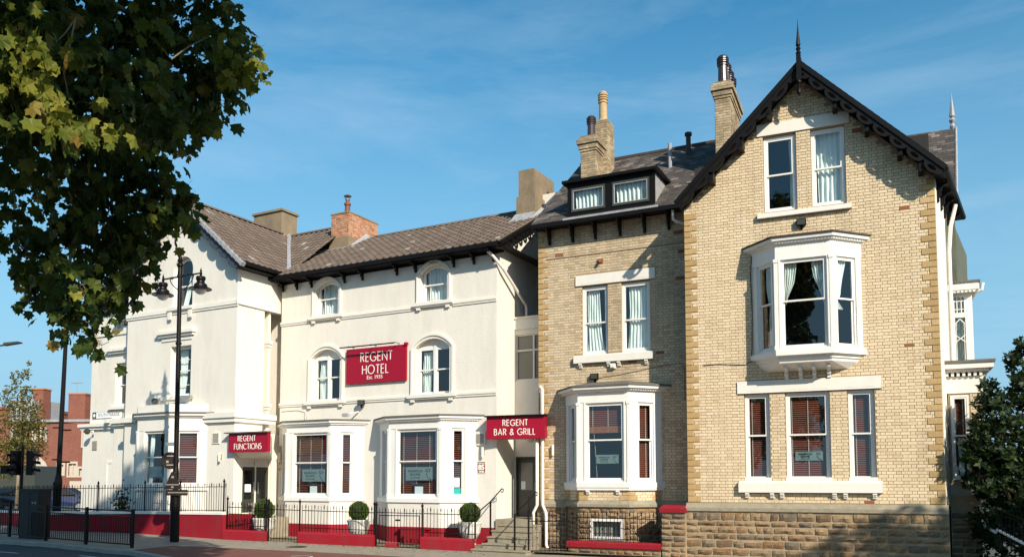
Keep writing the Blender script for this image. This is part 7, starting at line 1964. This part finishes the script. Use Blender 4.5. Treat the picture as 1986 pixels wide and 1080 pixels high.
for (cx_, cy_, cz_, r) in vis:
    c = Vector((cx_, cy_, cz_))
    dens = int(690 * (r / cy_ * 10) ** 2) + 5
    n = 0
    while n < dens:
        # a twig end with a handful of leaves
        d = Vector((rg.uniform(-1, 1), rg.uniform(-1, 1), rg.uniform(-1, 1)))
        if d.length > 1: continue
        d2 = d * (1.22 if rg.random() < .14 else .97); p0 = c + Vector((d2.x * r, d2.y * max(r * 1.3, .35), d2.z * r))
        for k in range(rg.randint(2, 5)):
            p = p0 + Vector((rg.gauss(0, .10), rg.gauss(0, .13), rg.gauss(-.03, .09)))
            leaves.append((p, rg.uniform(.10, .20), False)); n += 1
br = MB(); prev = Vector((.2, 4.4, 6.6)) + PO
for i, (cx_, cy_, cz_, r) in enumerate(vis):
    c = Vector((cx_, cy_, cz_)); near = min((Vector(v[:3]) for j, v in enumerate(vis) if v[2] > cz_ + .1 and j != i), key=lambda v: (v - c).length, default=prev)
    mid = (near + c) * .5 + Vector((rg.uniform(-.1, .1), rg.uniform(-.2, .2), rg.uniform(0, .15)))
    br.tube([near - PO, mid - PO, c - PO], [.022, .015, .006], 5)
    for k in range(5):
        e = c + Vector((rg.uniform(-1, 1), rg.uniform(-1, 1), rg.uniform(-1, .3))) * r; br.tube([c - PO, (c + e) * .5 - PO + Vector((0, 0, .05)), e - PO], [.008, .005, .002], 4)
br.build('branches', M['bark'], plane)
# yellow-green sprays: autumn tint, with the sunlight on them put into the colour
for (cx_, cy_, cz_, r, n) in ((-4.38, 7.4, 5.99, 0.21, 16), (-4.19, 7.2, 5.62, 0.22, 20), (-4.28, 7.2, 5.44, 0.15, 14), (-3.92, 7.2, 5.08, 0.22, 20), (-4.08, 7.2, 5.2, 0.13, 10), (-4.2, 7.3, 5.31, 0.14, 8), (-3.43, 9.6, 7.03, 0.09, 8), (-3.19, 9.6, 7.0, 0.17, 10), (-3.19, 9.6, 6.76, 0.2, 26), (-3.3, 9.4, 6.84, 0.17, 16), (-3.1, 9.6, 6.88, 0.12, 8), (-4.38, 7.3, 5.78, 0.18, 14), (-4.1, 7.2, 5.71, 0.13, 8), (-3.84, 7.2, 5.15, 0.13, 8), (-3.91, 9.0, 6.94, 0.22, 10), (-4.04, 8.8, 6.94, 0.11, 5), (-3.77, 7.6, 5.23, 0.12, 6), (-4.12, 7.4, 6.04, 0.09, 4), (-3.88, 9.4, 5.07, 0.09, 6), (-4.17, 9.4, 5.01, 0.08, 4), (-4.06, 8.8, 5.63, 0.1, 4)):
    c = Vector((cx_, cy_, cz_))
    for k in range(n):
        leaves.append((c + Vector((rg.gauss(0, .75) * r, rg.gauss(0, .15), rg.gauss(0, .65) * r)), rg.uniform(.10, .19), True))
def bearing(p): return (p.x / p.y, (p.z - 2) / p.y)   # direction from the viewer's spot, to rank leaves by apparent size
inframe = []
for i, (p, s, yel) in enumerate(leaves):
    x, y = bearing(p)
    if -.62 < x < -.27 and .13 < y < .58: inframe.append((-(s / p.y) - (0.03 if yel else 0) + .0012 * (p.y - 7), i))
inframe.sort(); chosen = set(i for _, i in inframe[:300])
stuff = {'leaf': MB(), 'leaf_yellow': MB()}
cr_ = MB(); cr_.tube([(.0, 2.2, 6.6), (.6, 3.6, 6.9), (1.2, 4.6, 6.7)], [.06, .04, .01], 6); crown = cr_.build('crown', M['bark'], plane)
for i, (p, s, yel) in enumerate(leaves):
    me = rg.choice(LY if yel else LV); R = leaf_rot(rg, .75)
    if i in chosen:
        o = link('leaf', me, crown, p - PO); o.rotation_euler = R.to_euler(); o.scale = (s, s, s)
    else:
        mb = stuff['leaf_yellow' if (yel or rg.random() < .07) else 'leaf']; T = Matrix.Translation(p - PO) @ R @ Matrix.Scale(s, 4)
        mb.T = T; mb.add([tuple(v.co) for v in me.vertices], [tuple(f.vertices) for f in me.polygons]); mb.T = None
# the rest of the crown, above and behind the picture
hi = [((-4.2, 8.5, 9.6), 2.2), ((-3.5, 6.6, 9.0), 1.6), ((-2.2, 5.0, 8.9), 1.4), ((-5.5, 6.0, 10.5), 2.6), ((-2.5, 7.0, 12.2), 2.8), ((-5.0, 8.0, 14.0), 2.6), ((-3.0, 5.0, 15.2), 2.2), ((-7.5, 6.0, 12.5), 2.6), ((-8.5, 8.5, 9.5), 2.2), ((-7.6, 6.5, 7.4), 1.8), ((-1.9, 6.2, 11.2), 1.6), ((-8.2, 3.5, 10.5), 2.0), ((-7.0, 10.0, 13.2), 2.6), ((-5.0, 10.5, 15.8), 2.4), ((-9.2, 11.0, 15.8), 2.4)]
coarse = MB(); rg2 = random.Random(4)
for c, r in hi:
    for k in range(int(210 * r * r)):
        d = Vector((rg2.gauss(0, 1), rg2.gauss(0, 1), rg2.gauss(0, 1))).normalized() * r * rg2.uniform(.35, 1.0) ** .5
        p = Vector(c) + d; x, y = bearing(p)
        if p.y > 0 and x > -.65 and y < .61: continue
        T = Matrix.Translation(p - PO) @ leaf_rot(rg2, .7) @ Matrix.Scale(rg2.uniform(.28, .42), 4); me = LV[k % 3]
        coarse.T = T; coarse.add([tuple(v.co) for v in me.vertices[:17]], [tuple(f.vertices) for f in me.polygons[:16]])
coarse.T = None
coarse.build('far_leaves', M['leaf'], crown, kind='stuff')
for k, mb in stuff.items(): mb.build('leaves', M[k], crown, kind='stuff')

def round_tree(name, label, base, h, crown_blobs, leaf_n, ls, m='leaf', bark='bark2', tr=.2, group=None, sprig=True, squash=1.0):
    t = thing(name, label, 'tree', base, 0, group); rg = random.Random(int(abs(base[0]) * 10))
    b = MB(); b.tube([(0, 0, -.2), (.05, 0, h * .3), (-.05, .05, h * .6), (0, 0, h * .9)], [tr, tr * .8, tr * .5, tr * .15], 8); b.build('trunk', M[bark], t, smooth=True)
    for k in range(6):
        c = Vector(crown_blobs[k % len(crown_blobs)][0]); b = MB(); z = h * rg.uniform(.25, .5)
        b.tube([(0, 0, z), tuple(c * .5 + Vector((0, 0, z * .5))), tuple(c)], [tr * .4, tr * .25, tr * .06], 6); b.build('limb', M[bark], t, smooth=True)
    b = MB(); tot = sum(r ** 2 for _, r in crown_blobs)
    for c, r in crown_blobs:
        for k in range(int(leaf_n * r * r / tot)):
            d = Vector((rg.gauss(0, 1), rg.gauss(0, 1), rg.gauss(0, 1) * squash)).normalized() * r * rg.uniform(.3, 1.05) ** .6
            d *= 1 + .25 * noise.noise(d * 1.3 / r + Vector(c))
            leaf_quad(b, Vector(c) + d, ls * rg.uniform(.6, 1.3), rg)
    b.build('crown', M[m], t)
    return t
# small pale tree at the left edge
blobs = [((0, 0, 3.2), 1.0), ((.5, 0, 4.2), 1.0), ((-.7, 0, 4.4), 1.2), ((0, .2, 5.4), 1.0), ((.6, 0, 5.4), .7), ((-.3, 0, 6.4), .8), ((.5, 0, 6.6), .45), ((.25, 0, 7.6), .35), ((-.2, 0, 7.4), .4), ((.9, 0, 3.6), .7), ((1.1, 0, 4.8), .5), ((-1.2, 0, 3.4), 1.0), ((.35, 0, 8.2), .18), ((-.6, 0, 2.4), .6), ((1.0, 0, 6.0), .3)]
round_tree('birch_tree', 'small pale yellow-green tree at the left edge in front of the red brick buildings', (-26.6, 45.0, .2), 7.6, blobs, 5200, .085, 'birch_leaf', 'bark', .10)
# tree across the road behind the camera, and another, shading the right hand side
round_tree('park_tree', 'broad tree across the road behind the viewer, right', (18.3, 8.2, -.4), 8.5, [((0, 0, 6.3), 2.6), ((2.0, .5, 6.9), 2.4), ((-1.8, .6, 6.0), 2.0), ((3.4, -1.5, 7.2), 2.2), ((4.5, 0, 6.5), 2.2), ((1.0, -1.5, 5.0), 2.0), ((-3.2, 0, 5.2), 1.8), ((-1, -.5, 4.2), 1.8), ((-2.0, .6, 8.1), 2.2), ((.5, .4, 8.2), 2.2), ((2.8, 0, 8.4), 2.2)], 19000, .20, 'leaf', 'bark2', .25, 'park trees behind the viewer')
round_tree('park_tree', 'tall tree across the road behind the viewer, left of centre', (2.0, -14, -.2), 12, [((0, 0, 8.5), 3.6), ((3, 0, 7.5), 3.0), ((-3, 1, 7), 2.8), ((0, 0, 12), 2.6)], 5000, .28, 'leaf', 'bark2', .35, 'park trees behind the viewer')
round_tree('park_tree', 'tall tree across the road behind the viewer, far right', (16, -12, -.2), 11, [((0, 0, 7.5), 3.4), ((3, 0, 6.5), 3.0), ((-3, 1, 6), 2.8)], 4000, .28, 'leaf', 'bark2', .35, 'park trees behind the viewer')
round_tree('park_tree', 'tall tree across the road behind the viewer, far left', (-14, -10, -.2), 11, [((0, 0, 7.5), 3.6), ((3, 0, 6.5), 3.0), ((-3, 1, 6.5), 3.2), ((0, 0, 10), 2.6)], 4500, .28, 'leaf', 'bark2', .35, 'park trees behind the viewer')
# glossy shrub at the right edge: long narrow leaves in whorls
sh = thing('evergreen_shrub', 'dark glossy evergreen shrub at the right edge in front of the side bay', 'shrub', (13.26, 21.75, -.35), 0)
rg = random.Random(21); SO = Vector((13.26, 21.75, -.35))
vis2 = [(11.28, 19.6, 1.08, 0.58), (11.7, 19.6, 2.05, 0.8), (10.89, 19.4, 1.99, 0.41), (11.4, 19.5, 0.6, 0.6), (10.95, 19.3, 2.52, 0.36), (11.16, 19.4, 2.65, 0.5), (12.0, 19.8, 3.03, 0.61), (10.87, 19.3, 3.0, 0.36), (10.57, 19.2, 2.78, 0.21), (11.22, 19.4, 3.43, 0.41), (11.04, 19.4, 3.87, 0.26), (11.13, 19.4, 4.26, 0.18), (11.94, 19.8, 3.76, 0.42), (12.12, 19.8, 4.31, 0.34), (12.0, 19.8, 4.86, 0.24), (12.19, 19.8, 5.23, 0.2), (10.51, 19.2, 2.52, 0.14), (11.58, 19.6, 1.56, 0.6), (12.25, 19.9, 1.31, 0.49), (12.93, 20, 2.42, 1.48), (13.17, 20, 4.15, 0.99), (10.69, 19.2, 3.23, 0.19), (11.36, 19.4, 3.9, 0.19)]
b = MB(); wood = MB(); nlf = []
vis2 = [(a * 1.11, b_ * 1.11, 2 + (c_ - 2) * 1.11, r * 1.11) for a, b_, c_, r in vis2]
for (cx_, cy_, cz_, r) in vis2:
    c = Vector((cx_, cy_, cz_))
    for k in range(int(26 + 560 * r * r)):
        d = Vector((rg.uniform(-1, 1), rg.uniform(-1, 1), rg.uniform(-1, 1)))
        if d.length > 1: continue
        tip = c + d * r; ax_ = Vector((rg.gauss(0, .5), rg.gauss(-.3, .4), rg.gauss(.7, .4))).normalized(); s0 = ax_.cross(Vector((.3, 1, .2))).normalized()
        for j in range(6):
            dirn = (Matrix.Rotation(j * 2 * pi / 6 + rg.uniform(-.3, .3), 3, ax_) @ s0 * .9 + ax_ * rg.uniform(.1, .7)).normalized(); L = rg.uniform(.12, .20); sd_ = dirn.cross(ax_).normalized() * L * .24
            nlf.append((tip - SO, dirn, sd_, L))
            b.add([tuple(tip - SO), tuple(tip - SO + dirn * L * .5 + sd_), tuple(tip - SO + dirn * L - ax_ * .01), tuple(tip - SO + dirn * L * .5 - sd_)], [(0, 1, 2, 3)])
for k in range(9):
    e = Vector(vis2[(k * 2 + 3) % len(vis2)][:3]) - SO
    wood.tube([(rg.uniform(-.1, .3), 0, 0), tuple(e * .45 + Vector((.1, 0, .3))), tuple(e)], [.05, .03, .008], 6)
wood.build('stems', M['bark2'], sh); b.build('foliage', M['shrub_leaf'], sh)
# sloping rail of the right hand side path and pale coping
t = thing('garden_fence', 'iron railing on a pale sloping coping at the right edge under the shrub', 'railing', (11.6, 20.6, -.35), 0)
O = Vector((11.6, 20.6, -.35))
b = MB(); b.tube([Vector((11.89, 20.6, 0.84)) - O, Vector((11.69, 19.0, 0.55)) - O], .035, 4); b.build('coping', M['trim'], t)
for k in range(9):
    f = k / 8; p = Vector((11.86, 20.5, 1.35)).lerp(Vector((11.68, 18.9, 1.12)), f) - O; q = Vector((p.x, p.y, p.z - .85 - .02 * k)); b = MB(); b.tube([tuple(p), tuple(q)], .012, 4); b.build('bar', M['iron'], t)
b = MB(); b.tube([Vector((11.79, 20.5, 1.35)) - O, Vector((11.64, 18.8, 1.09)) - O], .018, 4); b.build('rail', M['iron'], t)
t = thing('drainpipe', 'white drainpipe zigzagging down the shaded side bay at the right', 'drainpipe', (12.36, 22.0, 0.83), 0)
O = Vector((12.36, 22.0, 0.83))
b = MB(); b.tube([Vector(q) - O for q in ((12.36, 22.0, 1.58), (12.29, 22.0, 1.31), (12.39, 22.0, 1.1), (12.29, 21.8, 0.84), (12.2, 21.2, 0.74))], .04, 6); b.build('pipe', M['trim'], t)
c = Vector((12.43, 22.0, 1.62)) - O; b = MB(); b.box(c[0] - .1, c[0] + .12, c[1] - .05, c[1] + .05, c[2] - .03, c[2] + .04); b.build('hopper', M['trim'], t)
# litter of fallen leaves on the pavement
b = MB(); rg = random.Random(77)
for k in range(170):
    s = rg.uniform(0, 10.5); o = -abs(rg.gauss(0, .5)) - .16 if rg.random() < .7 else -rg.uniform(.3, 4)
    x, y = FP(s, o); a = rg.uniform(0, 6.28); r = rg.uniform(.03, .07); z = zg(x) + .012
    b.add([(x + cos(a + q) * r * (1 if i % 2 else .55), y + sin(a + q) * r * (1 if i % 2 else .55), z + rg.uniform(0, .012)) for i, q in enumerate((0, 1.1, 2.1, 3.1, 4.2, 5.2))], [(0, 1, 2, 3, 4, 5)])
b.build('fallen_leaves', M['leaf_yellow'], kind='stuff')
tag(bpy.data.objects['fallen_leaves'], 'scattered dry leaves on the pavement along the kerb walls', 'leaves')
